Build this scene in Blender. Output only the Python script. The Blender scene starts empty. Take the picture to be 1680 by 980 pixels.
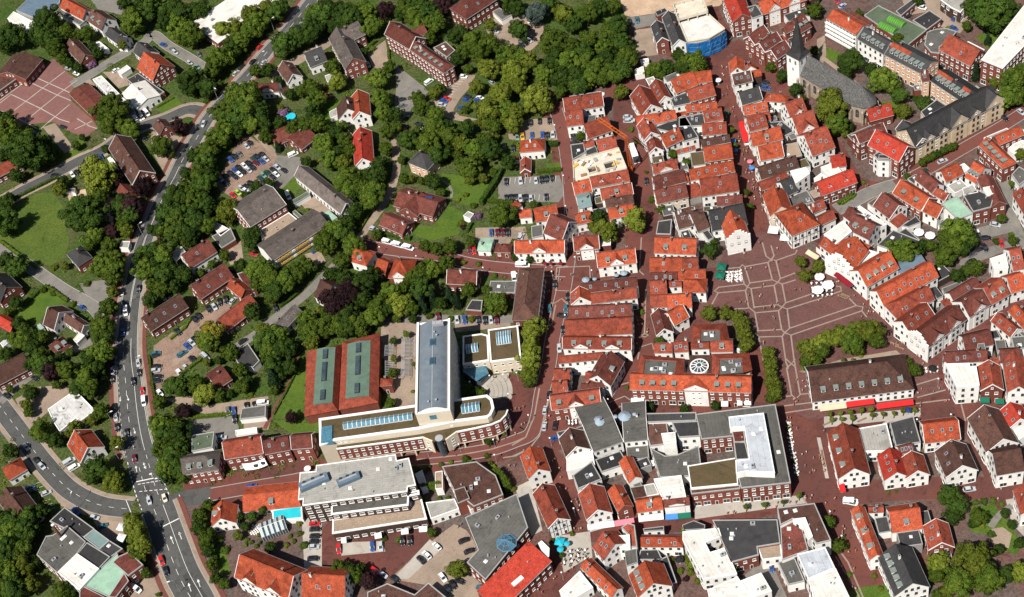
import bpy, bmesh, math, random
from mathutils import Vector, Matrix
from math import sin, cos, tan, pi, radians, atan2, hypot
random.seed(7)
sc = bpy.context.scene
COL = sc.collection
# ------------------------------------------------------------------ camera, sky, sun, exposure
CAM_H, PITCH, ROLL, FPX = 450.0, radians(47.54), radians(-14.28), 2501.4
_f = Vector((0, cos(PITCH), -sin(PITCH))); _r = Vector((1, 0, 0)); _u = _r.cross(_f)
CR = _r*cos(ROLL) + _u*sin(ROLL); CU = _u*cos(ROLL) - _r*sin(ROLL)
CP = Vector((0, 0, CAM_H))
cd = bpy.data.cameras.new('camera'); cam = bpy.data.objects.new('camera', cd); COL.objects.link(cam)
m = Matrix((CR, CU, -_f)).transposed().to_4x4(); m.translation = CP
cam.matrix_world = m
cd.sensor_width = 36.0; cd.lens = FPX/1680*36; cd.clip_start = 1; cd.clip_end = 9000
sc.camera = cam
SUN_AZ, SUN_EL = radians(230), radians(53)
w = bpy.data.worlds.new('World'); sc.world = w; w.use_nodes = True
nt = w.node_tree; bg = nt.nodes['Background']
sky = nt.nodes.new('ShaderNodeTexSky'); sky.sky_type = 'NISHITA'; sky.sun_disc = False
sky.sun_elevation = SUN_EL; sky.sun_rotation = pi/2 - SUN_AZ
nt.links.new(sky.outputs[0], bg.inputs[0]); bg.inputs[1].default_value = 0.05
sd = bpy.data.lights.new('sun', 'SUN'); sd.energy = 5.0; sd.angle = radians(0.5); sd.color = (1, .95, .87)
sun = bpy.data.objects.new('sun', sd); COL.objects.link(sun)
sv = Vector((cos(SUN_EL)*cos(SUN_AZ), cos(SUN_EL)*sin(SUN_AZ), sin(SUN_EL)))
sun.rotation_euler = sv.to_track_quat('Z', 'Y').to_euler(); sun.location = sv*600
sc.view_settings.view_transform = 'Standard'; sc.view_settings.look = 'None'
sc.view_settings.exposure = 0.42; sc.view_settings.gamma = 1.0
sc.cycles.max_bounces = 5; sc.cycles.diffuse_bounces = 1; sc.cycles.glossy_bounces = 2
sc.cycles.transparent_max_bounces = 4

# ------------------------------------------------------------------ where a point of the survey lies in the world
ORG = [0.0, 0.0, 4.9]
def org(x, y, s=4.9): ORG[:] = [x, y, s]
def px(X, Y): return (ORG[0]+X/ORG[2], ORG[1]+Y/ORG[2])
def ray(p): return ((p[0]-840)*CR - (p[1]-490)*CU + FPX*_f)
def at(p, z=0.0):
    d = ray(p); return CP + d*((z-CAM_H)/d.z)
def at2(p, z=0.0):
    v = at(p, z); return Vector((v.x, v.y))
def proj(v):
    d = Vector(v)-CP; k = FPX/d.dot(_f)
    return (840+d.dot(CR)*k, 490-d.dot(CU)*k)
def pxm(p): return (at(p)-at((p[0]+1, p[1]))).length

# ------------------------------------------------------------------ materials
MATS = {}
def mat(name, col, col2=None, scale=.35, rough=.85, fine=6., amt=.35, bump=0., rnd=.0, spec=.06, seam=0., rows=0., metallic=0., stain=0.):
    if name in MATS: return MATS[name]
    M = bpy.data.materials.new(name); M.use_nodes = True; MATS[name] = M
    n = M.node_tree.nodes; l = M.node_tree.links; b = n['Principled BSDF']
    b.inputs['Roughness'].default_value = rough; b.inputs['Specular IOR Level'].default_value = spec
    b.inputs['Metallic'].default_value = metallic
    if col2 is None: col2 = tuple(c*.7 for c in col)
    tc = n.new('ShaderNodeTexCoord'); oi = n.new('ShaderNodeObjectInfo')
    add = n.new('ShaderNodeVectorMath'); add.operation = 'ADD'
    mul = n.new('ShaderNodeVectorMath'); mul.operation = 'SCALE'; mul.inputs['Scale'].default_value = 37.
    cmb = n.new('ShaderNodeCombineXYZ')
    for i in range(3): l.new(oi.outputs['Random'], cmb.inputs[i])
    l.new(cmb.outputs[0], mul.inputs[0]); l.new(tc.outputs['Object'], add.inputs[0]); l.new(mul.outputs[0], add.inputs[1])
    n1 = n.new('ShaderNodeTexNoise'); n1.inputs['Scale'].default_value = scale; n1.inputs['Detail'].default_value = 5; n1.inputs['Roughness'].default_value = .65
    n2 = n.new('ShaderNodeTexNoise'); n2.inputs['Scale'].default_value = fine; n2.inputs['Detail'].default_value = 2
    l.new(add.outputs[0], n1.inputs['Vector']); l.new(add.outputs[0], n2.inputs['Vector'])
    rp = n.new('ShaderNodeValToRGB'); rp.color_ramp.elements[0].position = .35; rp.color_ramp.elements[1].position = .65
    rp.color_ramp.elements[0].color = (*col, 1); rp.color_ramp.elements[1].color = (*col2, 1)
    l.new(n1.outputs['Fac'], rp.inputs[0])
    # fine grain and a value shift that differs from object to object
    mr = n.new('ShaderNodeMapRange'); mr.inputs['From Min'].default_value = .3; mr.inputs['From Max'].default_value = .7
    mr.inputs['To Min'].default_value = 1-amt; mr.inputs['To Max'].default_value = 1+amt
    l.new(n2.outputs['Fac'], mr.inputs['Value'])
    val = mr.outputs[0]
    if rnd:
        m2 = n.new('ShaderNodeMapRange'); m2.inputs['To Min'].default_value = 1-rnd; m2.inputs['To Max'].default_value = 1+rnd
        l.new(oi.outputs['Random'], m2.inputs['Value'])
        mm = n.new('ShaderNodeMath'); mm.operation = 'MULTIPLY'; l.new(val, mm.inputs[0]); l.new(m2.outputs[0], mm.inputs[1]); val = mm.outputs[0]
    if rows:
        wv = n.new('ShaderNodeTexWave'); wv.bands_direction = 'Z' if rows > 0 else 'X'; wv.inputs['Scale'].default_value = abs(rows); wv.inputs['Distortion'].default_value = .6
        wv.inputs['Detail'].default_value = 1
        l.new(tc.outputs['Object'], wv.inputs['Vector'])
        m3 = n.new('ShaderNodeMapRange'); m3.inputs['To Min'].default_value = .86; m3.inputs['To Max'].default_value = 1.08
        l.new(wv.outputs['Fac'], m3.inputs['Value'])
        mm = n.new('ShaderNodeMath'); mm.operation = 'MULTIPLY'; l.new(val, mm.inputs[0]); l.new(m3.outputs[0], mm.inputs[1]); val = mm.outputs[0]
    if seam:
        bt = n.new('ShaderNodeTexBrick'); bt.inputs['Scale'].default_value = 1.; bt.inputs['Brick Width'].default_value = seam*4; bt.inputs['Row Height'].default_value = seam; bt.inputs['Mortar Size'].default_value = .07; bt.inputs['Mortar Smooth'].default_value = .5
        bt.inputs['Color1'].default_value = (1, 1, 1, 1); bt.inputs['Color2'].default_value = (.9, .9, .9, 1); bt.inputs['Mortar'].default_value = (.66, .66, .66, 1)
        l.new(tc.outputs['Object'], bt.inputs['Vector'])
        mm = n.new('ShaderNodeMath'); mm.operation = 'MULTIPLY'; l.new(val, mm.inputs[0]); l.new(bt.outputs['Color'], mm.inputs[1]); val = mm.outputs[0]
    if stain:
        n3 = n.new('ShaderNodeTexNoise'); n3.inputs['Scale'].default_value = .22; n3.inputs['Detail'].default_value = 8; n3.inputs['Roughness'].default_value = .7
        n3.inputs['Distortion'].default_value = 1.2
        l.new(add.outputs[0], n3.inputs['Vector'])
        m4 = n.new('ShaderNodeMapRange'); m4.inputs['From Min'].default_value = .52; m4.inputs['From Max'].default_value = .66
        m4.inputs['To Min'].default_value = 1; m4.inputs['To Max'].default_value = 1-stain
        l.new(n3.outputs['Fac'], m4.inputs['Value'])
        mm = n.new('ShaderNodeMath'); mm.operation = 'MULTIPLY'; l.new(val, mm.inputs[0]); l.new(m4.outputs[0], mm.inputs[1]); val = mm.outputs[0]
    vm = n.new('ShaderNodeVectorMath'); vm.operation = 'SCALE'
    l.new(rp.outputs[0], vm.inputs[0]); l.new(val, vm.inputs['Scale'])
    l.new(vm.outputs[0], b.inputs['Base Color'])
    if bump:
        bp = n.new('ShaderNodeBump'); bp.inputs['Strength'].default_value = bump; bp.inputs['Distance'].default_value = .05
        l.new(n2.outputs['Fac'], bp.inputs['Height']); l.new(bp.outputs[0], b.inputs['Normal'])
    return M
def tile(name, c, c2):
    c = tuple(v*.86 for v in c); c2 = tuple(v*.82 for v in c2)
    return mat(name, c, c2, scale=.5, rough=.8, fine=3.2, amt=.38, bump=.35, rnd=.24, rows=5.5, stain=.42)
ROOF = {
 'O': tile('orange_tiles', (.44, .090, .039), (.27, .060, .034)),
 'R': tile('red_tiles', (.33, .074, .042), (.19, .052, .036)),
 'D': tile('dark_red_tiles', (.185, .055, .04), (.105, .040, .033)),
 'B': tile('brown_tiles', (.125, .060, .045), (.078, .044, .036)),
 'S': tile('scarlet_tiles', (.46, .058, .036), (.36, .045, .03)),
 'N': tile('grey_brown_tiles', (.15, .125, .11), (.11, .092, .083)),
 'K': mat('slate', (.036, .036, .038), (.05, .048, .047), rough=.75, rnd=.25, rows=4., amt=.4, stain=.2),
 'V': mat('white_roofing', (.70, .675, .63), (.58, .55, .505), scale=.2, rnd=.05, amt=.07, stain=.2, seam=1.6),
 'Z': mat('weathered_white_roofing', (.60, .59, .57), (.43, .42, .40), scale=.25, amt=.12, stain=.6, seam=1.8),
 'A': mat('grey_roofing', (.125, .12, .109), (.092, .09, .083), scale=.18, rnd=.15, amt=.18, stain=.4, seam=1.3),
 'E': mat('beige_gravel', (.33, .25, .185), (.26, .195, .145), fine=4, amt=.3, stain=.12),
 'X': mat('pale_concrete_tiles', (.36, .345, .315), (.30, .29, .265), amt=.12, stain=.25, seam=1.0),
 'Y': mat('green_roofing', (.10, .135, .085), (.08, .10, .07), scale=.15, amt=.2, stain=.3),
 'T': mat('teal_sheet_roofing', (.18, .255, .25), (.15, .215, .21), rows=-3., amt=.1, rough=.5),
 'C': mat('verdigris_copper', (.30, .46, .34), (.235, .37, .28), amt=.14, rough=.6, stain=.3),
 'U': mat('blue_grey_sheet_roofing', (.12, .17, .22), (.10, .145, .19), amt=.12, rough=.5, stain=.15),
 'P': mat('mossy_roofing', (.105, .072, .042), (.075, .062, .03), scale=.2, amt=.3, stain=.35),
 'L': mat('pale_blue_roofing', (.48, .51, .55), (.41, .435, .47), scale=.2, amt=.08, stain=.35, seam=2.),
}
RWORD = {'O': 'orange-tiled', 'R': 'red-tiled', 'D': 'dark-red-tiled', 'B': 'brown-tiled', 'S': 'scarlet-tiled', 'N': 'grey-brown-roofed', 'K': 'black-roofed',
 'V': 'white-roofed', 'Z': 'stained white-roofed', 'A': 'grey-roofed', 'E': 'beige-roofed', 'X': 'pale-grey-roofed', 'Y': 'green-grey-roofed', 'T': 'teal-roofed',
 'C': 'pale-green-roofed', 'U': 'blue-grey-roofed', 'P': 'mossy-brown-roofed', 'L': 'pale-blue-roofed'}
WALL = {
 'W': mat('white_render', (.84, .825, .79), (.76, .74, .70), amt=.06, rnd=.05, stain=.14),
 'r': mat('red_brick', (.205, .066, .045), (.15, .05, .038), fine=9, amt=.25, rnd=.15, rows=10),
 'c': mat('sandstone', (.68, .54, .37), (.56, .43, .29), amt=.12, rows=3., stain=.15),
 'k': mat('cream_panel', (.66, .57, .44), (.60, .52, .41), amt=.07, rows=2.),
 'g': mat('grey_render', (.30, .29, .275), (.24, .235, .22), amt=.1),
 'd': mat('dark_brick', (.075, .045, .037), (.055, .037, .032), amt=.25, rows=9),
 'p': mat('peach_render', (.62, .40, .26), (.52, .34, .23), amt=.1),
}
WWORD = {'W': 'white', 'r': 'brick', 'c': 'sandstone', 'k': 'cream', 'g': 'grey', 'd': 'dark brick', 'p': 'peach'}
M_TRIM = mat('white_trim', (.82, .80, .77), (.76, .74, .71), amt=.05)
M_COPE = mat('grey_coping', (.34, .335, .325), (.29, .285, .275), amt=.08)
M_GLASS = mat('window_glass', (.022, .028, .034), (.035, .045, .055), rough=.08, spec=.6, amt=.2)
M_SKYGL = mat('roof_glass', (.03, .05, .065), (.06, .09, .11), rough=.12, spec=.7, amt=.2)
M_BLUEGL = mat('blue_roof_glass', (.045, .13, .19), (.09, .22, .29), rough=.15, spec=.7, amt=.3, scale=1.2)
M_METAL = mat('grey_metal', (.33, .34, .36), (.26, .27, .29), rough=.4, amt=.1)
M_DARK = mat('dark_metal', (.04, .04, .042), (.05, .05, .05), rough=.5)
M_CHIM = mat('chimney_brick', (.17, .07, .052), (.12, .055, .042), amt=.3, fine=8)
M_ZINC = mat('zinc_dormer', (.20, .235, .215), (.16, .19, .175), rough=.5, amt=.1)
M_WOOD = mat('weathered_wood', (.28, .18, .11), (.2, .13, .08), amt=.25)
M_TIMBER = mat('dark_timber', (.05, .032, .025), (.035, .025, .02), amt=.2)
M_RUBBER = mat('tyre_rubber', (.018, .018, .018), (.022, .022, .022))
def flat(name, col, rough=.6, **k): return mat(name, col, tuple(c*.88 for c in col), rough=rough, amt=.08, **k)
M_REDCL = flat('red_awning_cloth', (.55, .025, .025)); M_DREDCL = flat('dark_red_awning_cloth', (.19, .012, .022)); M_GRNCL = flat('green_awning_cloth', (.012, .13, .085))
M_WHCL = flat('white_cloth', (.80, .78, .75)); M_BEIGECL = flat('beige_cloth', (.60, .48, .33)); M_TURQ = flat('turquoise_cloth', (.02, .40, .52)); M_NAVY = flat('navy_cloth', (.02, .045, .14))
M_PINK = flat('pink_cloth', (.70, .20, .25)); M_BLUECL = flat('blue_cloth', (.06, .22, .55)); M_BLKCL = flat('black_cloth', (.02, .02, .022)); M_YELL = flat('yellow_board', (.62, .38, .07))
M_SHEET = flat('blue_scaffold_sheet', (.015, .13, .36)); M_ORSTEEL = flat('orange_steel', (.60, .13, .025)); M_CONC = mat('fresh_concrete', (.62, .555, .45), (.52, .46, .37), amt=.1, stain=.2)

# ------------------------------------------------------------------ objects
def me(name, verts, faces, mats, mi=None, smooth=False):
    M = bpy.data.meshes.new(name); M.from_pydata([tuple(v) for v in verts], [], faces)
    for a in (mats if isinstance(mats, (list, tuple)) else [mats]): M.materials.append(a)
    if mi:
        for p, i in zip(M.polygons, mi): p.material_index = i
    if smooth:
        for p in M.polygons: p.use_smooth = True
    return M
def obj(name, mesh, parent=None, loc=None, rot=None, scale=None):
    o = bpy.data.objects.new(name, mesh); COL.objects.link(o)
    if parent: o.parent = parent
    if loc is not None: o.location = loc
    if rot is not None: o.rotation_euler = rot
    if scale is not None: o.scale = scale
    return o
THINGS = []   # (object, base look, photo point)
def thing(name, cat, look, loc, rz=0., group=None, mesh=None, label=None):
    o = bpy.data.objects.new(name, mesh); COL.objects.link(o)
    o.location = loc; o.rotation_euler = (0, 0, rz); o['category'] = cat; o['kind'] = 'thing'
    if group: o['group'] = group
    if label: o['label'] = label
    else: THINGS.append((o, look, Vector(loc)))
    return o
class MB:
    def __init__(s): s.v = []; s.f = []; s.m = []
    def face(s, pts, m=0):
        b = len(s.v); s.v += [Vector(p) for p in pts]; s.f.append(list(range(b, b+len(pts)))); s.m.append(m)
    def box(s, c, d, rz=0., m=0, top=None):
        b = len(s.v); t = top or (1, 1); cr, sr = cos(rz), sin(rz)
        for z in (-1, 1):
            for x, y in ((-1, -1), (1, -1), (1, 1), (-1, 1)):
                k = t if z > 0 else (1, 1); X = x*d[0]/2*k[0]; Y = y*d[1]/2*k[1]
                s.v.append(Vector((c[0]+X*cr-Y*sr, c[1]+X*sr+Y*cr, c[2]+z*d[2]/2)))
        for q in ((3, 2, 1, 0), (4, 5, 6, 7), (0, 1, 5, 4), (1, 2, 6, 5), (2, 3, 7, 6), (3, 0, 4, 7)): s.f.append([b+i for i in q]); s.m.append(m)
    def prism(s, pts, z0, z1, m=0, mtop=None, bottom=False):
        n = len(pts); b = len(s.v)
        if area(pts) < 0: pts = pts[::-1]
        for z in (z0, z1):
            for p in pts: s.v.append(Vector((p[0], p[1], z)))
        for i in range(n): s.f.append([b+i, b+(i+1) % n, b+n+(i+1) % n, b+n+i]); s.m.append(m)
        s.f.append([b+n+i for i in range(n)]); s.m.append(m if mtop is None else mtop)
        if bottom: s.f.append([b+n-1-i for i in range(n)]); s.m.append(m)
    def tube(s, a, b_, r0, r1=None, n=8, m=0, cap=True):
        a = Vector(a); b_ = Vector(b_); r1 = r0 if r1 is None else r1; d = (b_-a).normalized()
        u = d.orthogonal().normalized(); w_ = d.cross(u); b = len(s.v)
        for c, r in ((a, r0), (b_, r1)):
            for i in range(n): s.v.append(c+(u*cos(2*pi*i/n)+w_*sin(2*pi*i/n))*r)
        for i in range(n): s.f.append([b+i, b+(i+1) % n, b+n+(i+1) % n, b+n+i]); s.m.append(m)
        if cap: s.f.append([b+n+i for i in range(n)]); s.m.append(m); s.f.append([b+n-1-i for i in range(n)]); s.m.append(m)
    def mesh(s, name, mats, smooth=False): return me(name, s.v, s.f, mats, s.m, smooth)
    def build(s, name, mats, parent=None, loc=None, rot=None, smooth=False): return obj(name, s.mesh(name, mats, smooth), parent, loc, rot)
def area(p): return sum(p[i][0]*p[(i+1) % len(p)][1]-p[(i+1) % len(p)][0]*p[i][1] for i in range(len(p)))/2
def inset(pts, d):
    if area(pts) < 0: pts = pts[::-1]
    n = len(pts); out = []
    for i in range(n):
        a, b, c = Vector(pts[i-1]), Vector(pts[i]), Vector(pts[(i+1) % n])
        e1 = (b-a).normalized(); e2 = (c-b).normalized()
        n1 = Vector((-e1.y, e1.x)); n2 = Vector((-e2.y, e2.x)); k = n1+n2
        q = max(.35, 1+n1.dot(n2)); out.append(b+k*(d/q))
    return out
def inside(p, poly):
    c = False; n = len(poly); x, y = p[0], p[1]; j = n-1
    for i in range(n):
        xi, yi = poly[i][0], poly[i][1]; xj, yj = poly[j][0], poly[j][1]
        if (yi > y) != (yj > y) and x < (xj-xi)*(y-yi)/(yj-yi)+xi: c = not c
        j = i
    return c
FOOT = []    # (polygon, height, building index)
WIN_TODO = []

# shared pieces
def window_mesh(name, wd, ht, fr, bars, frame_mat):
    b = MB(); t = .09
    b.box((0, .03, -ht/2+fr/2), (wd, t, fr)); b.box((0, .03, ht/2-fr/2), (wd, t, fr))
    b.box((-wd/2+fr/2, .031, 0), (fr, t, ht-2*fr)); b.box((wd/2-fr/2, .031, 0), (fr, t, ht-2*fr))
    for k in range(bars): b.box((wd*((k+1)/(bars+1)-.5), .028, 0), (.07, .06, ht-2*fr))
    b.face([(-wd/2+fr, .012, -ht/2+fr), (wd/2-fr, .012, -ht/2+fr), (wd/2-fr, .012, ht/2-fr), (-wd/2+fr, .012, ht/2-fr)][::-1], 1)
    b.box((0, .07, -ht/2-.04), (wd+.16, .2, .07))
    return b.mesh(name, [frame_mat, M_GLASS])
W_HOUSE = window_mesh('window', 1.25, 1.35, .17, 1, M_TRIM)
W_SMALL = window_mesh('window', .85, .95, .13, 0, M_TRIM)
W_WIDE = window_mesh('window', 1.9, 1.45, .17, 2, M_TRIM)
W_SHOP = window_mesh('shop_window', 2.5, 2.2, .12, 1, M_TRIM)
W_DARK = window_mesh('window', 1.0, 1.3, .09, 0, M_DARK)
def door_mesh():
    b = MB(); b.box((0, .04, 0), (1.15, .1, 2.15)); b.box((0, .1, .03), (.85, .06, 1.9), m=1); return b.mesh('door', [M_TRIM, M_TIMBER])
DOOR = door_mesh()
def sky_mesh():
    b = MB(); b.box((0, 0, .04), (.95, 1.35, .13)); b.face([(-.36, -.54, .112), (.36, -.54, .112), (.36, .54, .112), (-.36, .54, .112)], 1); return b.mesh('skylight', [M_METAL, M_SKYGL])
SKYL = sky_mesh()
def dormer_mesh(front, roofm, wd=1.5, ht=1.35, dp=2.2):
    b = MB(); b.box((0, dp/2, ht/2-.3), (wd, dp, ht+.6)); b.box((0, dp/2-.12, ht+.07), (wd+.35, dp+.35, .14), m=1)
    b.face([(-wd/2+.2, -.012, .2), (wd/2-.2, -.012, .2), (wd/2-.2, -.012, ht-.15), (-wd/2+.2, -.012, ht-.15)], 2)
    return b.mesh('dormer', [front, roofm, M_GLASS])
DORM = dormer_mesh(M_TRIM, M_ZINC); DORMZ = dormer_mesh(M_ZINC, M_ZINC); DORMW = dormer_mesh(M_TRIM, M_TRIM, 2.3)
def vent_mesh():
    b = MB(); b.tube((0, 0, 0), (0, 0, .6), .18, n=8); b.tube((0, 0, .62), (0, 0, .75), .28, n=8); return b.mesh('roof_vent', [M_METAL])
VENT = vent_mesh()
def ac_mesh():
    b = MB(); b.box((0, 0, .45), (1.7, 1.1, .9)); b.tube((0, 0, .9), (0, 0, .96), .4, n=10, m=1); return b.mesh('roof_unit', [M_METAL, M_DARK])
ACU = ac_mesh()
def dome_light_mesh():
    b = MB(); b.box((0, 0, .14), (1.3, 1.3, .28)); b.box((0, 0, .38), (1.1, 1.1, .2), m=1, top=(.6, .6)); return b.mesh('roof_light', [M_TRIM, flat('acrylic_dome', (.62, .66, .68), rough=.2)])
RLIGHT = dome_light_mesh()
def chim_mesh():
    b = MB(); b.box((0, 0, 0), (.65, .65, 2.2)); b.box((0, 0, 1.16), (.8, .8, .12), m=1); b.box((0, 0, 1.3), (.4, .4, .2), m=2); return b.mesh('chimney', [M_CHIM, M_COPE, M_DARK])
CHIM = chim_mesh()
CHIMW = CHIM.copy(); CHIMW.materials[0] = M_TRIM
# ------------------------------------------------------------------ buildings
def opt(o, k, d=0):
    for t in o:
        if t.startswith(k) and t[len(k):].isdigit(): return int(t[len(k):])
    return 1 if k in o and not d else d
NB = [0]; ANNEX = []
def facade(root, a, b_, z0, z1, style, idx, RM, ground=True, gable=None, town=False, shop=False):
    """windows on the wall a-b (local xy, outward normal to its right): queued, placed after neighbours are known"""
    WIN_TODO.append((root, Vector(a), Vector(b_), z0, z1, style, idx, gable, town, shop))
def place_windows():
    for root, a, b_, z0, z1, style, idx, gable, town, shop in WIN_TODO:
        M = root.matrix_basis; e = b_-a; L = e.length
        if L < 2.2: continue
        e = e/L; nrm = Vector((e.y, -e.x)); ang = atan2(e.y, e.x)
        mid = M @ Vector(((a.x+b_.x)/2, (a.y+b_.y)/2, (z0+z1)/2)); nw = (M.to_3x3() @ Vector((nrm.x, nrm.y, 0)))
        if nw.dot(CP-mid) < .06*(CP-mid).length: continue
        H = z1-z0; fl = max(1, int((H+.7)/3.0)); fh = H/fl
        gt = gable or 0
        rows = [(k, z0+k*fh+(1.55 if fh > 2.5 else fh*.55), L) for k in range(fl)]
        if gt > 2.2:
            rows.append((fl, z1+.9, L*(1-1.9/gt)))
            if gt > 5: rows.append((fl+1, z1+3.3, L*(1-4.4/gt)))
        door_done = False
        for k, z, W in rows:
            me_ = style; wd = 1.25; sp = 2.5
            if shop and k == 0: me_, sp, z = W_SHOP, 3.2, z0+1.45
            elif style is W_WIDE: sp = 3.0
            elif style is W_SMALL or k >= fl: me_, sp = (W_SMALL, 1.9) if style is not W_DARK else (W_DARK, 2.0)
            n = int((W-.5)/sp)
            if n < 1: n = 1 if W > 1.7 else 0
            for i in range(n):
                s = L/2+(i-(n-1)/2)*(min(W/n, sp*1.25) if k < fl else sp)
                p = Vector((a.x+e.x*s, a.y+e.y*s, z)); q = M @ Vector((p.x+nrm.x*.7, p.y+nrm.y*.7, z))
                hid = False
                for poly, h, j, bb in FOOT:
                    if bb[0] < q.x < bb[2] and bb[1] < q.y < bb[3] and h > z-.6 and inside(q, poly): hid = True; break
                if hid: continue
                if k == 0 and not door_done and i == n//2 and z0 < .5:
                    door_done = True
                    obj('door', DOOR, root, (p.x, p.y, 1.08), (0, 0, ang+pi)); continue
                obj('shop_window' if me_ is W_SHOP else 'window', me_, root, (p.x, p.y, z), (0, 0, ang+pi))
def gparse(tok):
    nums = []; i = 0
    while i < len(tok):
        try: nums.append(float(tok[i])); i += 1
        except ValueError: break
    return nums, tok[i], tok[i+1], tok[i+2:]
def slope_w(P1, e, R, h, tp):
    """half width: where the ray through R meets the roof slope rising from the eave line at P1"""
    n = Vector((-e.y, e.x)); g = at2(R, h); sgn = 1 if (g-P1).dot(n) > 0 else -1; n = n*sgn
    d = ray(R); dn = d.x*n.x+d.y*n.y; c0 = (CP.x-P1.x)*n.x+(CP.y-P1.y)*n.y
    # z = h + w*tp ; w = c0 + t*dn ; CAM_H + t*d.z = h + tp*(c0+t*dn)
    t = (h+tp*c0-CAM_H)/(d.z-tp*dn); wv = c0+t*dn
    return wv, n
WSTYLE = {'W': W_DARK, 'r': W_HOUSE, 'c': W_HOUSE, 'k': W_HOUSE, 'g': W_HOUSE, 'd': W_WIDE, 'p': W_HOUSE}
def foot(poly, h, idx):
    xs = [p[0] for p in poly]; ys = [p[1] for p in poly]
    FOOT.append((poly, h, idx, (min(xs), min(ys), max(xs), max(ys))))
def gabled(tok, quad=False, parent=None):
    nums, rc, wc, o = gparse(tok); h = nums[6]
    p1, p2, p3 = [px(nums[i], nums[i+1]) for i in (0, 2, 4)]
    pit = radians(opt(o, 'p', 42 if not quad else 38)); tp = tan(pit)
    A = at2(p1, h); B = at2(p2, h); e = (B-A); L = e.length; e.normalize()
    if quad:
        C = at2(p3, h); n = Vector((-e.y, e.x)); q = (C-A).dot(n) if abs((C-A).dot(e)) < abs((C-B).dot(e)) else (C-B).dot(n)
        n = n*(1 if q > 0 else -1); wv = abs(q)/2
    else: wv, n = slope_w(A, e, p3, h, tp)
    wv = max(1.2, min(wv, 22 if 'm' in o else 14)); tp = min(tp, 9.0/wv)
    s1 = 1
    X = e
    if Vector((-X.y, X.x)).dot(n) < 0: X = -X; s1 = -1      # local x so that y points to the ridge
    ctr = (A+B)/2+n*wv; rz = atan2(X.y, X.x)
    NB[0] += 1; idx = NB[0] if not parent else parent['bid']
    town = A.x > 20
    small = h <= 3.2 and 2*wv*L < 90
    if wc == 'W' and town and 1040 < p1[0] < 1290 and 150 < p1[1] < 480 and not ({'t', 'x', 'x2', 'sg1', 'sg2', 'hh', 'ht'} & set(o)):
        wc = random.Random(int(A.x*17+A.y*3)).choice('WWWWWrrkg')
    name = 'shed' if small else ('townhouse' if h >= 5.5 else 'house')
    look = RWORD[rc]+' '+WWORD[wc]+(' hipped ' if 'hh' in o else ' gabled ')+('shed' if small else 'house')
    nd, ns, ng = opt(o, 'd'), opt(o, 's'), opt(o, 'g')
    if 'x' in o or 'x2' in o: look += ' with gabled front'
    elif ng: look += ' with little gables'
    elif nd: look += ' with dormers' if nd > 1 else ' with one dormer'
    elif ns > 1: look += ' with rooflights'
    elif 'sg1' in o or 'sg2' in o: look += ' with stepped gable'
    if parent:
        root = parent
        inv = root.matrix_basis.inverted()
        base = Matrix.Translation((ctr.x, ctr.y, 0)) @ Matrix.Rotation(rz, 4, 'Z')
        sub = inv @ base
    else:
        root = thing(name, 'shed' if small else 'house', look, (ctr.x, ctr.y, 0), rz, 'tiled houses of the town')
        root['bid'] = idx; sub = Matrix.Identity(4)
        root.matrix_basis = Matrix.Translation((ctr.x, ctr.y, 0)) @ Matrix.Rotation(rz, 4, 'Z')
    def put(name, mesh, loc=(0, 0, 0), rot=0.):
        ob = obj(name, mesh, root); ob.matrix_basis = sub @ Matrix.Translation(loc) @ Matrix.Rotation(rot, 4, 'Z'); return ob
    hl = L/2; zr = h+wv*tp
    h1 = 'hh' in o or 'h1' in o; h2 = 'hh' in o or 'h2' in o
    if s1 < 0: hm, hp = h2, h1
    else: hm, hp = h1, h2
    ins = min(wv, hl*.98) if not quad else min(wv, hl*.98)
    rm = -hl+(ins if hm else 0); rp = hl-(ins if hp else 0)
    mono = 'm' in o; yb_, hb_ = (.4, zr-.35) if mono else (wv, h)
    def roof_shell(b, dz, k=1.0, m=0):
        a, c, d, g = Vector((-hl*k, -wv, h-dz)), Vector((hl*k, -wv, h-dz)), Vector((hl*k, yb_, hb_-dz)), Vector((-hl*k, yb_, hb_-dz))
        r1, r2 = Vector((rm*k, 0, zr-dz)), Vector((rp*k, 0, zr-dz))
        return a, c, d, g, r1, r2
    b = MB(); th = .2
    a, c, d, g, r1, r2 = roof_shell(b, 0); a_, c_, d_, g_, r1_, r2_ = roof_shell(b, th)
    b.face([a, c, r2, r1]); b.face([d, g, r1, r2])
    if hp: b.face([c, d, r2])
    if hm: b.face([g, a, r1])
    b.face([r1_, r2_, c_, a_]); b.face([r2_, r1_, g_, d_])
    b.face([a_, c_, c, a], 1); b.face([d_, g_, g, d], 1)
    if hp: b.face([r2_, d_, c_]); b.face([c_, d_, d, c], 1)
    else: b.face([c_, r2_, r2, c], 1); b.face([r2_, d_, d, r2], 1)
    if hm: b.face([r1_, a_, g_]); b.face([g_, a_, a, g], 1)
    else: b.face([r1_, a_, a, r1], 1); b.face([g_, r1_, r1, g], 1)
    if rp-rm > 1: b.box(((rm+rp)/2, 0, zr+.03), (rp-rm, .34, .14))
    edge = M_TRIM if 't' in o else M_COPE
    roof = put('roof', b.mesh('roof', [ROOF[rc], edge]))
    # walls
    iw, il = min(.35, wv*.15), .22
    W_, L_ = wv-iw, hl-il
    zt = h+iw*tp-.1
    b = MB()
    WB = .15 if mono else W_; ZB = zr-.45 if mono else zt
    q = [(-L_, -W_), (L_, -W_), (L_, WB), (-L_, WB)]; zq = [zt, zt, ZB, ZB]
    for i in range(4): b.face([(*q[i], 0), (*q[(i+1) % 4], 0), (*q[(i+1) % 4], zq[(i+1) % 4]), (*q[i], zq[i])])
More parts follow.
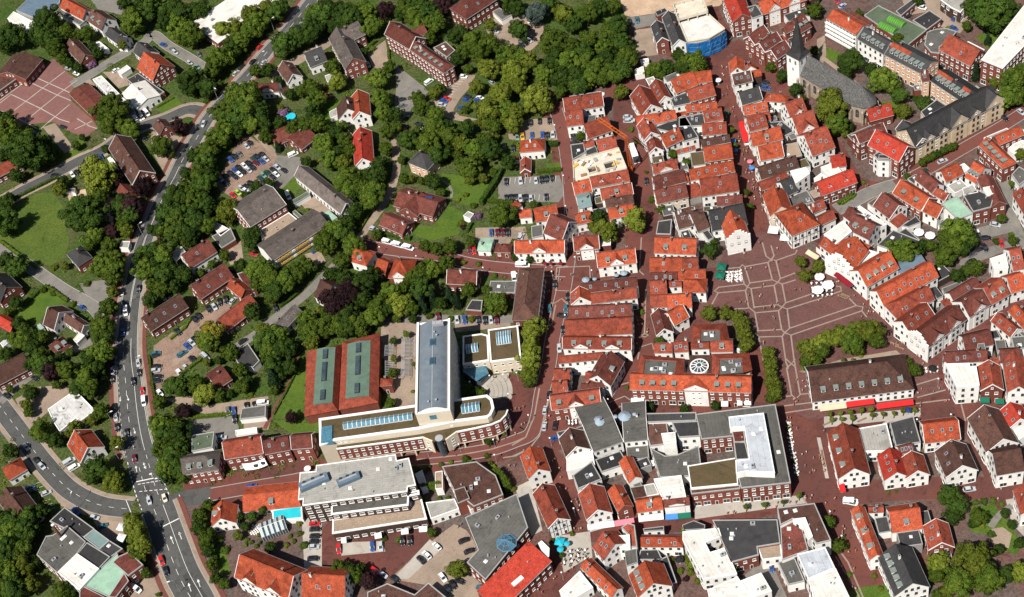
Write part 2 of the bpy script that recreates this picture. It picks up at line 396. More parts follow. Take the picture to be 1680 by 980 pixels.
    if not hp: b.face([(L_, -W_, zt), (L_, WB, ZB), (L_, 0, zr-.1-.02)])
    if not hm: b.face([(-L_, WB, ZB), (-L_, -W_, zt), (-L_, 0, zr-.12)])
    put('wall', b.mesh('wall', [WALL[wc]]))
    if 't' in o:
        for sgn, hf in ((1, hp), (-1, hm)):
            if hf: continue
            b = MB(); xo = sgn*(hl+.06)
            for y in (-1, 1):
                A0, B0 = Vector((xo, y*(wv+.03), h-.16)), Vector((xo, 0, zr-.12))
                b.face([A0+Vector((-.08*sgn, 0, .26)), B0+Vector((-.08*sgn, 0, .26)), B0+Vector((.06*sgn, 0, .26)), A0+Vector((.06*sgn, 0, .26))])
                b.face([A0+Vector((.06*sgn, 0, -.2)), B0+Vector((.06*sgn, 0, -.2)), B0+Vector((.06*sgn, 0, .26)), A0+Vector((.06*sgn, 0, .26))])
                b.face([A0+Vector((-.08*sgn, 0, .26)), B0+Vector((-.08*sgn, 0, .26)), B0+Vector((-.08*sgn, 0, -.2)), A0+Vector((-.08*sgn, 0, -.2))])
            put('bargeboard', b.mesh('bargeboard', [M_TRIM]))
    # extra gable walls
    for key in ('sg1', 'sg2'):
        if key not in o: continue
        sgn = (-1 if key == 'sg1' else 1)*s1
        b = MB(); N = 4; xo = sgn*(hl+.02)
        for y in (-1, 1):
            for k in range(N):
                y0, y1 = wv*(1-k/N)+.15, wv*(1-(k+1)/N)+(.15 if k < N-1 else 0)
                z1_ = h+(zr-h)*(k+1)/N+.55
                b.box((xo, y*(y0+y1)/2, z1_/2), (.42, abs(y0-y1), z1_))
        put('stepped_gable', b.mesh('stepped_gable', [WALL['W']]))
    # features
    XS = [0.] if 'x' in o else [-hl*.45, hl*.45] if 'x2' in o else []; GW = [min(2.6, L*.2+.8)]*len(XS)
    for t in o:
        if t[0] == 'X': v = [float(k) for k in t[1:].split(',')]; XS = [(k/100*2-1)*hl*s1 for k in v[::2]]; GW = v[1::2]
    if s1 < 0: XS = XS[::-1]; GW = GW[::-1]
    def zs(y): return h+(wv-abs(y))*tp
    rng = random.Random(int(A.x*13+A.y*7))
    dm = {'K': DORM, 'N': DORM, 'B': DORM}.get(rc, DORMZ if wc == 'r' else DORM)
    if XS:
        xs = XS
        for k_x, xc in enumerate(xs):
            gw = GW[k_x]; za = zt+.9; zp = min(za+gw*1.05, zr-.1); yb = -(wv-max(0, (zp-h)/tp))
            b = MB(); yf = -W_-.18
            b.face([(xc-gw, yf, 0), (xc+gw, yf, 0), (xc+gw, yf, za), (xc, yf, zp), (xc-gw, yf, za)])
            ye = min(0, -(wv-(za-h)/tp))
            b.face([(xc+gw, yf, 0), (xc+gw, ye+.3, 0), (xc+gw, ye+.3, za), (xc+gw, yf, za)]); b.face([(xc-gw, ye+.3, 0), (xc-gw, yf, 0), (xc-gw, yf, za), (xc-gw, ye+.3, za)])
            put('front_gable', b.mesh('front_gable', [WALL['W'] if wc != 'c' else WALL['c']]))
            b = MB(); g2 = gw+.25; zo = za-.25*(zp-za)/gw; yo = yf-.25; yq = min(0, -(wv-(zo-h)/tp))
            b.face([(xc-g2, yo, zo+.12), (xc, yo, zp+.12), (xc, yb+.3, zp+.12), (xc-g2, yq+.4, zo+.12)]); b.face([(xc, yo, zp+.12), (xc+g2, yo, zo+.12), (xc+g2, yq+.4, zo+.12), (xc, yb+.3, zp+.12)])
            b.face([(xc-g2, yo, zo-.1), (xc, yo, zp-.1), (xc, yo, zp+.12), (xc-g2, yo, zo+.12)], 1); b.face([(xc, yo, zp-.1), (xc+g2, yo, zo-.1), (xc+g2, yo, zo+.12), (xc, yo, zp+.12)], 1)
            put('gable_roof', b.mesh('gable_roof', [ROOF[rc], M_TRIM]))
            if not parent:
                for zz in [1.6+3*k for k in range(int(za/3))]:
                    for dx in ((-1.1, 1.1) if gw > 1.9 else (0,)): put('window', W_DARK if wc != 'r' else W_SMALL, (xc+dx, yf-.01, zz), pi).scale = (1, 1, 1)
                put('window', W_SMALL, (xc, yf-.01, min(za+.3, zp-1.1)), pi)
    if ng:
        for k in range(ng):
            xc = (-1+2*(k+.5)/ng)*hl*.9; y0 = -wv*.62; z0 = zs(y0); b = MB()
            b.face([(-1.3, 0, -.1), (1.3, 0, -.1), (0, 0, 1.5)]); b.face([(-1.5, -.2, -.1), (0, -.2, 1.65), (0, 1.5/tp+.5, 1.65), (-1.5, .3, -.1)], 1); b.face([(0, -.2, 1.65), (1.5, -.2, -.1), (1.5, .3, -.1), (0, 1.5/tp+.5, 1.65)], 1)
            b.face([(-.3, -.02, .2), (.3, -.02, .2), (.3, -.02, .8), (-.3, -.02, .8)], 2)
            put('dormer_gable', b.mesh('dormer_gable', [M_TRIM, ROOF[rc], M_GLASS]), (xc, y0, z0))
    skipx = 3.4 if 'x' in o else 0
    if any(t[0] == 'X' for t in o) and nd: skipx = 5.2
    if town and not small and not nd and not ns and not ng and not XS:
        if rng.random() < .6: ns = rng.choice((1, 1, 2, 3))
    if not small and L > 5:
        for sy in ((-1,) if mono else (-1, 1)): b = MB(); b.tube((-hl, sy*(wv+.05), h-.12), (hl, sy*(wv+.05), h-.12), .09, n=5); put('gutter', b.mesh('gutter', [M_COPE]))
    if nd:
        for k in range(nd):
            xc = (-1+2*(k+.5)/nd)*hl*.88
            if skipx and abs(xc-(XS[0] if XS else 0)) < skipx: continue
            y0 = -wv*.72; put('dormer', dm, (xc, y0, zs(y0)))
    if ns:
        for k in range(ns):
            xc = (-1+2*(k+.5+rng.uniform(-.2, .2))/ns)*hl*.85; y0 = -wv*rng.choice((.4, .5, .6))
            sk = put('skylight', SKYL, (xc, y0, zs(y0))); sk.matrix_basis = sk.matrix_basis @ Matrix.Rotation(math.atan(tp), 4, 'X')
    for t in o:
        if t[0] == 'u' and t[1:].isdigit():
            a_u, b_u = -hl+2*hl*int(t[1])/10, -hl+2*hl*int(t[2])/10
            if s1 < 0: a_u, b_u = -b_u, -a_u
            y1 = -wv*.42; dz = .07; b = MB(); b.face([(a_u, y1, zs(y1)+dz), (b_u, y1, zs(y1)+dz), (b_u, 0, zr+dz), (a_u, 0, zr+dz)]); b.face([(a_u, y1, zs(y1)), (b_u, y1, zs(y1)), (b_u, y1, zs(y1)+dz), (a_u, y1, zs(y1)+dz)])
            put('upper_tiles', b.mesh('upper_tiles', [ROOF['O']]))
    nc = opt(o, 'c') or (1 if not small and rng.random() < .75 else 0)
    for k in range(nc):
        xc = rng.uniform(rm, rp)*.75; yc = rng.choice((-1, 1))*rng.uniform(.4, 1.1)
        put('chimney', CHIM if rng.random() < .75 else CHIMW, (xc, min(.6, wv*.2)*(1 if yc > 0 else -1), zr+.1))
    if h > 5 and not small and rng.random() < .5:
        y0 = -wv*rng.uniform(.3, .7); put('roof_vent', VENT, (rng.uniform(-.7, .7)*hl, y0, zs(y0)-.1))
    # windows
    if 'nw' not in o and not small:
        style = WSTYLE[wc]; shop = town and h >= 5.5 and 'ns' not in o
        fr = root.matrix_basis @ sub
        pts = [sub @ Vector((x, y, 0)) for x, y in q]
        gh = zr-zt
        for i in range(4):
            gb = gh if (i == 1 and not hp) or (i == 3 and not hm) else None
            if gb and ((1 if i == 1 else -1)*s1 < 0 and 'sg1' in o or (1 if i == 1 else -1)*s1 > 0 and 'sg2' in o):
                ox = Vector((.42 if i == 1 else -.42, 0, 0)); facade(root, (sub @ (Vector((*q[i], 0))+ox)).xy, (sub @ (Vector((*q[(i+1) % 4], 0))+ox)).xy, 0, zt, style, idx, rz, gable=gb, shop=shop); continue
            if XS and i == 0:
                cuts = [-L_]+[v for xc, gws in zip(XS, GW) for v in (xc-gws, xc+gws)]+[L_]
                for k in range(0, len(cuts), 2):
                    if cuts[k+1]-cuts[k] > 1.6: facade(root, (sub @ Vector((cuts[k], -W_, 0))).xy, (sub @ Vector((cuts[k+1], -W_, 0))).xy, 0, zt, style, idx, rz, shop=shop)
                continue
            facade(root, pts[i].xy, pts[(i+1) % 4].xy, 0, zt, style, idx, rz, gable=gb, shop=shop)
    # half timbering on the gable ends
    if 'ht' in o:
        b = MB()
        for sgn in (-1, 1):
            xo = sgn*(L_+.03)
            for k in range(7): y = -W_+2*W_*k/6; b.box((xo, y, zt/2), (.08, .18, zt))
            for z in (zt*.5, zt): b.box((xo, 0, z), (.09, 2*W_, .2))
            for k in range(1, 6):
                y = -W_+2*W_*k/6; hh_ = (zr-zt)*(1-abs(y)/W_)-.25
                if hh_ > .3: b.box((xo, y, zt+hh_/2), (.08, .16, hh_))
        for k in range(int(2*L_/1.6)+1): b.box((-L_+k*1.6, -W_-.03, zt/2), (.18, .08, zt))
        for z in (zt*.5, zt-.12): b.box((0, -W_-.035, z), (2*L_, .09, .2))
        put('timber_frame', b.mesh('timber_frame', [M_TIMBER]))
    fpw = root.matrix_basis @ sub
    foot([(fpw @ Vector((x, y, 0))).xy for x, y in ((-hl, -wv), (hl, -wv), (hl, WB if mono else wv), (-hl, WB if mono else wv))], h, idx)
    if town and h >= 5.5 and 'nx' not in o: ANNEX.append((root, sub.copy(), hl, wv, h, rc))
    return root
def flatb(tok, parent=None, pts=None):
    nums, rc, wc, o = gparse(tok); h = nums[-1]
    P = [px(nums[i], nums[i+1]) for i in range(0, len(nums)-1, 2)]
    wp = [at2(p, h) for p in P]
    if area(wp) < 0: wp = wp[::-1]
    ctr = sum(wp, Vector((0, 0)))/len(wp)
    A_ = abs(area(wp))
    small = h <= 3.6 and A_ < 120
    NB[0] += 1; idx = NB[0] if not parent else parent['bid']
    look = RWORD[rc]+' '+WWORD[wc]+(' flat shed' if small else ' flat-topped building')
    e = max(((wp[(i+1) % len(wp)]-wp[i]) for i in range(len(wp))), key=lambda v: v.length); rz = atan2(e.y, e.x)
    if parent: root = parent
    else:
        root = thing('shed' if small else 'flat_roofed_building', 'shed' if small else 'building', look, (ctr.x, ctr.y, 0), rz, 'flat roofed buildings of the town'); root['bid'] = idx
        root.matrix_basis = Matrix.Translation((ctr.x, ctr.y, 0)) @ Matrix.Rotation(rz, 4, 'Z')
    inv = root.matrix_basis.inverted(); z0 = opt(o, 'z')
    lp = [(inv @ Vector((p.x, p.y, 0))).xy for p in wp]
    b = MB(); b.prism(lp, z0, h-.3)
    b.build('wall', [WALL[wc]], root)
    wk = opt(o, 'w', 30)/100 if A_ > 25 else .14
    if 'cw' in o: wk = .55
    cope = M_TRIM if rc in 'VZLPXE' or 'cw' in o else M_COPE
    li = inset(lp, wk); lo = inset(lp, -.06)
    b = MB(); b.prism(inset(lp, wk*.5), h-.32, h-.12)
    b.build('roof', [ROOF[rc]], root)
    n = len(lo); b = MB()
    for i in range(n):
        j = (i+1) % n; a, c, d, g = lo[i], lo[j], li[j], li[i]
        b.face([(*a, h+.12), (*c, h+.12), (*d, h+.12), (*g, h+.12)]); b.face([(*a, h-.4), (*c, h-.4), (*c, h+.12), (*a, h+.12)]); b.face([(*g, h+.12), (*d, h+.12), (*d, h-.2), (*g, h-.2)])
    b.build('parapet', [cope], root)
    rng = random.Random(int(ctr.x*11+ctr.y*5))
    if not small and 'nv' not in o:
        xs = [p.x for p in lp]; ys = [p.y for p in lp]
        for k in range(min(9, int(A_/45)+1)):
            for _ in range(12):
                p = (rng.uniform(min(xs), max(xs)), rng.uniform(min(ys), max(ys)))
                if inside(p, inset(lp, 1.6)):
                    t = rng.random()
                    if t < .5: obj('roof_vent', VENT, root, (*p, h-.12))
                    elif t < .8: obj('roof_light', RLIGHT, root, (*p, h-.12))
                    else: obj('roof_unit', ACU, root, (*p, h-.12), (0, 0, rng.choice((0, pi/2))))
                    break
    if 'nw' not in o and not small:
        style = WSTYLE[wc] if 'wh' not in o else W_HOUSE
        for i in range(len(lp)): facade(root, lp[i], lp[(i+1) % len(lp)], z0, h-.5, style, idx, rz, shop=(ctr.x > 20 and h > 5 and wc != 'g' and 'ns' not in o and not z0))
    foot(wp, h, idx)
    return root
def mansard(tok, parent=None):
    """outer eave polygon at h and inner flat polygon at h2"""
    nums, rc, wc, o = gparse(tok); h, h2 = nums[-2], nums[-1]; k = (len(nums)-2)//2; P = [px(nums[2*i], nums[2*i+1]) for i in range(k)]
    oc = opt(o, 'i'); inner = [t for t in o if t.startswith('I')]
    n = k//2; wo = [at2(p, h) for p in P[:n]]; wi = [at2(p, h2) for p in P[n:]]
    if area(wo) < 0: wo = wo[::-1]; wi = wi[::-1]
    ctr = sum(wo, Vector((0, 0)))/n; e = wo[1]-wo[0]; rz = atan2(e.y, e.x)
    NB[0] += 1; idx = NB[0] if not parent else parent['bid']; ic = inner[0][1] if inner else 'A'
    if parent: root = parent
    else:
        root = thing('townhouse', 'house', RWORD[rc]+' '+WWORD[wc]+' block with flat-topped roof', (ctr.x, ctr.y, 0), rz, 'tiled houses of the town'); root['bid'] = idx
        root.matrix_basis = Matrix.Translation((ctr.x, ctr.y, 0)) @ Matrix.Rotation(rz, 4, 'Z')
    inv = root.matrix_basis.inverted(); L = lambda p: (inv @ Vector((p.x, p.y, 0))).xy
    lo = [L(p) for p in wo]; li = [L(p) for p in wi]
    b = MB()
    for i in range(n): j = (i+1) % n; b.face([(*lo[i], h), (*lo[j], h), (*li[j], h2), (*li[i], h2)]); b.face([(*lo[i], h-.2), (*lo[j], h-.2), (*lo[j], h), (*lo[i], h)])
    for i in range(n): j = (i+1) % n; b.face([(*li[i], h2), (*li[j], h2), (*inset(li, .3)[j], h2-.4), (*inset(li, .3)[i], h2-.4)])
    b.build('roof', [ROOF[rc]], root)
    b = MB(); b.face([(*p, h2-.3) for p in inset(li, .1)]); b.build('flat_roof', [ROOF[ic]], root)
    b = MB(); b.prism(inset(lo, .3), 0, h-.1); b.build('wall', [WALL[wc]], root)
    rng = random.Random(int(ctr.x*3+ctr.y)); xs = [p.x for p in li]; ys = [p.y for p in li]
    if 'nv' not in o:
        for _ in range(10):
            p = (rng.uniform(min(xs), max(xs)), rng.uniform(min(ys), max(ys)))
            if inside(p, inset(li, 1.2)): obj('roof_unit' if _ % 3 == 0 else 'roof_light', ACU if _ % 3 == 0 else RLIGHT, root, (*p, h2-.3), (0, 0, 0))
    ll = inset(lo, .3)
    for i in range(n): facade(root, ll[i], ll[(i+1) % n], 0, h-.3, WSTYLE[wc], idx, rz, shop=ctr.x > 20)
    foot(wo, h, idx)
    return root
def buildings(txt):
    last = None
    for ln in txt.strip().splitlines():
        ln = ln.split('#')[0].strip()
        if not ln: continue
        if ln[0] == '@':
            org(*[float(v) for v in ln[1:].split(',')]); continue
        lab = None
        if '"' in ln: ln, lab = ln.split('"')[:2]
        tok = ln.split(); k = tok[0]; par = None
        if k[0] == '+': par = last; k = k[1:]
        r = {'G': gabled, 'Q': lambda t, parent=None: gabled(t, True, parent), 'F': flatb, 'M': mansard}[k](tok[1:], parent=par)
        if not par: last = r
        if lab: LABELS[r.name] = lab
LABELS = {}
BLD = r'''
@0,0
F 130 85 285 150 480 25 490 -60 260 -40 5 U g nv
F 110 95 60 150 235 255 285 185 3.1 V W nv
G 478 62 662 162 505 -15 4.5 O W s2
F 450 95 500 40 690 165 640 205 3 A W nv
G 700 168 812 245 752 82 5 B W d2
G 845 285 935 350 885 225 4 K W
G 940 372 1012 378 978 300 3.5 K W
G 522 382 650 515 560 312 4.5 B r
Q 205 640 345 475 45 510 5 B r p20
F -60 600 65 545 165 612 -60 770 4 B r nv
Q 555 758 730 930 680 640 4 D r p12 nw
F 745 640 815 610 1075 870 930 830 3.5 Z W
G 975 757 1098 880 1075 690 4 V W p18
F 1020 640 1110 590 1320 740 1210 800 3.8 K r
G 1098 550 1228 652 1212 462 6 O r p42 s3
G 1070 420 1165 497 1120 345 4 K W
F 945 575 1020 525 1050 550 975 600 3 V W nv
F 760 345 800 335 875 395 835 420 2.6 V W nv
@280,0
F 168 188 380 348 880 -10 640 -130 5 V r
G 858 562 940 672 890 472 4 B W t
G 1122 545 1262 490 1068 432 5 K W d1
G 700 750 866 738 648 680 4 D W x
G 1268 310 1402 562 1388 322 7 N r
G 1332 860 1345 965 1405 757 5 B W
@560,0
G 60 345 195 277 -5 240 7 N r
G 548 400 822 592 535 300 9 D r t d6 h2
+G 345 278 550 402 378 162 9 D r t
+G 600 318 700 268 560 250 8 D r
F 740 385 840 335 915 405 850 462 6 B r
Q 1005 157 1262 -10 855 75 8 D r hh s3
F 1215 95 1270 65 1370 120 1290 165 3 A W nw
G 75 785 88 965 130 690 6 O W t
@840,0
G 425 905 740 855 392 795 7 R W t s2
G 945 775 1040 935 1020 680 6 R W t s2
G 1103 690 1178 830 1165 655 6 R W t
G 1320 755 1500 680 1290 640 6 O W s2
F 1270 790 1410 740 1440 830 1300 860 6 K W
G 1005 1010 1310 965 1000 935 6 O W s1
G 1115 212 1160 350 1165 172 7 K r t
G 1205 140 1292 372 1258 95 8 K W t
F 1150 95 1230 65 1250 90 1170 130 5 K r
F 985 560 1055 535 1065 590 990 605 3 V W nv
@1120,0
Q 400 185 310 -40 565 138 9 S r
F 560 150 645 120 590 40 490 65 9.6 K W
G 645 122 1000 0 600 20 8 O r x2
G 580 360 700 268 535 290 9 D r t
G 660 418 800 325 610 350 9 D r t c2
G 760 480 875 400 705 405 9 D r t
G 835 270 920 230 800 225 7 D r
G 950 270 1040 215 905 150 7 D r d2
G 1155 152 1392 283 1222 85 10 O W nw p30 "white apartment block with long balconies under an orange tiled roof"
G 370 500 378 592 425 402 5 O W
G 490 540 500 575 530 475 4 O W
G 415 690 565 655 390 605 6 B W t
G 478 850 645 800 452 745 5 K W t
G 498 928 692 890 485 855 6 O W
G 525 1000 712 965 530 930 6 R W s1
G 650 812 840 830 660 750 6 O W hh
G 870 960 1010 905 828 835 7 R W x
G 0 690 240 655 -20 600 6 O W
G 60 825 270 765 40 720 6 R W s1
G 30 905 280 880 25 845 7 O W
G 180 990 330 960 175 895 7 R W
F -30 950 165 910 185 1010 -30 1020 6 K W
@1380,0
G 128 315 335 435 205 228 10 K W d5 "white row house with black dormered roof joined to the balcony block"
G 345 440 650 600 420 340 10 K p d7 p30 u05 "peach rendered long house with black dormered roof above the churchyard"
+G 650 660 715 650 655 575 10 D p
G 715 650 1000 840 770 545 10 K p d7 p30 u04 u79 "peach rendered long house with black dormers, right of the peach turret"
F 185 125 300 45 690 240 535 365 5 Y r nv "green-grey flat brick hall with two green barrel rooflights"
F 575 165 710 85 810 150 690 240 4 K r
F 690 260 760 235 850 230 930 255 900 290 790 380 790 430 720 420 670 360 8 A r "brick building with rounded grey roof behind the peach row"
G 785 402 1040 535 890 290 9 R r
F 1128 480 1300 550 1700 130 1530 -30 13 V r wh
F 800 0 880 60 960 100 1035 20 900 -60 6 X d
F 440 90 580 -10 620 10 480 130 4 K r
G 232 980 425 927 215 882 5 S r
F 640 900 770 800 890 880 700 985 7 K c
F 1040 720 1085 690 1170 740 1115 775 8.5 C W nv nw
@0,195
G 872 240 1062 532 935 132 6 B r t c1 s3
G 935 585 1000 650 1000 555 3 D r
G 1225 70 1285 135 1262 -5 4 B r
G -80 508 182 372 -105 425 4 R r
F 520 580 560 560 605 560 600 590 2.5 A W nv
@280,0
F 1240 610 1300 590 1320 640 1260 660 2.6 X W nv
G 900 770 960 740 880 725 2.6 B W
F 1275 900 1335 870 1340 930 1285 950 2.6 X W nv
@0,195
F 870 330 905 320 945 380 905 395 2.6 V W nv
@560,195
F 0 95 45 80 90 130 60 150 2.8 D r nv
G 1385 330 1430 330 1375 300 2.6 D W
@840,0
F 1030 480 1095 470 1100 495 1035 505 2.8 V W nv
@280,195
G 845 222 992 155 772 150 3.1 D r p20
G 1055 247 1185 145 985 160 3.1 D r p20
G 992 462 1368 768 1058 398 4.5 N W t
G 640 872 930 690 500 755 8 N r t p25 c1
F 720 895 950 755 1035 825 740 1000 3.5 E W
F 970 660 1100 585 1120 610 995 685 2.6 Y W nw nv
F 980 750 1000 735 1095 815 1065 830 2.6 Y W nw nv
F 1225 760 1270 735 1340 795 1300 820 2.6 C W nw nv
F 325 850 360 830 475 890 400 945 3 V W nv
@280,390
G 820 188 1275 -110 655 150 6 N W p20 c1 nw "long grey-roofed school block with rows of yellow balcony panels"
F 330 -10 480 -80 522 15 410 85 3 A r nv
@560,195
G 90 130 107 388 147 22 5 S W t c2
Q 690 415 788 312 528 360 6 K p hh
Q 415 700 735 790 450 530 4 D r p28 c1
+Q 455 745 560 600 610 790 4 D r p36
Q 300 852 490 935 335 720 4 D r p32 s1
F 980 780 1020 745 1065 765 1035 805 3 X W nv
@840,195
G 58 272 262 255 75 175 5 O W s2 hh
G 68 335 65 435 105 305 3.3 R r t
F 470 210 575 195 590 270 485 330 5 K W
F 592 258 670 220 690 270 602 295 5.5 K W nv
G 440 65 580 45 420 -60 7 R W
G 615 165 812 95 590 40 6 R W
G 582 237 668 215 575 188 5 R W
G 700 270 852 232 668 175 6 R W s1
G 640 560 950 500 625 468 7 R W g2
G 508 622 648 590 500 512 6 O W s1 t
G 722 655 978 605 705 565 7 R W d1 t
G 535 722 645 700 520 640 6 T W p16
G 757 722 980 680 750 650 6 B W c2
G 785 812 990 765 735 735 6 O W d1
G 525 855 648 825 520 765 5 O W d1
G 250 920 400 985 330 778 5 D W t s1
G 58 800 158 792 55 735 4 O W
G 190 835 378 800 188 722 6 O W d1
G 20 735 78 690 0 690 3.5 O W
F 155 865 245 850 250 940 160 960 4 A W nv
G 1000 60 1062 175 1065 5 7 R W t
G 1078 190 1100 280 1140 165 7 R W t
G 1240 235 1385 165 1150 160 7 O W d1
G 1080 60 1330 0 1060 -10 7 O W s2
F 1130 75 1390 -30 1500 150 1380 185 1290 110 6 K W
G 1332 285 1480 245 1322 255 5 O W
G 1145 450 1340 402 1125 372 6 R W x
G 1155 570 1405 505 1145 465 6 D W
G 1168 690 1422 632 1150 575 6 D W s2
G 1435 500 1490 490 1430 412 5 O W
G 1390 520 1428 510 1385 440 5 O W
G 1340 892 1500 850 1298 755 6 B W t
F 1175 825 1285 808 1275 930 1158 925 4 K r nv
@1120,195
G 160 138 358 120 170 40 6 R W
G 155 232 388 188 140 170 7 B W c2
G 180 350 408 318 158 232 7 O W s1
G 65 500 425 425 50 412 7 O W s4
G 155 628 458 580 130 488 7 R W c2
G 275 705 485 690 258 630 6 D W s1
G 122 915 222 872 92 752 6 B W
G -20 880 110 850 -40 740 6 B W
G 240 905 525 845 200 745 7 K W s3
G 297 812 357 985 375 712 8 O W sg2 "white crow-stepped gable house with orange roof at the top of the market square"
G 540 105 690 65 520 -10 7 R W
G 565 225 810 165 550 118 6 O W d1
G 625 342 818 302 595 225 7 O W t
G 632 492 942 392 605 392 6 B W c2
G 640 580 860 500 628 505 6 R W
G 840 625 930 580 748 530 6 K W
F 865 422 990 390 1022 440 910 520 9 V W nv
F 845 630 1000 575 1060 670 870 715 4 A W
G 640 612 703 785 728 530 7 O W
Q 878 945 1105 850 735 762 8 O W hh ht
G 1050 765 1160 715 1005 705 5 R W s1
G 1110 862 1238 800 1078 795 5 R W
G 930 132 1098 72 870 -10 7 R W x
G 1045 305 1230 230 975 130 7 R W s3
G 1200 400 1320 380 1135 310 5 S W
F 1110 390 1220 350 1280 430 1180 465 5 V W nv
F 1055 480 1110 440 1165 470 1060 510 4 V W nv
G 1120 622 1408 512 1080 515 6 S r g2
F 680 30 800 20 900 100 820 140 4 K W
F 1135 930 1290 820 1360 905 1230 1010 9 V W nv
@1380,195
G 148 205 370 110 105 130 10 D r t
G 210 215 465 350 332 115 10 S r t s3
F 258 292 300 332 385 337 420 312 395 272 330 252 9.3 K W nv
F 300 316 382 320 380 292 306 287 10 K r nv
G 600 240 1285 -125 655 20 9 K c X17,2.2,33,2,52,4,71,2.2,94,4.5
+G 435 85 595 232 485 0 9 K c t
F 410 150 470 120 510 150 450 190 5 K W nv
G 1105 215 1300 405 1190 170 8 O r d5 h2
+G 1270 215 1470 130 1200 160 8 O r
F 1340 240 1440 170 1520 190 1520 260 1390 280 5 V W nv
F 1370 450 1430 385 1540 450 1430 535 5 A W
G 845 515 988 445 800 425 6 O W
G 990 470 1080 520 1000 310 6 O W d3
G 585 485 725 600 680 440 7 D W
G 410 600 640 745 492 500 6 O r t d2
G 650 745 770 805 700 655 6 O W t
G 252 702 387 808 330 592 6 D W t s1
G 725 605 830 665 775 560 6 R W t
F 805 685 930 620 1060 762 938 808 8 C W nv
F 985 620 1090 570 1225 630 1205 710 1060 748 8 K r
Q 1205 715 1090 490 1338 690 7 D r
F 1140 555 1220 540 1235 600 1170 610 9 V W nv
F 975 560 1060 530 1100 590 985 615 8 X W nv
F 490 860 600 785 640 830 540 870 4 K W nv
F 350 975 520 880 640 980 500 1060 4 K W
F 780 850 850 800 905 850 850 880 3.7 K W nv
G 1375 610 1480 790 1440 550 7 R W s2
F 85 740 150 700 365 850 265 895 8 V W
G 10 780 75 830 55 700 8 D W
G 40 885 220 975 135 785 8 D W d2
@0,390
Q 535 135 625 235 640 48 5 K r hh
G -120 410 0 525 -55 300 5 K r
G 505 672 652 770 530 610 4 B W t
+G 345 700 435 745 405 568 4 B W t
F 590 820 640 760 680 790 620 850 3 V W nv
F 285 710 320 690 355 725 320 750 2.5 C W nv nw
Q 465 952 582 868 368 885 4 D W hh d2
G -40 690 85 762 0 632 3.2 S r
F 0 850 80 790 125 800 30 875 2.5 L W nv
G 1215 755 1517 560 1130 650 5 B r s3 c2
F 960 80 980 30 1045 30 1030 85 3 X W nv nw
@280,390
G 160 250 375 115 60 158 4.5 D W c1 s1
G 245 495 510 315 150 395 5 D r c2 s2
G 450 395 565 490 482 325 4 O r
F 535 290 600 270 685 410 620 430 4 D r nv
G 460 750 715 550 340 690 4 R r
G 1150 475 1245 530 1235 355 4 B W c1
G 900 757 1058 592 838 705 4 N W s3
@560,390
G 75 195 200 230 105 92 5 O W d1 h2
G 262 265 352 298 325 180 4 O r
G 375 325 555 335 425 180 5 O r hh x
G 845 372 1085 385 868 258 5 D r t
G 1090 105 1200 110 1090 42 3.4 C W p12
G 1225 118 1360 122 1245 52 3.4 D r hh
F 1180 440 1200 350 1405 350 1395 445 4 A r
F 1000 580 1050 500 1135 505 1125 590 3 K r nv
@840,390
G 20 130 422 125 20 28 6 O W t x
Q -2 668 55 250 210 650 8 B r hh
G 500 110 705 90 505 0 6 R r x t
G 690 245 1003 205 668 130 6 O W x t d2
G 560 450 1015 395 535 375 7 D W s4
G 468 450 475 540 540 393 7 O W t
G 640 535 1010 488 620 455 7 R W c2
G 458 668 965 645 455 560 7 D W s5
G 430 800 970 775 435 670 7 R W
G 405 895 960 905 415 800 7 R W x2 d4 t
G 1140 125 1480 140 1140 0 7 O W d2
G 1105 275 1370 275 1130 165 7 O W c1
G 1370 268 1500 262 1370 168 7 R W
G 1112 350 1330 345 1115 280 6 D W
G 1335 345 1560 335 1335 270 6 O W
G 1113 470 1250 460 1115 352 6 R W
G 1260 400 1365 395 1262 355 6 R W
G 1375 440 1560 445 1372 340 6 O W h2
G 1115 568 1250 560 1115 470 6 R W
G 1252 575 1448 562 1250 465 6 O W
G 1115 622 1160 790 1178 565 6 D W t
G 1305 710 1428 640 1290 590 6 O W t
@1120,390
G 1095 60 1255 185 1150 0 7 O W s2
@1380,390
G 95 268 225 110 10 110 8 O W sg1 s2
F 110 268 225 100 325 130 6.4 V W nv nw
G 208 400 468 245 105 283 8 O W d4 c1
G 345 552 788 312 245 452 8 O W s8
G 448 655 757 497 368 560 8 R W h1 s2
G 560 785 760 630 498 670 8 R W s3 t
G 700 892 1010 660 625 770 8 D W sg1 x2 "big white corner house with crow-stepped gable at the foot of the square"
G 1035 645 1205 540 935 535 8 D W d4 x
G 1212 542 1362 455 1135 410 7 R W d2
G 1370 450 1500 410 1300 330 6 O W
G 1385 270 1480 250 1320 110 7 R W
G 910 525 1130 400 850 460 6 D W s1
F 720 400 760 390 820 470 770 495 5 K W nv
F 810 410 960 350 990 380 830 450 3 A W nv
G 480 305 692 210 470 220 5 U W p18
F 1195 170 1320 130 1345 240 1230 250 7 V W
F 290 60 420 -60 660 35 500 130 5 K W
G 1000 915 1230 860 945 805 7 D W s1
G 1200 672 1360 805 1285 625 6 R W s2 t
G 1338 592 1470 740 1405 540 6 O W s1
G 825 1000 1175 975 825 945 7 D W
G 1280 1010 1450 1000 1280 905 7 D W
F 1365 800 1480 790 1480 890 1390 900 7 A W
F 1095 855 1150 850 1165 910 1100 915 8 A W nv
@0,585
G -20 240 255 95 -80 110 4 B r c1
F 385 425 605 270 765 435 650 515 610 495 480 605 432 530 5 Z W
G 540 715 645 858 600 592 5 O W s2 t
Q 70 1000 222 908 -40 930 4 O W hh
@280,585
G 375 265 497 185 285 190 3.5 D r p25 c1
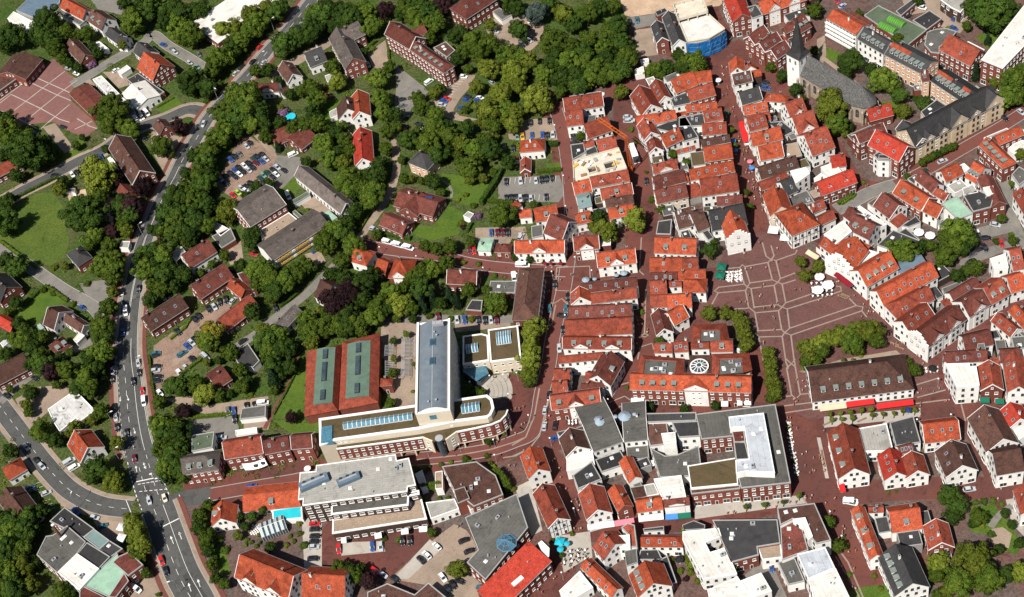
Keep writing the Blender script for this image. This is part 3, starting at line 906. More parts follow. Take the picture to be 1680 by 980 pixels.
F 555 505 575 418 765 390 762 482 3 A W nv nw
F 520 595 690 570 695 610 525 635 3 V W nv
F 170 635 350 605 335 730 170 765 5 Y W
Q 95 955 388 912 125 790 7 N r p40 h2 d3
G 435 830 745 780 425 690 8 R r t
G 757 790 962 752 748 680 8 D r s2
G 970 748 1140 735 962 640 8 D r t
F 500 -20 620 -105 715 35 660 90 540 55 3.5 K W nv
@840,585
G 335 205 470 200 342 108 6 R W
G 580 215 790 245 575 125 6 R W
G 795 240 905 40 700 130 7 D W d1
G 370 60 740 25 362 5 6 R W
F 400 45 720 15 680 110 400 95 3.7 V W
G 328 305 455 290 328 208 6 R W
G 555 265 740 255 550 218 6 D W
G 318 435 718 382 310 320 7 R r d4 t x "brick house with white stepped front gable above the cafe terrace"
G 655 770 895 685 565 555 7 A W p13 t
G 900 690 1092 672 825 510 7 A W p13 t
F 360 610 570 560 580 590 390 655 7 K W nv
G 375 660 432 812 488 640 7 B W t
F 440 815 640 720 665 870 440 920 5.5 V W nv
F 670 830 870 760 930 860 720 930 5 K W
G 858 850 940 1020 915 812 6 O W s1
F 1040 470 1240 520 1270 700 1110 720 7 B W
F 1030 460 1480 450 1480 515 1070 530 8 K W
F 1285 530 1500 520 1510 640 1340 650 8 K W nv
F 1200 620 1310 610 1320 690 1220 700 10 V W nv nw
F 1115 740 1230 800 1330 790 1500 720 1530 960 1190 970 6 A W
G 65 800 130 985 150 742 7 O W s2
@840,780
G 165 150 290 430 250 85 7 R W t ht c2
F 490 0 640 -110 720 30 530 110 6 K W
G 532 150 598 362 617 45 8 R W t s1
G 765 130 850 300 815 60 7 O r
G 1005 305 1218 275 985 210 6 O W d1
F 1140 30 1360 0 1400 180 1215 200 8 V W
+G 1222 262 1432 240 1212 200 7 D W x
F 950 100 1060 80 1085 170 985 200 6 B W nv
F 1065 80 1140 65 1180 150 1085 170 6 X W nv
G -98 1100 320 690 -205 860 7.6 S r p10 m "wide scarlet tiled roof wrapping the glass dome building"
F 380 930 545 770 650 900 480 1000 5 V W
G 645 580 735 685 760 480 7 R W s2
F 825 490 945 478 950 575 830 580 8 V W nv
F 880 420 930 385 985 400 1005 575 950 575 935 475 7 R W nv
F 905 610 1000 590 1010 700 920 730 6 A W nv
G 548 742 800 985 585 672 6 O W s3
G 938 800 1010 985 1058 668 7 O W d3
G 1035 578 1375 580 1010 500 6 O W h2
F 1180 680 1250 650 1325 860 1240 890 4 K r
F 1035 600 1170 595 1210 680 1010 680 4 K W
F 1055 430 1220 410 1220 440 1060 450 6 K W nv
@1120,585
F 105 465 745 385 868 1015 470 1058 440 940 425 830 405 640 150 665 9 A r "big grey flat brick department block filling the corner of the precinct"
F 370 487 650 455 740 935 505 925 430 940 425 835 535 825 495 565 380 575 12 L W z8
F 390 580 490 565 505 690 415 690 9.6 D W z8 nv nw
F 410 690 500 680 535 825 430 830 9.4 K W z8 nv nw
@1120,780
F 40 -75 430 -140 445 70 65 105 9 P W nv
F 70 150 462 105 460 78 60 108 8 B r nv wh
@1120,585
G 1040 370 1864 265 985 125 5.2 B W d7 t h2 "long brown-roofed market hall with white dormers and red awnings"
G 1160 615 1250 985 1295 562 7 R W d3
@1380,585
F 135 580 365 540 420 760 190 765 6 X W
F 390 530 580 480 640 690 440 720 6 K W
G 672 702 962 668 655 548 6 O W s3 t
G 285 800 345 1000 400 770 6 S W
G 468 825 520 985 570 768 6 R W t
G 470 790 590 760 440 735 6 D W
G 750 765 842 975 890 680 7 B W t c2 s2
F 840 60 1030 55 1035 80 1085 78 1112 230 930 245 10 V W nv cw
G 845 58 1180 40 828 -30 7 D W
G 1088 82 1118 278 1188 30 7 R r t
G 1290 0 1335 290 1390 -10 7 R W s2
G 1012 500 1165 775 1150 388 8 B W t
G 1250 960 1480 920 1222 780 8 B W
G 1250 455 1335 592 1368 380 7 S W t s2
F 1340 600 1395 580 1480 530 1480 640 1390 690 5 V W nv
@1380,780
G 75 280 230 682 142 265 7 O W d3
G 220 305 345 300 205 258 6 R W
G 410 465 660 430 358 300 6 O W d1
G 655 410 703 602 745 280 6 R r t s2
G 292 655 430 975 440 560 7 K W d5
G 1380 120 1440 320 1480 30 7 R W
@1120,780
F 760 262 1060 225 1192 522 1075 550 955 400 885 350 785 400 9 B W
F 785 405 885 352 955 402 1010 600 800 680 7 D W
F 887 352 985 340 1045 490 1010 520 960 400 10 V W nv
F 920 635 1145 580 1225 745 1010 835 9 L W
F 1010 835 1230 750 1340 980 1060 1010 9 V W
F 240 360 760 355 785 545 600 575 610 640 390 700 7 K r
F 600 570 785 540 800 660 640 680 6 E W nv
F 0 455 290 425 310 490 180 540 220 620 345 580 435 790 165 835 0 520 7 V W
F 0 400 90 365 180 400 175 430 0 440 6 K W nv
F 200 925 440 815 550 985 220 1010 6 V W
F 465 850 630 785 715 930 550 985 7 V W
F 765 700 900 665 980 850 850 880 5 A W
@560,780
F 810 -70 1085 -110 1240 0 1300 155 1065 250 905 120 7 B r
F 680 220 910 190 945 270 720 350 4 X W nv
F 595 -10 650 -40 690 85 640 105 4 V W nv nw
F 755 -25 812 -35 815 105 757 110 4.2 E W nv nw
F 905 120 990 92 1030 185 935 225 8 B r nv nw
F 985 195 1020 180 1068 265 1040 280 4.4 E W nv nw
F 995 340 1410 150 1500 420 1160 840 1010 700 1100 600 8 A r "grey flat building carrying the big blue glass dome"
F 210 940 370 870 590 960 700 865 840 980 560 1040 210 1040 5 B W
@280,780
G 1050 985 1400 1010 1170 795 6 O W s2
G 512 822 945 1000 492 612 9 O W x2 t d2 "large orange roofed hotel with white half timbered gables by the main road"
G 580 300 1045 252 530 170 3 O W p24 d1
G 335 265 322 415 410 185 4 O W d1
@480,730,5.767
F 70 265 220 250 225 195 975 92 985 150 1100 125 1165 380 1090 395 1085 440 95 575 100 510 55 520 12 X d "long stepped block with pale tiled flat roof and white rims, top tier"
+F 365 570 1090 450 1195 430 1200 465 1100 485 1095 570 365 660 9 A d cw nv
+F 380 705 1110 590 1120 500 1215 490 1270 700 375 840 5.5 E d cw nv
@0,780
F 520 258 760 432 670 500 400 370 6 K r
F 540 405 690 535 620 630 460 785 295 640 370 490 430 480 7 A r
F 755 432 880 525 800 597 672 500 6.3 T r nv
F 880 525 985 590 885 660 800 597 6 K r
F 700 540 885 655 795 750 625 630 6.6 K r nv
F 620 630 795 750 640 920 465 780 7.3 V W
F 940 625 1000 780 880 980 665 885 6.2 C W nv
F 905 700 960 650 1040 615 1150 720 1030 810 1000 780 6.8 D r nv
F 870 980 1000 785 1035 850 930 985 6.4 D r nv
F 640 940 665 888 850 985 640 1000 6.5 D r nv
G 175 85 332 288 45 100 5 B W
@1020,520,5.765
G 75 690 1225 720 95 545 9 O r d10 X55,4.2 "broad orange-roofed brick house with white gable beside the round glass rooflight"
M 185 360 600 395 580 575 135 535 222 400 520 415 500 565 200 545 9 11.5 R r
M 850 350 1205 340 1235 505 850 545 920 395 1140 385 1150 530 920 545 9 11.5 R r
M 665 75 990 60 1020 215 660 235 745 125 930 118 935 225 745 232 8 10.5 R r
G 655 310 830 305 655 250 8 R W
G 840 335 1055 330 840 230 8 R W d1
G 305 345 480 345 320 255 8 R W d1
G 495 340 635 330 497 240 8 R W
@490,500,3.768
F 1170 155 1355 130 1375 330 1185 355 7.5 P k cw nv
F 1015 195 1130 180 1170 190 1178 345 1015 370 6 P k cw nv
Q 500 505 578 500 498 455 5 R r hh
'''
buildings(BLD)
# ------------------------------------------------------------------ hand built landmarks
def frame_from(p_near_a, p_near_b, h):
    A, B = at2(p_near_a, h), at2(p_near_b, h); e = (B-A).normalized(); return A, B, e
def root_at(name, cat, label, c, rz, group=None):
    o = thing(name, cat, '', (c.x, c.y, 0), rz, group, label=label); o.matrix_basis = Matrix.Translation((c.x, c.y, 0)) @ Matrix.Rotation(rz, 4, 'Z'); return o
M_STONE = mat('church_stone', (.42, .33, .24), (.25, .21, .17), scale=.8, amt=.25, rows=4., stain=.3)
M_CHSLATE = mat('church_slate', (.135, .13, .125), (.06, .06, .06), scale=1.6, fine=5, amt=.5, rows=4, stain=.3)
def lancet(w_, h_, frame, glass):
    b = MB(); n = 6; out = []
    for sc_, m_, y in ((1.25, 0, .03), (1., 1, .06)):
        W = w_*sc_/2; pts = [(-W, y, -h_/2*(1 if sc_ == 1 else 1.06)), (W, y, -h_/2*(1 if sc_ == 1 else 1.06))]
        for k in range(n+1): a = k/n*pi; pts.append((W*cos(a), y, h_/2-w_*.6+W*1.3*sin(a)))
        b.face(pts[::-1], m_)
    b.box((0, .07, -.1), (.09, .03, h_*.8), m=0); b.box((0, .07, 0), (w_*.9, .03, .08), m=0)
    return b.mesh('church_window', [frame, glass])
LANC = lancet(1.5, 4.2, M_STONE, M_GLASS); LANC_S = lancet(.8, 2.0, flat('tower_louvre_frame', (.4, .4, .38)), M_DARK)
def church():
    # nave
    h = 9.0; A, B = at2((1309.8, 122.4), h), at2((1397, 173.5), h); e = (B-A).normalized(); tp = tan(radians(50))
    wv, n = slope_w(A, e, (1328, 92), h, tp); wv = min(wv, 8.); L = (B-A).length
    ctr = (A+B)/2+n*wv; rz = atan2(e.y, e.x)
    if Vector((-e.y, e.x)).dot(n) < 0: rz += pi
    r = root_at('church', 'church', 'old church with slate nave roof and black spire on a white tower', ctr, rz)
    zr = h+wv*tp; hl = L/2; sgn = 1 if Vector((cos(rz), sin(rz))).dot(e) > 0 else -1
    ap = [(hl, -wv), (hl+wv*.75, -wv*.72), (hl+wv*1.15, -wv*.28), (hl+wv*1.15, wv*.28), (hl+wv*.75, wv*.72), (hl, wv)]
    ap = [(x*sgn, y) for x, y in ap]
    if sgn < 0: ap = ap
    b = MB(); s = sgn
    b.face([(-hl*s, -wv, h), (hl*s, -wv, h), (hl*s, 0, zr), (-hl*s, 0, zr)]); b.face([(-hl*s, wv, h), (hl*s, wv, h), (hl*s, 0, zr), (-hl*s, 0, zr)])
    for i in range(5): b.face([(*ap[i], h), (*ap[i+1], h), (hl*s, 0, zr)])
    b.face([(-hl*s, -wv, h-.25), (hl*s, -wv, h-.25), (hl*s, -wv, h), (-hl*s, -wv, h)])
    for i in range(5): b.face([(*ap[i], h-.25), (*ap[i+1], h-.25), (*ap[i+1], h), (*ap[i], h)])
    b.box((0, 0, zr), (2*hl, .3, .2))
    b.build('nave_roof', [M_CHSLATE], r)
    outl = [(-hl*s, -wv)]+ap+[(-hl*s, wv)]
    ins = inset(outl, .4); b = MB(); b.prism(ins, 0, h-.05); 
    b.face([(-hl*s+.4*s, -wv+.4, h-.1), (-hl*s+.4*s, wv-.4, h-.1), (-hl*s+.4*s, 0, zr-.5)])
    b.build('nave_wall', [M_STONE], r)
    N = 5
    for k in range(N):
        x = (-hl+(k+.5)*L/N)*s
        for y, a in ((-wv+.4, pi), (wv-.4, 0)): obj('church_window', LANC, r, (x, y, 5.2), (0, 0, a))
    for k in range(N+1):
        x = (-hl+.2+k*(L-.4)/N)*s
        for y in (-wv-.3, wv+.3):
            b = MB(); b.box((0, 0, 3.4), (.9, 1.5, 6.8)); b.box((0, 0, 7.1), (.9, 1.5, .6), top=(1, .3)); b.build('buttress', [M_STONE], r, (x, y, 0))
    for i in range(5):
        a, c = Vector(ap[i]), Vector(ap[i+1]); mid = (a+c)/2*.985; d = (c-a); an = atan2(d.y, d.x)
        nn = Vector((d.y, -d.x)).normalized()
        if nn.dot(mid-Vector((hl*s, 0))) < 0: nn = -nn
        mid = (a+c)/2-nn*.38; obj('church_window', LANC, r, (mid.x, mid.y, 5.0), (0, 0, atan2(nn.y, nn.x)-pi/2))
        b = MB(); b.box((0, 0, 3.4), (.9, 1.4, 6.8)); b.box((0, 0, 7.), (.9, 1.4, .5), top=(1, .3))
        nd = (a-Vector((hl*s, 0))).normalized(); b.build('buttress', [M_STONE], r, (a.x+nd.x*.3, a.y+nd.y*.3, 0), (0, 0, atan2(nd.y, nd.x)-pi/2))
    foot([(r.matrix_basis @ Vector((x, y, 0))).xy for x, y in outl], h, -1)
    # tower (same thing: part of the church)
    ht = 17.5; P = at2((1310.4, 99.5), ht); Lf = at2((1288.8, 88.5), ht); R_ = at2((1328.8, 88.0), ht)
    u = (Lf-P); u2 = (R_-P); sd_ = (u.length+u2.length)/2; u.normalize()
    v = Vector((-u.y, u.x)); v = v if v.dot(u2) > 0 else -v
    c = P+u*sd_/2+v*sd_/2; inv = r.matrix_basis.inverted(); cl = inv @ Vector((c.x, c.y, 0)); an = atan2(u.y, u.x)-rz
    b = MB(); b.box((0, 0, ht/2), (sd_, sd_, ht)); b.box((0, 0, ht-.15), (sd_+.5, sd_+.5, .35))
    tw = b.build('tower', [WALL['W']], r, (cl.x, cl.y, 0), (0, 0, an))
    for k in range(4):
        a = k*pi/2; nx, ny = cos(a), sin(a)
        for o_ in (-sd_*.22, sd_*.22): obj('belfry_opening', LANC_S, tw, (nx*sd_/2-ny*o_, ny*sd_/2+nx*o_, ht-2.4), (0, 0, a-pi/2))
        obj('belfry_opening', LANC_S, tw, (nx*sd_/2, ny*sd_/2, ht-6.5), (0, 0, a-pi/2), (.7, 1, .8))
    za = ht+20; b = MB(); q = sd_/2+.35
    base = [(-q, -q), (q, -q), (q, q), (-q, q)]; oc = [(q*.82*cos(pi/8+k*pi/4), q*.82*sin(pi/8+k*pi/4)) for k in range(8)]
    zb = ht+2.0
    for k in range(8): b.face([(*oc[k], zb), (*oc[(k+1) % 8], zb), (0, 0, za)])
    cs = [(q, q), (-q, q), (-q, -q), (q, -q)]
    for k in range(4):
        i0, i1 = 2*k, 2*k+1; b.face([(*oc[i0], zb), (*oc[i1], zb), (*cs[k], ht)]); j = (i1+1) % 8
        b.face([(*oc[i1], zb), (*oc[j], zb), (*cs[(k+1) % 4], ht), (*cs[k], ht)])
    b.build('spire', [ROOF['K']], r, (cl.x, cl.y, .1), (0, 0, an))
    b = MB(); b.tube((0, 0, za-.3), (0, 0, za+2.2), .07); b.box((0, 0, za+1.4), (1.1, .1, .1)); b.tube((0, 0, za+2.2), (0, 0, za+2.6), .22, .05)
    b.build('spire_cross', [M_DARK], r, (cl.x, cl.y, .1), (0, 0, an))
    foot([c+u*a+v*d for a, d in ((-sd_/2, -sd_/2), (sd_/2, -sd_/2), (sd_/2, sd_/2), (-sd_/2, sd_/2))], ht, -1)
church()

def skylight_strip(root, pa, pb, width, h, n, hh=1.0):
    """row of glazed bays between two surveyed points, each pane frame a part"""
    inv = root.matrix_basis.inverted(); a = inv @ at(pa, h); b_ = inv @ at(pb, h); d = b_-a; L = d.length; an = atan2(d.y, d.x); st = L/n
    b = MB(); w2 = width/2; x0, x1 = -st/2+.07, st/2-.07
    b.face([(x0, -w2, 0), (x1, -w2, 0), (x1, -w2, .35), (x0, -w2, .35)], 1); b.face([(x0, w2, 0), (x1, w2, 0), (x1, w2, .35), (x0, w2, .35)], 1)
    b.face([(x0, -w2, .35), (x1, -w2, .35), (x1, 0, hh), (x0, 0, hh)]); b.face([(x1, w2, .35), (x0, w2, .35), (x0, 0, hh), (x1, 0, hh)])
    b.face([(x0, -w2, .3), (x0, 0, hh-.02), (x0, w2, .3)]); b.face([(x1, -w2, .3), (x1, 0, hh-.02), (x1, w2, .3)])
    for x in (x0-.02, x1+.02):
        b.tube((x, -w2, .38), (x, 0, hh+.03), .07, n=5, m=1); b.tube((x, w2, .38), (x, 0, hh+.03), .07, n=5, m=1)
    m_ = b.mesh('glazed_bay', [M_BLUEGL, M_TRIM])
    for k in range(n):
        c = a+d*((k+.5)/n); obj('glazed_bay', m_, root, (c.x, c.y, h), (0, 0, an))

def tower_block():
    org(560, 390); A = at2(px(598, 690), 20.5); B = at2(px(865, 655), 20.5)
    C = at2((683.5, 678.9), 20.5); D = at2((740.6, 671.7), 20.5)
    ctr = (A+B+C+D)/4; e = ((B-A)+(D-C)).normalized(); rz = atan2(e.y, e.x)
    W = ((B-A).length+(D-C).length)/2; L = ((A-C).length+(B-D).length)/2
    r = root_at('office_tower', 'office block', 'tall cream office block under a long blue-grey barrel roof', ctr, rz)
    H = 20.5
    b = MB(); b.prism([(-W/2, -L/2), (W/2, -L/2), (W/2, L/2), (-W/2, L/2)], 0, H-.6); b.build('wall', [WALL['k']], r)
    b = MB(); N = 14; w2 = W/2-1.1; l2 = L/2-.9; rise = 2.0
    arc = [(-w2+2*w2*k/N, H-.7+rise*(1-(2*k/N-1)**2)) for k in range(N+1)]
    for k in range(N): b.face([(arc[k][0], -l2, arc[k][1]), (arc[k+1][0], -l2, arc[k+1][1]), (arc[k+1][0], l2, arc[k+1][1]), (arc[k][0], l2, arc[k][1])])
    b.build('barrel_roof', [mat('zinc_barrel_roof', (.155, .185, .215), (.125, .15, .18), rough=.5, amt=.1, rows=-1.6, stain=.12)], r, smooth=True)
    for y in (-l2, l2):
        b = MB(); b.face([(x, y, z) for x, z in arc]); b.box((0, y, H-.75), (2*w2, .3, .3)); b.build('roof_end_panel', [M_TRIM], r)
    for x in (-W/2+.4, W/2-.4):
        b = MB(); b.box((x, 0, H-.1), (.8, L, 1.1)); b.build('parapet', [M_TRIM], r)
    for y in (-L/2+.35, L/2-.35):
        b = MB(); b.box((0, y, H-.35), (W-1.6, .7, .5)); b.build('parapet', [M_TRIM], r)
    b = MB(); b.box((w2+.35, 0, H-.45), (.7, L-1.4, .12)); b.build('gutter', [M_DARK], r)
    b = MB(); b.box((0, 0, H-.7+rise+.08), (.3, 2*l2, .14)); b.build('ridge_rail', [M_METAL], r)
    for t in (.02, -.24):
        b = MB(); b.box((0, 0, .1), (2.3, 3.4, .5)); b.box((0, 0, .37), (1.9, 3.0, .1), m=1)
        b.build('roof_window', [M_BLUEGL, M_SKYGL], r, (0, L*(.27+t-.06) if t > 0 else L*(.02), H+rise-.75))
    b = MB(); b.box((0, 0, .7), (4.2, 1.6, 1.5)); b.tube((-1.2, 0, 1.45), (-1.2, 0, 1.7), .5); b.tube((1.2, 0, 1.45), (1.2, 0, 1.7), .5)
    b.build('roof_plant', [M_METAL], r, (W*.16, L*.43, H+rise-1.0))
    for x, y in ((.05, .34), (.12, .30), (-.1, -.42), (.12, -.41)): obj('roof_vent', VENT, r, (W*x, L*y, H+rise-.9), scale=(1.5, 1.5, 1.2))
    b = MB(); b.box((0, 0, 0), (2.6, .2, 2.6)); b.box((0, -.06, 0), (2.3, .2, 2.3), m=1); b.build('end_window', [M_METAL, M_BLUEGL], r, (-.5, -L/2, H-3.2))
    for z in (3.5, 6.8, 10.1, 13.4, 16.7): 
        for k in range(13):
            y = (-6+k)*L/13.6
            for x, a in ((W/2, -pi/2), (-W/2, pi/2)): obj('window', W_HOUSE, r, (x, y, z), (0, 0, a))
    foot([A, B, D, C], H, -1)
tower_block()

def offs_(L, d):
    out = []; n = len(L)
    for i in range(n):
        t = (L[min(i+1, n-1)]-L[max(i-1, 0)]).normalized(); out.append(L[i]+Vector((t.y, -t.x))*d)
    return out
def town_hall_wing():
    org(490, 500, 3.768)
    hu, hl = 13.2, 10.0
    up = [(125, 705), (1165, 558), (1196, 585), (1208, 640), (1190, 680), (1168, 697), (960, 724), (740, 768), (225, 838), (130, 872)]
    P = [at2(px(*p), hu) for p in up]; A, B = P[8], P[6]; e = (B-A).normalized(); rz = atan2(e.y, e.x); ctr = (A+B)/2
    r = root_at('town_hall_wing', 'office block', 'long low mossy-roofed wing with curved brick and cream front, blue glazed roof strip', ctr, rz)
    inv = r.matrix_basis.inverted(); loc = lambda p: (inv @ Vector((p.x, p.y, 0))).xy
    lp = [loc(p) for p in P]
    if area(lp) < 0: lp = lp[::-1]
    b = MB(); b.prism(lp, 0, hu-.4); b.build('wall', [WALL['k']], r)
    li = inset(lp, .9); b = MB(); b.prism(inset(lp, .45), hu-.42, hu-.2); b.build('roof', [ROOF['P']], r)
    b = MB(); lo = inset(lp, -.08); n = len(lo)
    for i in range(n):
        j = (i+1) % n; b.face([(*lo[i], hu+.1), (*lo[j], hu+.1), (*li[j], hu+.1), (*li[i], hu+.1)]); b.face([(*lo[i], hu-.5), (*lo[j], hu-.5), (*lo[j], hu+.1), (*lo[i], hu+.1)]); b.face([(*li[i], hu+.1), (*li[j], hu+.1), (*li[j], hu-.3), (*li[i], hu-.3)])
    b.build('parapet', [M_TRIM], r)
    # lower brick front following the street, standing on columns
    fr = [(237, 868), (500, 834), (770, 797), (835, 822), (900, 815), (970, 765), (1090, 740), (1185, 718), (1232, 698), (1256, 672), (1264, 648)]
    F_ = [loc(at2(px(*p), hl)) for p in fr]; F_ = offs_(F_, 1.7); back = [loc(at2(px(*p), hl)) for p in ((1226, 655), (1222, 598), (1190, 600), (1150, 700), (700, 765), (235, 830))]
    poly = F_+back
    b = MB(); q = poly if area(poly) > 0 else poly[::-1]; b.prism(inset(q, .05), hl-.4, hl-.12); b.build('terrace_roof', [ROOF['P']], r)
    def seg(i, j, z0, z1, m_, name, off=0., th=.5):
        for k in range(i, j):
            a, c = Vector(F_[k]), Vector(F_[k+1]); d = c-a; L = d.length; d = d/L; nn = Vector((d.y, -d.x)); 
            mid = (a+c)/2+nn*off; b = MB(); b.box((0, 0, (z0+z1)/2), (L+.1, th, z1-z0)); b.build(name, [m_], r, (mid.x, mid.y, 0), (0, 0, atan2(d.y, d.x)))
    seg(0, 2, 3.3, hl-.35, WALL['r'], 'brick_front'); seg(5, 10, 3.3, hl-.35, WALL['r'], 'brick_front')
    seg(2, 3, 3.0, hl+.3, WALL['k'], 'cream_bay'); seg(4, 5, 3.0, hl+.3, WALL['k'], 'cream_bay')
    seg(0, 2, hl-.35, hl+.2, M_TRIM, 'coping', .05); seg(5, 10, hl-.35, hl+.2, M_TRIM, 'coping', .05)
    seg(0, 2, 2.8, 3.3, WALL['k'], 'lintel', .1); seg(5, 10, 2.8, 3.3, WALL['k'], 'lintel', .1)
    seg(0, 10, 0, 2.9, M_GLASS, 'ground_floor_glazing', -3.2, .2)
    for k in (0, 1, 2, 4, 5, 6, 7, 8, 9):
        a, c = Vector(F_[k]), Vector(F_[k+1]); d = c-a; L = d.length; d = d/L; nn = Vector((d.y, -d.x)); an = atan2(d.y, d.x)+pi
        cnt = max(1, int(L/2.6)) if k < 5 else max(1, int(L/2.8))
        for i in range(cnt):
            s = a+d*((i+.5)/cnt*L)+nn*.26
            for z in (5.0, 8.0): obj('window', W_HOUSE, r, (s.x, s.y, z), (0, 0, an), (1.05, 1, 1.05))
        nc = max(1, int(round(L/5.5)))
        if k not in (2, 4):
            for i in range(nc):
                s = a+d*((i+.2)/nc*L); b = MB(); b.box((0, 0, 1.45), (.55, .9, 2.9)); b.build('column', [WALL['k']], r, (s.x, s.y, 0), (0, 0, an))
    a, c = Vector(F_[3]), Vector(F_[4]); mid = (a+c)/2; b = MB(); b.tube((0, 0, 0), (0, 0, hl-.2), 1.35, n=20); b.tube((0, 0, hl-.2), (0, 0, hl+.05), 1.5, n=20, m=1)
    b.build('entrance_cylinder', [M_SKYGL, M_METAL], r, (mid.x, mid.y+1.2, 0), smooth=False)
    # small windows of the set back top floor
    a, c = loc(P[8]), loc(P[6]); d = (c-a); L = d.length; d = d/L; nn = Vector((d.y, -d.x)); an = atan2(d.y, d.x)+pi
    for i in range(int(L/2.2)):
        s = a+d*(1.5+i*2.2)+nn*.02; obj('window', W_SMALL, r, (s.x, s.y, 11.5), (0, 0, an), (1.3, 1, .9))
    skylight_strip(r, px(278, 752), px(705, 690), 3.4, hu-.2, 15, 1.3)
    skylight_strip(r, px(1008, 648), px(1120, 630), 4.4, hu-.2, 5, 1.4)
    g = inv @ at(px(175, 805), hu); b = MB(); b.box((0, 0, -.2), (5.5, 8, 1.6), m=0, top=(.75, .9)); b.build('glazed_stair_roof', [M_BLUEGL], r, (g.x, g.y, hu))
    foot(P, hu, -1); foot([(r.matrix_basis @ Vector((p[0], p[1], 0))).xy for p in poly], hl, -1)
    for (pa, pb, wd, h, n) in (((1035, 275), (1108, 262), 4.5, 6.1, 4), ((1222, 210), (1312, 196), 6.5, 7.6, 6)):
        c = thing('roof_lantern', 'rooflight', '', at((px(*pa)[0], px(*pa)[1]), h)-Vector((0, 0, 0)), 0, 'roof lanterns of the pavilion', label='blue glazed roof lantern on the %s mossy flat pavilion' % ('lower' if n == 4 else 'higher'))
        c.matrix_basis = Matrix.Translation(at(px(*pa), h)-Vector((0, 0, .3))); 
        inv2 = c.matrix_basis.inverted(); A_ = inv2 @ at(px(*pa), h); 
        d = at(px(*pb), h)-at(px(*pa), h); L = d.length; an = atan2(d.y, d.x); st = L/n; w2 = wd/2; b = MB(); x0, x1 = -st/2+.07, st/2-.07
        b.face([(x0, -w2, .35), (x1, -w2, .35), (x1, 0, 1.2), (x0, 0, 1.2)]); b.face([(x1, w2, .35), (x0, w2, .35), (x0, 0, 1.2), (x1, 0, 1.2)])
        b.box((0, 0, .17), (st, wd, .34), m=1)
        for x in (x0-.02, x1+.02): b.tube((x, -w2, .38), (x, 0, 1.23), .07, n=5, m=1); b.tube((x, w2, .38), (x, 0, 1.23), .07, n=5, m=1)
        m_ = b.mesh('glazed_bay', [M_BLUEGL, M_TRIM]); dn = d/L
        for k in range(n): obj('glazed_bay', m_, c, (dn.x*(k+.5)*st, dn.y*(k+.5)*st, 0), (0, 0, an))
    # glass entrance wedge and the fan of steps
    G = [at(px(*p), 3) for p in ((1012, 378), (1150, 368), (1176, 425), (1105, 490), (1020, 430))]
    c0 = sum(G, Vector())/5; r2 = thing('glass_entrance', 'entrance', '', (c0.x, c0.y, 0), label='dark glass entrance wedge below the mossy pavilion')
    b = MB(); g2 = [(p.x-c0.x, p.y-c0.y) for p in G]; q = g2 if area(g2) > 0 else g2[::-1]; b.prism(q, 0, 3.0); b.build('glass_wall', [M_SKYGL], r2)
    b = MB(); b.face([(*q[i], 3.05+(1.6 if i in (0, 1) else 0)) for i in range(5)]); b.build('glass_roof', [M_BLUEGL], r2)
    cs = at2(px(1090, 560)); pts = [at2(px(*p)) for p in ((1180, 530), (1205, 525), (1232, 520), (1262, 515), (1292, 510))]
    a0 = at2(px(1160, 470)); a1 = at2(px(1300, 450)); a2 = at2(px(1275, 580))
    ang0 = atan2((a2-cs).y, (a2-cs).x); ang1 = atan2((a1-cs).y, (a1-cs).x)+.25
    st = thing('fan_steps', 'steps', '', (cs.x, cs.y, 0), label='fan of pale curved steps in front of the glass entrance'); 
    for k, p in enumerate(pts):
        R0 = (p-cs).length; R1 = R0+1.75; b = MB(); N = 14; z = .75-.15*k
        for i in range(N):
            t0, t1 = ang0+(ang1-ang0)*i/N, ang0+(ang1-ang0)*(i+1)/N
            q = [(R0*cos(t0), R0*sin(t0)), (R1*cos(t0), R1*sin(t0)), (R1*cos(t1), R1*sin(t1)), (R0*cos(t1), R0*sin(t1))]
            b.prism(q, 0, z)
        b.build('step', [mat('step_stone', (.36, .33, .285), (.30, .275, .24), amt=.1)], st)
town_hall_wing()

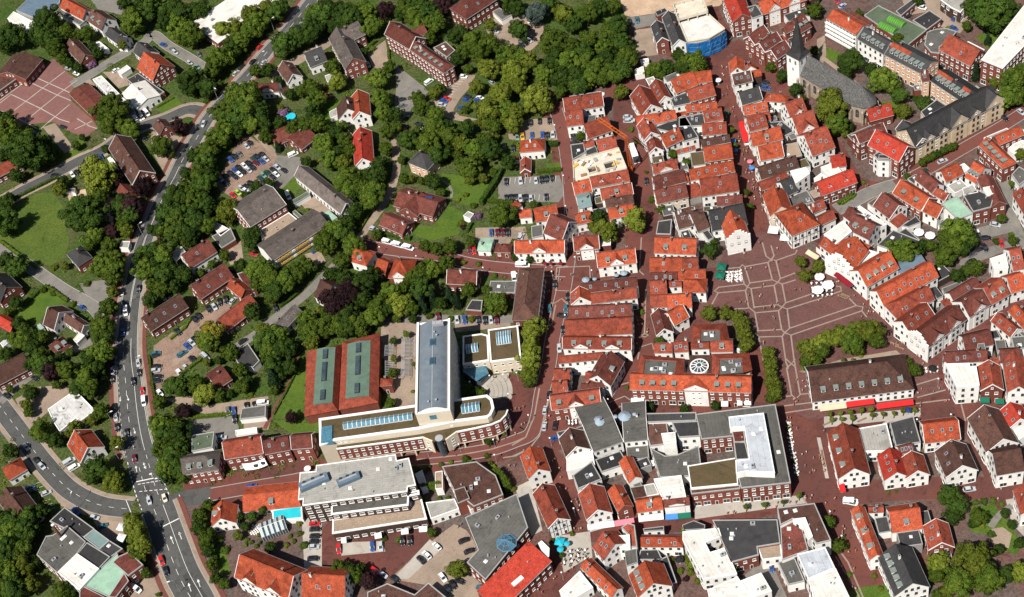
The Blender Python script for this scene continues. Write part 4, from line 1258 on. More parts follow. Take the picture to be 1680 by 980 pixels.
def green_hall():
    org(490, 500, 3.768)
    h = 5.5
    c = at2(px(270, 440), h); e = at2(px(493, 605), h)-at2(px(240, 650), h); rz = atan2(e.y, e.x)
    r = root_at('twin_roofed_hall', 'hall', 'brick hall with two green roof panels framed by red tiles', c, rz); inv = r.matrix_basis.inverted()
    L = lambda p, z: (inv @ at(px(*p), z))
    for outer, innr in ((((50, 288), (264, 246), (243, 652), (35, 692)), ((113, 275), (228, 263), (208, 607), (90, 622))), (((270, 230), (503, 175), (493, 605), (247, 652)), ((303, 243), (445, 220), (435, 565), (290, 583)))):
        o = [L(p, h) for p in outer]; i_ = [L(p, h+2.6) for p in innr]; b = MB()
        for k in range(4): j = (k+1) % 4; b.face([o[k], o[j], i_[j], i_[k]]); b.face([o[k]-Vector((0, 0, .3)), o[j]-Vector((0, 0, .3)), o[j], o[k]])
        b.build('roof_border', [ROOF['R']], r)
        b = MB(); m1, m2 = (i_[0]+i_[1])/2+Vector((0, 0, .7)), (i_[2]+i_[3])/2+Vector((0, 0, .7)); up = Vector((0, 0, .08))
        b.face([i_[0]+up, m1, m2, i_[3]+up]); b.face([m1, i_[1]+up, i_[2]+up, m2]); b.face([i_[0], m1, i_[1]]); b.face([i_[3], m2, i_[2]])
        b.build('roof_panel', [mat('green_sheet_roof', (.115, .172, .132), (.095, .145, .11), amt=.12, rows=-2., stain=.2)], r)
        q = [(v.x, v.y) for v in o]; b = MB(); b.prism(inset(q, .4), 0, h-.25); b.build('wall', [WALL['r']], r)
        foot([(r.matrix_basis @ Vector((v.x, v.y, 0))).xy for v in o], h, -1)
        for t, ln in ((.13, 3.0), (.45, 6.0), (.86, 3.0)):
            c_ = m1.lerp(m2, t); d = m2-m1; b = MB(); b.box((0, 0, .1), (1.9, ln*1.55, .5)); nn = int(ln*1.2)
            for k in range(nn): b.box((0, -ln*.75+(k+.5)*ln*1.5/nn, .42), (1.5, ln*1.5/nn-.25, .14), m=1)
            b.build('roof_light', [M_DARK, M_SKYGL], r, c_, (0, 0, atan2(d.y, d.x)-pi/2))
green_hall()

def round_light():
    org(1020, 520, 5.765); h = 9.3
    c = at(px(733, 468), h); rx = (at(px(823, 468), h)-c).length
    base = [at2(px(*p), h) for p in ((648, 345), (842, 345), (850, 565), (600, 560))]
    r = thing('round_rooflight', 'rooflight', '', (c.x, c.y, 0), label='round white spoked glass rooflight between orange roofs')
    b = MB(); q = [(p.x-c.x, p.y-c.y) for p in base]; q = q if area(q) > 0 else q[::-1]; b.prism(q, 0, h-1.0, mtop=1); b.build('base', [WALL['W'], ROOF['B']], r)
    b = MB(); b.tube((0, 0, h-1), (0, 0, h), rx, n=32); b.build('drum', [M_TRIM], r)
    b = MB(); N = 36
    for k in range(N):
        a0, a1 = 2*pi*k/N, 2*pi*(k+1)/N
        b.face([(rx*.86*cos(a0), rx*.86*sin(a0), h+.12), (rx*.86*cos(a1), rx*.86*sin(a1), h+.12), (rx*.3*cos(a1), rx*.3*sin(a1), h+.75), (rx*.3*cos(a0), rx*.3*sin(a0), h+.75)])
        b.face([(rx*.3*cos(a0), rx*.3*sin(a0), h+.75), (rx*.3*cos(a1), rx*.3*sin(a1), h+.75), (0, 0, h+1.1)])
    b.build('glazing', [M_SKYGL], r)
    b = MB()
    for k in range(N):
        a0, a1 = 2*pi*k/N, 2*pi*(k+1)/N
        for R0, R1, z0, z1 in ((rx*.89, rx*1.0, h+.2, h+.2), (rx*.25, rx*.32, h+.82, h+.8)):
            b.face([(R0*cos(a0), R0*sin(a0), z0), (R1*cos(a0), R1*sin(a0), z1), (R1*cos(a1), R1*sin(a1), z1), (R0*cos(a1), R0*sin(a1), z0)])
    b.build('ring', [WALL['W']], r)
    for k in range(12):
        a = 2*pi*k/12; b = MB(); b.tube((rx*.3*cos(a), rx*.3*sin(a), h+.85), (rx*.88*cos(a), rx*.88*sin(a), h+.25), .13, n=6); b.build('spoke', [M_TRIM], r)
round_light()

def glass_dome():
    org(560, 780); h = 8.1; c = at(px(1330, 545), h); R = (at(px(1412, 545), h)-c).length
    r = thing('glass_dome', 'dome', '', (c.x, c.y, h-.2), label='blue octagonal glass dome on the grey flat roof')
    for k in range(8):
        a0, a1 = 2*pi*k/8+.2, 2*pi*(k+1)/8+.2; p0, p1 = Vector((R*cos(a0), R*sin(a0), .3)), Vector((R*cos(a1), R*sin(a1), .3)); m0, m1 = p0*.6+Vector((0, 0, 1.4)), p1*.6+Vector((0, 0, 1.4))
        b = MB(); b.face([p0, p1, m1, m0]); b.face([m0, m1, (0, 0, 2.3)]); b.build('pane', [M_SKYGL if k % 3 else M_BLUEGL], r)
        b = MB(); b.tube(p0, m0, .13, n=5); b.tube(m0, (0, 0, 2.35), .13, n=5); b.tube(m0, m1, .11, n=5); b.tube(p0, p1, .2, n=5); b.build('glazing_bar', [flat('blue_glazing_bar', (.10, .20, .30))], r)
glass_dome()

def bay(px_, py_, rpx, h, label):
    c = at((px_, py_), h); R = rpx*pxm((px_, py_)); r = thing('glazed_turret', 'turret', '', (c.x, c.y, 0), label=label)
    b = MB(); b.tube((0, 0, 0), (0, 0, h), R, n=10); b.build('drum', [M_GLASS], r)
    b = MB()
    for k in range(10):
        a0, a1 = 2*pi*k/10, 2*pi*(k+1)/10; b.face([(R*1.12*cos(a0), R*1.12*sin(a0), h), (R*1.12*cos(a1), R*1.12*sin(a1), h), (0, 0, h+R*.75)])
    b.build('cap', [flat('pale_blue_sheet', (.27, .34, .40), rough=.35)], r)
org(840, 585); 
for X, Y, R, H, l in ((700, 518, 9.5, 9.0, 'large pale blue turret cap left on the grey shop roofs'), (905, 480, 9.5, 9.0, 'large pale blue turret cap right on the grey shop roofs'), (830, 483, 3.6, 9.0, 'small round blue turret cap between the two big turret caps'), (985, 463, 3.4, 9.0, 'small blue turret cap at the right end of the grey shop roofs')):
    bay(*px(X, Y), R, H, l)
org(840, 390)
for X, Y, R, l in ((592, 338, 5.6, 'largest silver domed kiosk left of the street crossing'), (664, 332, 3.3, 'small silver domed kiosk between the larger ones'), (840, 302, 3.4, 'small silver domed kiosk below the white gabled house'), (900, 285, 5.2, 'large silver domed kiosk below the white gabled house')):
    bay(*px(X, Y), R, 3.0, l)

# balconies of the white block, yellow panels of the school block
def rail_front(rootname_label, p1, p2, h, levels, colr, depth=1.2, thick=.9, name='balcony', panels=0, start=None):
    A, B = at(p1, h), at(p2, h); d = B-A; L = d.length; d.normalize(); n = Vector((d.y, -d.x, 0)); n = n if n.dot(CP-A) > 0 else -n
    own = [o for o in COL.objects if LABELS.get(o.name) and rootname_label in LABELS[o.name]][0]; inv = own.matrix_basis.inverted()
    for z in levels:
        if panels:
            for k in range(panels):
                c = A+d*((k+.5)/panels*L)+n*.25; c.z = z; q = inv @ c; b = MB(); b.box((0, 0, 0), (L/panels*.82, .25, thick)); b.build(name, [colr if (k % 5) else M_TRIM], own, q, (0, 0, atan2(d.y, d.x)-own.rotation_euler.z))
        else:
            c = A+d*L/2+n*depth/2; c.z = z; q = inv @ c; b = MB(); b.box((0, 0, -.5), (L*.98, depth, .2)); b.box((0, -depth/2 if (inv.to_3x3() @ n).y < 0 else depth/2, 0), (L*.98, .08, .62), m=1); b.build(name, [M_TRIM, colr], own, q, (0, 0, atan2(d.y, d.x)-own.rotation_euler.z+ (pi if abs(atan2(d.y, d.x)-own.rotation_euler.z) > 1 else 0)))
            for k in range(9):
                c = A+d*((k+.5)/9*L)+n*.04; c.z = z+.35; q = inv @ c; obj('window', W_WIDE, own, q, (0, 0, atan2(n.y, n.x)-pi/2-own.rotation_euler.z))
org(1120, 0); rail_front('long balconies', px(1155, 152), px(1392, 283), 9.6, (1.6, 4.0, 6.4, 8.6), M_TRIM)
org(280, 390); rail_front('yellow balcony', px(820, 188), px(1275, -110), 6, (1.6, 4.5), M_YELL, panels=16, thick=1.1, name='balcony_panel')

# scaffold with blue sheets, construction roofs, crane
def scaffold():
    org(1120, 0); h = 9
    F_ = [at2(px(*p), h) for p in ((-35, 165), (195, 105), (338, 235), (215, 310), (40, 338))]; c = sum(F_, Vector((0, 0)))/5
    r = thing('building_shell', 'building', '', (c.x, c.y, 0), label='unfinished cream building with bare flat roof behind blue sheeting')
    q = [(p-c) for p in F_]; q = q if area(q) > 0 else q[::-1]
    b = MB(); b.prism(q, 0, h-.4); b.build('wall', [M_CONC], r); b = MB(); b.prism(inset(q, .5), h-.42, h); b.build('roof', [ROOF['V']], r)
    b = MB()
    for i in range(5): a, d = q[i], q[(i+1) % 5]; dd = (d-a); b.box(((a+d)/2).to_3d()+Vector((0, 0, h+.15)), (dd.length, .5, .5), atan2(dd.y, dd.x))
    b.build('parapet', [M_CONC], r); foot(F_, h, -1)
    U = [at2(px(*p), 13) for p in ((-80, 20), (150, -40), (200, 75), (-40, 140))]; c2 = sum(U, Vector((0, 0)))/4
    r2 = thing('concrete_frame', 'building', '', (c2.x, c2.y, 0), label='raw concrete storey frame with dark openings beyond the blue sheeting')
    q = [(p-c2) for p in U]; q = q if area(q) > 0 else q[::-1]
    for z in (4, 7.5, 11): b = MB(); b.prism(q, z-.35, z, bottom=True); b.build('floor_slab', [M_CONC], r2)
    for t in range(4):
        for s in (0, .33, .66): p = q[t].lerp(q[(t+1) % 4], s)*.94; b = MB(); b.box((p.x, p.y, 6.2), (.6, .6, 12.4)); b.build('column', [M_CONC], r2)
    b = MB()
    for i in range(4): a, d = q[i], q[(i+1) % 4]; dd = d-a; b.box(((a+d)/2).to_3d()+Vector((0, 0, 11.7)), (dd.length, .4, 1.4), atan2(dd.y, dd.x))
    b.build('upstand', [M_CONC], r2)
    # sheets hang on poles a metre outside the front walls
    fr = [at2(px(*p), h) for p in ((30, 352), (120, 350), (215, 325), (300, 285), (350, 248))]
    c3 = sum(fr, Vector((0, 0)))/5; r3 = thing('scaffolding', 'scaffolding', '', (c3.x, c3.y, 0), label='scaffolding hung with bright blue sheets round the unfinished building')
    rng = random.Random(3)
    for i in range(4):
        a, d = fr[i]-c3, fr[i+1]-c3; b = MB(); N = 5; dd = (d-a).normalized(); nn = Vector((dd.y, -dd.x)); grid = []
        for u in range(N+1):
            col = []
            for v in range(6): p = a.lerp(d, u/N)+nn*(rng.uniform(-.18, .18)); col.append(Vector((p.x, p.y, .4+v*(h-.2)/5)))
            grid.append(col)
        for u in range(N):
            for v in range(5): b.face([grid[u][v], grid[u+1][v], grid[u+1][v+1], grid[u][v+1]])
        b.build('sheet', [M_SHEET], r3)
        b = MB(); b.tube((a.x, a.y, 0), (a.x, a.y, h+1.6), .06, n=5)
        for z in (2.2, 4.4, 6.6, 8.8): b.tube((a.x, a.y, z), (d.x, d.y, z), .05, n=5)
        b.build('pole', [M_METAL], r3)
scaffold()
def site():
    org(840, 195); h = 7
    O_ = [at2(px(*p), h) for p in ((490, 340), (855, 235), (922, 400), (640, 470), (500, 508))]; c = sum(O_, Vector((0, 0)))/5
    r = thing('building_shell', 'building', '', (c.x, c.y, 0), label='roofless cream building shell with two dark stairwell openings by the crane'); 
    q = [p-c for p in O_]; q = q if area(q) > 0 else q[::-1]
    b = MB(); b.prism(q, 0, h-.3, mtop=1); b.build('wall', [M_CONC, M_CONC], r); foot(O_, h, -1)
    for quad in (((600, 402), (672, 380), (690, 428), (618, 450)), ((728, 362), (815, 338), (838, 395), (750, 418))):
        w_ = [at2(px(*p), h)-c for p in quad]; w_ = w_ if area(w_) > 0 else w_[::-1]; cc = sum(w_, Vector((0, 0)))/4; b = MB(); i_ = inset(w_, .35)
        for k in range(4): j = (k+1) % 4; b.face([(*w_[k], h+.7), (*w_[j], h+.7), (*i_[j], h+.7), (*i_[k], h+.7)]); b.face([(*w_[k], h-.35), (*w_[j], h-.35), (*w_[j], h+.7), (*w_[k], h+.7)]); b.face([(*i_[k], h+.7), (*i_[j], h+.7), (*i_[j], h-.2), (*i_[k], h-.2)])
        b.face([(*p, h-.28) for p in i_], 1); b.build('stairwell', [M_CONC, M_DARK], r)
    b = MB()
    for i in range(5): a, d = q[i], q[(i+1) % 5]; dd = d-a; b.box(((a+d)/2).to_3d()+Vector((0, 0, h)), (dd.length, .35, .7), atan2(dd.y, dd.x))
    b.build('upstand', [M_CONC], r)
    rng = random.Random(9); xs = [p.x for p in q]; ys = [p.y for p in q]; n = 0
    while n < 22:
        p = (rng.uniform(min(xs), max(xs)), rng.uniform(min(ys), max(ys)))
        if not inside(p, inset(q, 1.0)): continue
        n += 1; s = rng.uniform(.5, 1.5); m_ = rng.choice([M_WOOD, M_YELL, M_TRIM, M_DREDCL, M_METAL, M_WOOD]); w3 = r.matrix_basis @ Vector((*p, 0))
        t = thing('timber_stack' if m_ is M_WOOD else 'pallet_load', 'building material', {M_WOOD: 'brown timber stack', M_YELL: 'yellow formwork stack', M_TRIM: 'white pallet load', M_DREDCL: 'dark red pallet load', M_METAL: 'grey pallet load'}[m_]+' on the cream shell', (c.x+p[0], c.y+p[1], h-.3), rng.uniform(0, 3), 'loads on the building shell')
        b = MB()
        for k in range(3): b.box((0, 0, .12+k*.2), (s*1.8-.1*k, s*.9, .17))
        b.build('load', [m_], t)
    # mobile crane in the street
    base = at(px(985, 300)); t = at(px(955, 250)); d = (at(px(965, 235))-at(px(1000, 335))).normalized(); rz = atan2(d.y, d.x)
    r = thing('mobile_crane', 'crane', '', base, rz, label='white mobile crane with long orange lattice boom over the red roofs')
    b = MB(); b.box((0, 0, 1.1), (11, 2.6, 1.1)); b.box((4.4, 0, 2.2), (2.0, 2.4, 1.5), m=0, top=(.8, .9)); b.box((-1.5, 0, 2.1), (4.5, 2.5, 1.2), m=0); b.build('carrier', [M_TRIM, M_DARK], r)
    b = MB(); b.box((-4.6, 0, 2.2), (2.2, 2.6, 1.6)); b.build('counterweight', [M_DARK], r)
    for x in (-4, -2.6, 1.5, 3, 4.6):
        for y in (-1.15, 1.15): b = MB(); b.tube((x, y-.2, .55), (x, y+.2, .55), .55, n=12); b.build('wheel', [M_RUBBER], r)
    inv = Matrix.Rotation(-rz, 4, 'Z') @ Matrix.Translation(-base)
    foot_ = inv @ at(px(955, 395), 3.0); tip = inv @ at(px(918, 150), 24); jib = inv @ at(px(690, -5), 33)
    for nm, a, e_, m_ in (('boom', foot_, tip, M_ORSTEEL), ('jib', tip, jib, M_ORSTEEL)):
        dv = (e_-a); L = dv.length; dv.normalize(); u = dv.orthogonal().normalized(); v = dv.cross(u); s = .55; b = MB(); cs = [u*s+v*s, u*s-v*s, -u*s-v*s, -u*s+v*s]; N = max(4, int(L/1.6))
        for k in range(4):
            b.tube(a+cs[k], e_+cs[k], .13, n=4)
            for i in range(N): b.tube(a+cs[k]+dv*(L*i/N), a+cs[(k+1) % 4]+dv*(L*(i+1)/N), .07, n=3, cap=False)
        b.build(nm, [m_], r)
    b = MB(); b.tube(foot_, foot_+Vector((0, 0, -1.5)), .9, n=10); b.build('slew_ring', [M_ORSTEEL], r)
site()
# ------------------------------------------------------------------ ground
G_GARDEN = mat('garden_ground', (.042, .078, .015), (.075, .078, .032), scale=.09, fine=1.2, amt=.45, stain=.3)
G_LAWN = mat('lawn_grass', (.082, .125, .018), (.055, .10, .016), scale=.12, fine=2.5, amt=.3, stain=.18)
G_MEADOW = mat('meadow_grass', (.085, .115, .022), (.055, .09, .018), scale=.06, fine=1.5, amt=.3, stain=.2)
G_ASPH = mat('asphalt', (.092, .091, .086), (.068, .068, .066), scale=.06, fine=2.2, amt=.16, stain=.3, rough=.9)
G_GREY = mat('grey_paving', (.20, .185, .165), (.155, .145, .13), scale=.15, fine=3, amt=.15, stain=.25)
G_TAN = mat('tan_paving', (.31, .235, .18), (.23, .18, .14), scale=.1, fine=3, amt=.14, stain=.22)
G_RED = mat('red_brick_paving', (.148, .052, .041), (.095, .043, .037), scale=.045, fine=3.5, amt=.25, stain=.35)
G_COURT = mat('courtyard_paving', (.10, .086, .077), (.13, .062, .05), scale=.05, fine=1.5, amt=.3, stain=.4)
G_SQ = mat('square_paving', (.140, .066, .058), (.104, .054, .049), scale=.035, fine=3, amt=.25, stain=.3)
G_PINK = mat('pink_paving', (.205, .100, .088), (.165, .085, .077), scale=.06, fine=3, amt=.15, stain=.15)
G_GRAVEL = mat('gravel_lot', (.275, .185, .14), (.19, .135, .105), scale=.07, fine=2, amt=.2, stain=.4)
G_SAND = mat('building_sand', (.50, .36, .25), (.38, .27, .18), scale=.15, amt=.25, stain=.3)
G_STONE = mat('pale_stone_paving', (.40, .365, .32), (.33, .30, .265), scale=.15, amt=.1, stain=.2)
G_BAND = mat('pale_paving_band', (.285, .225, .185), (.23, .185, .155), amt=.12)
G_CYCLE = mat('cycle_path_paving', (.155, .058, .047), (.13, .05, .042), amt=.15)
G_WHITE = mat('road_paint', (.72, .71, .69), (.60, .59, .57), amt=.12)
G_KERB = mat('kerb_stone', (.33, .32, .30), (.28, .27, .255), amt=.1)
G_WATER = mat('pool_water', (.02, .42, .50), (.03, .50, .56), rough=.06, amt=.06, spec=.5)
HARD = []   # hard ground polygons (no shrubs there)
LEV = []
def level(w_):
    xs = [p[0] for p in w_]; ys = [p[1] for p in w_]; a, b_, c, d = min(xs), min(ys), max(xs), max(ys)
    k = 1+max([l for (e, f, g_, h_, l, q) in LEV if a < g_ and e < c and b_ < h_ and f < d and overlap(w_, q)] or [0]); LEV.append((a, b_, c, d, k, w_)); return .004*k
def overlap(p, q):
    '''coarse test: a corner or edge point of one outline within the other'''
    def pts(w_):
        n = len(w_); return [Vector(w_[i]).lerp(Vector(w_[(i+1) % n]), t) for i in range(n) for t in (0, .5)]
    return any(inside(a, q) for a in pts(p)) or any(inside(a, p) for a in pts(q))
def zat(p): return .004*max([l for (e, f, g_, h_, l, q) in LEV if e < p[0] < g_ and f < p[1] < h_ and inside(p, q)] or [0])
def sheet(name, m_, pts, z=None, hard=True, kind='structure', world=False):
    w_ = pts if world else [at2(p) for p in pts]
    if z is None: z = level(w_)
    if area(w_) < 0: w_ = w_[::-1]
    o = obj(name, me(name, [(p[0], p[1], z) for p in w_], [list(range(len(w_)))], m_)); o['kind'] = kind
    if hard: HARD.append(w_)
    return o
def zz(s): 
    v = [float(t) for t in s.replace(',', ' ').split()]; return [px(v[i], v[i+1]) for i in range(0, len(v), 2)]
def smooth(pts, n=5):
    out = []; P = [pts[0]]+list(pts)+[pts[-1]]
    for i in range(1, len(P)-2):
        for k in range(n):
            t = k/n; a, b_, c, d = P[i-1], P[i], P[i+1], P[i+2]
            out.append(.5*((2*b_)+(-a+c)*t+(2*a-5*b_+4*c-d)*t*t+(-a+3*b_-3*c+d)*t**3))
    out.append(pts[-1]); return out
def offs(line, d):
    out = []; n = len(line)
    for i in range(n):
        t = (line[min(i+1, n-1)]-line[max(i-1, 0)]).normalized(); q = d[i] if isinstance(d, list) else d; out.append(line[i]+Vector((-t.y, t.x))*q)
    return out
def strip(name, m_, line, w_, z=None, off=0., hard=True, kind='structure', height=0.):
    n = len(line); W = w_ if isinstance(w_, list) else [w_]*n
    o_ = off if isinstance(off, list) else [off]*n
    L = offs(line, [o_[i]+W[i]/2 for i in range(n)]); R = offs(line, [o_[i]-W[i]/2 for i in range(n)])
    if z is None: z = level(L+R[::-1])
    V = []; F = []
    for i in range(n): V += [(*R[i], z), (*L[i], z)]
    for i in range(n-1): F.append([2*i, 2*i+2, 2*i+3, 2*i+1])
    if height:
        b = len(V)
        for i in range(n): V += [(*R[i], 0), (*L[i], 0)]
        for i in range(n-1): F += [[b+2*i, b+2*i+2, 2*i+2, 2*i], [2*i+1, 2*i+3, b+2*i+3, b+2*i+1]]
    o = obj(name, me(name, V, F, m_)); o['kind'] = kind
    if hard: HARD.append(L+R[::-1])
    return o
g = obj('ground', me('ground', [(-4000, -2500, 0), (4000, -2500, 0), (4000, 6000, 0), (-4000, 6000, 0)], [[0, 1, 2, 3]], G_GARDEN)); g['kind'] = 'structure'
org(0, 0, 1)
sheet('courtyard_paving', G_COURT, zz('1010,-70 1790,-90 1790,1090 360,1090 318,880 303,830 300,795 420,790 530,770 640,745 700,690 860,640 858,560 850,470 850,430 905,400 930,240 915,160 1000,130 1035,60'), hard=False)
STREETS = []
for s_, w_ in (('345,812 402,802 443,795 484,788 560,772 640,757 700,752 744,748 805,738 846,724 871,712 883,683 889,646 899,605 907,553 918,504 926,470 930,441 938,379 936,317 930,256 922,215 912,180 905,150', 13), ('585,398 610,405 650,412 720,420 770,432 830,440 930,446 1000,440 1055,425', 11),
               ('1010,160 1022,125 1035,95', 12), ('1040,88 1034,130 1032,170 1035,250 1048,330 1056,400 1058,470 1052,560 1035,640 1015,680 985,695 890,720', 14), ('1100,75 1160,105 1195,120', 12), ('1186,95 1205,180 1225,260 1238,330 1250,400', 13), ('1150,110 1175,90 1205,70', 9), ('1200,72 1240,100 1290,150 1320,190 1370,250 1400,300 1440,312', 9), ('1330,395 1370,345 1400,325', 9),
               ('1400,480 1470,540 1530,605 1560,650 1590,675', 13), ('1530,600 1580,565 1640,520 1700,480', 8), ('1285,590 1310,680 1330,760 1365,850 1400,920 1440,1000', 17), ('1270,690 1400,680 1500,675 1590,668 1700,655', 16), ('1330,825 1270,825 1140,850 1040,858 960,872 900,880', 10),
               ('860,735 900,760 930,830 945,890', 12), ('945,875 900,960 850,1010', 12), ('1580,660 1610,730 1640,800 1650,840', 7), ('1370,815 1450,805 1550,800 1620,800 1700,790', 9), ('1190,60 1170,30 1150,-20', 8), ('1035,680 1140,672 1260,668', 9), ('1110,560 1130,545 1150,520 1160,470 1160,440', 9), ('1300,400 1260,380', 14), ('1240,560 1250,600 1250,660', 12), ('1450,250 1500,270 1560,240 1640,190 1700,150', 10), ('1540,640 1570,600 1560,560', 10), ('300,805 420,792 530,770', 12), ('1050,430 1110,440', 6)):
    L_ = smooth([at2(p) for p in zz(s_)], 4); STREETS.append((L_, w_)); strip('town_street', G_RED, L_, w_, hard=False)
sheet('market_square', G_SQ, zz('1200,395 1250,380 1340,415 1420,500 1530,600 1550,640 1330,690 1275,660 1255,600 1235,520 1150,515 1130,540 1160,470'))
# lawns and greens
for s in ('22,338 65,317 86,317 100,334 113,354 106,368 114,396 106,421 82,437 43,423 0,400 -40,380 -40,350', ):
    sheet('meadow', G_MEADOW, zz(s), hard=True)
for s in ('71,474 110,496 76,510 61,533 25,517', '725,285 819,293 801,334 764,338 719,313', '682,370 711,372 737,338 761,350 752,385 703,396 677,384',
          '494,585 506,585 498,683 449,687 474,642', '666,640 680,616 682,662 664,665', '1355,77 1381,88 1365,106 1353,98', '1592,831 1631,828 1645,845 1664,872 1680,894 1666,911 1645,902 1625,878 1592,872',
          '253,173 288,157 300,173 266,185', '981,40 981,22 1000,20 1003,30', '344,900 362,895 375,920 378,945 360,940 348,915', '1395,970 1420,962 1460,958 1480,1000 1400,1000', '1430,170 1470,165 1490,190 1450,200',
          '898,270 918,266 922,280 898,282', '806,372 830,368 850,371 846,372 806,374', '520,742 545,730 600,705 590,690 447,690', '88,202 115,200 142,235 140,245 105,270 96,262 130,235 125,215', '500,160 560,165 570,200 520,215', '1392,975 1425,965 1430,1000 1395,1000',
          '1600,60 1640,45 1660,60 1625,85', '445,300 470,330 500,300 480,290'):
    sheet('lawn', G_LAWN, zz(s))
sheet('schoolyard', G_PINK, zz('-60,190 0,159 44,132 61,116 88,96 102,110 114,122 131,133 115,152 116,165 151,196 161,210 140,225 110,215 88,200 40,205 0,215 -60,230'))
sheet('gravel_car_park', G_GRAVEL, zz('400,217 455,255 492,258 497,275 482,290 463,309 449,316 423,322 394,338 378,322 361,313 353,300 370,272 386,240'))
sheet('yard', G_GREY, zz('455,255 492,258 497,275 482,290 465,308 440,290'))
for m_, s in ((G_GREY, '648,105 695,142 703,151 675,178 663,195 646,185 650,143'), (G_TAN, '700,172 720,162 752,125 780,123 775,140 756,160 744,180 754,190 785,196 764,200 740,196 715,185'),
              (G_TAN, '795,40 830,20 860,25 895,40 885,70 862,92 840,80 820,75 800,55'), (G_GREY, '818,291 918,288 927,318 916,332 817,331'), (G_TAN, '830,200 914,192 918,228 905,232 893,225 850,232 835,228'),
              (G_TAN, '780,374 862,372 868,400 780,400'), (G_GRAVEL, '252,568 275,550 300,535 365,490 380,500 370,520 345,545 328,560 330,580 300,612 280,625 262,640 252,640'),
              (G_TAN, '270,655 313,648 342,665 440,650 442,668 395,680 345,683'), (G_GREY, '310,690 380,683 392,700 388,720 350,730 312,740'), (G_TAN, '400,690 445,688 440,705 400,705'),
              (G_TAN, '625,525 685,530 683,660 662,690 640,672 640,600 625,585'), (G_TAN, '745,528 835,522 838,535 800,540 760,545 748,545'), (G_GREY, '626,517 860,517 860,530 626,530'),
              (G_STONE, '790,620 835,612 838,640 820,655 790,650'), (G_RED, '835,612 862,620 880,650 870,690 830,715 770,730 700,742 690,730 830,690'),
              (G_ASPH, '-40,660 0,660 30,675 43,715 20,722 -40,700'), (G_TAN, '25,655 60,635 105,632 122,645 80,675 50,700 40,690'), (G_TAN, '70,790 100,795 130,835 180,845 205,840 210,870 190,910 150,850 100,830'),
              (G_TAN, '205,980 260,920 275,930 300,1000 230,1010'), (G_RED, '528,872 545,845 600,860 700,870 712,880 640,948 600,950 560,945 526,945'),
              (G_TAN, '640,950 712,885 745,860 765,870 790,905 800,950 830,990 740,990 700,960'), (G_STONE, '495,850 528,850 528,945 500,945'), (G_STONE, '560,890 630,888 632,905 560,912'), (G_STONE, '645,950 705,885 725,900 670,950'),
              (G_STONE, '1352,684 1510,670 1510,684 1462,690 1352,702'), (G_STONE, '1340,718 1346,718 1360,785 1354,785'), (G_STONE, '1140,830 1320,812 1322,826 1275,833 1140,852'), (G_STONE, '910,880 968,872 972,915 960,918 925,940 918,905'), (G_STONE, '845,800 870,788 890,870 872,880'),
              (G_TAN, '1310,610 1380,590 1470,575 1500,600 1480,600 1320,612'), (G_GREY, '1655,395 1610,410 1570,430 1580,440 1680,400 1680,385'), (G_GREY, '1600,375 1660,360 1665,380 1600,395'),
              (G_TAN, '1340,65 1353,58 1356,90 1350,105 1342,95'), (G_TAN, '1480,0 1600,-10 1595,30 1575,55 1545,45 1520,20 1490,25'), (G_SAND, '1018,0 1100,-30 1240,-40 1180,10 1090,20 1035,28 1025,25'), (G_GREY, '1028,30 1080,22 1076,40 1040,48'),
              (G_TAN, '1040,50 1075,45 1080,90 1045,95'), (G_GREY, '1215,950 1260,910 1300,1000 1250,1000'), (G_GREY, '1500,255 1500,255 1510,265'), (G_STONE, '1650,820 1680,815 1680,880 1660,860'), (G_TAN, '1627,868 1645,865 1660,876 1655,900 1627,890'),
              (G_TAN, '118,128 148,130 165,150 208,150 200,165 180,150 150,140'), (G_TAN, '168,118 205,118 212,140 195,145'), (G_GREY, '142,-10 205,-5 200,25 160,15'), (G_TAN, '195,178 225,168 250,180 235,195 215,200'),
              (G_GREY, '130,465 180,458 178,490 150,500'), (G_TAN, '70,209 90,202 122,244 106,252'), (G_GREY, '1236,200 1236,200 1240,210'), (G_TAN, '247,215 300,225 270,285 250,250'), (G_TAN, '490,330 520,315 545,345 515,360'), (G_SAND, '110,318 140,310 145,330 115,335'), (G_SAND, '150,320 190,325 185,365 165,360'),
              (G_TAN, '603,88 632,66 640,105 628,118 610,108'), (G_TAN, '470,100 545,62 552,70 480,112'), (G_TAN, '440,120 462,103 470,112 450,130'), (G_TAN, '498,418 525,410 535,430 515,435'), (G_TAN, '362,402 395,395 400,430 378,435')):
    if len(set(s.split())) > 3: sheet({'grey_paving': 'grey_paving', 'tan_paving': 'tan_paving', 'gravel_lot': 'gravel_yard', 'red_brick_paving': 'brick_paving', 'pale_stone_paving': 'stone_paving', 'building_sand': 'bare_sand', 'asphalt': 'asphalt_yard'}[m_.name], m_, zz(s))
def line(s, n=5): return smooth([at2(p) for p in zz(s)], n)
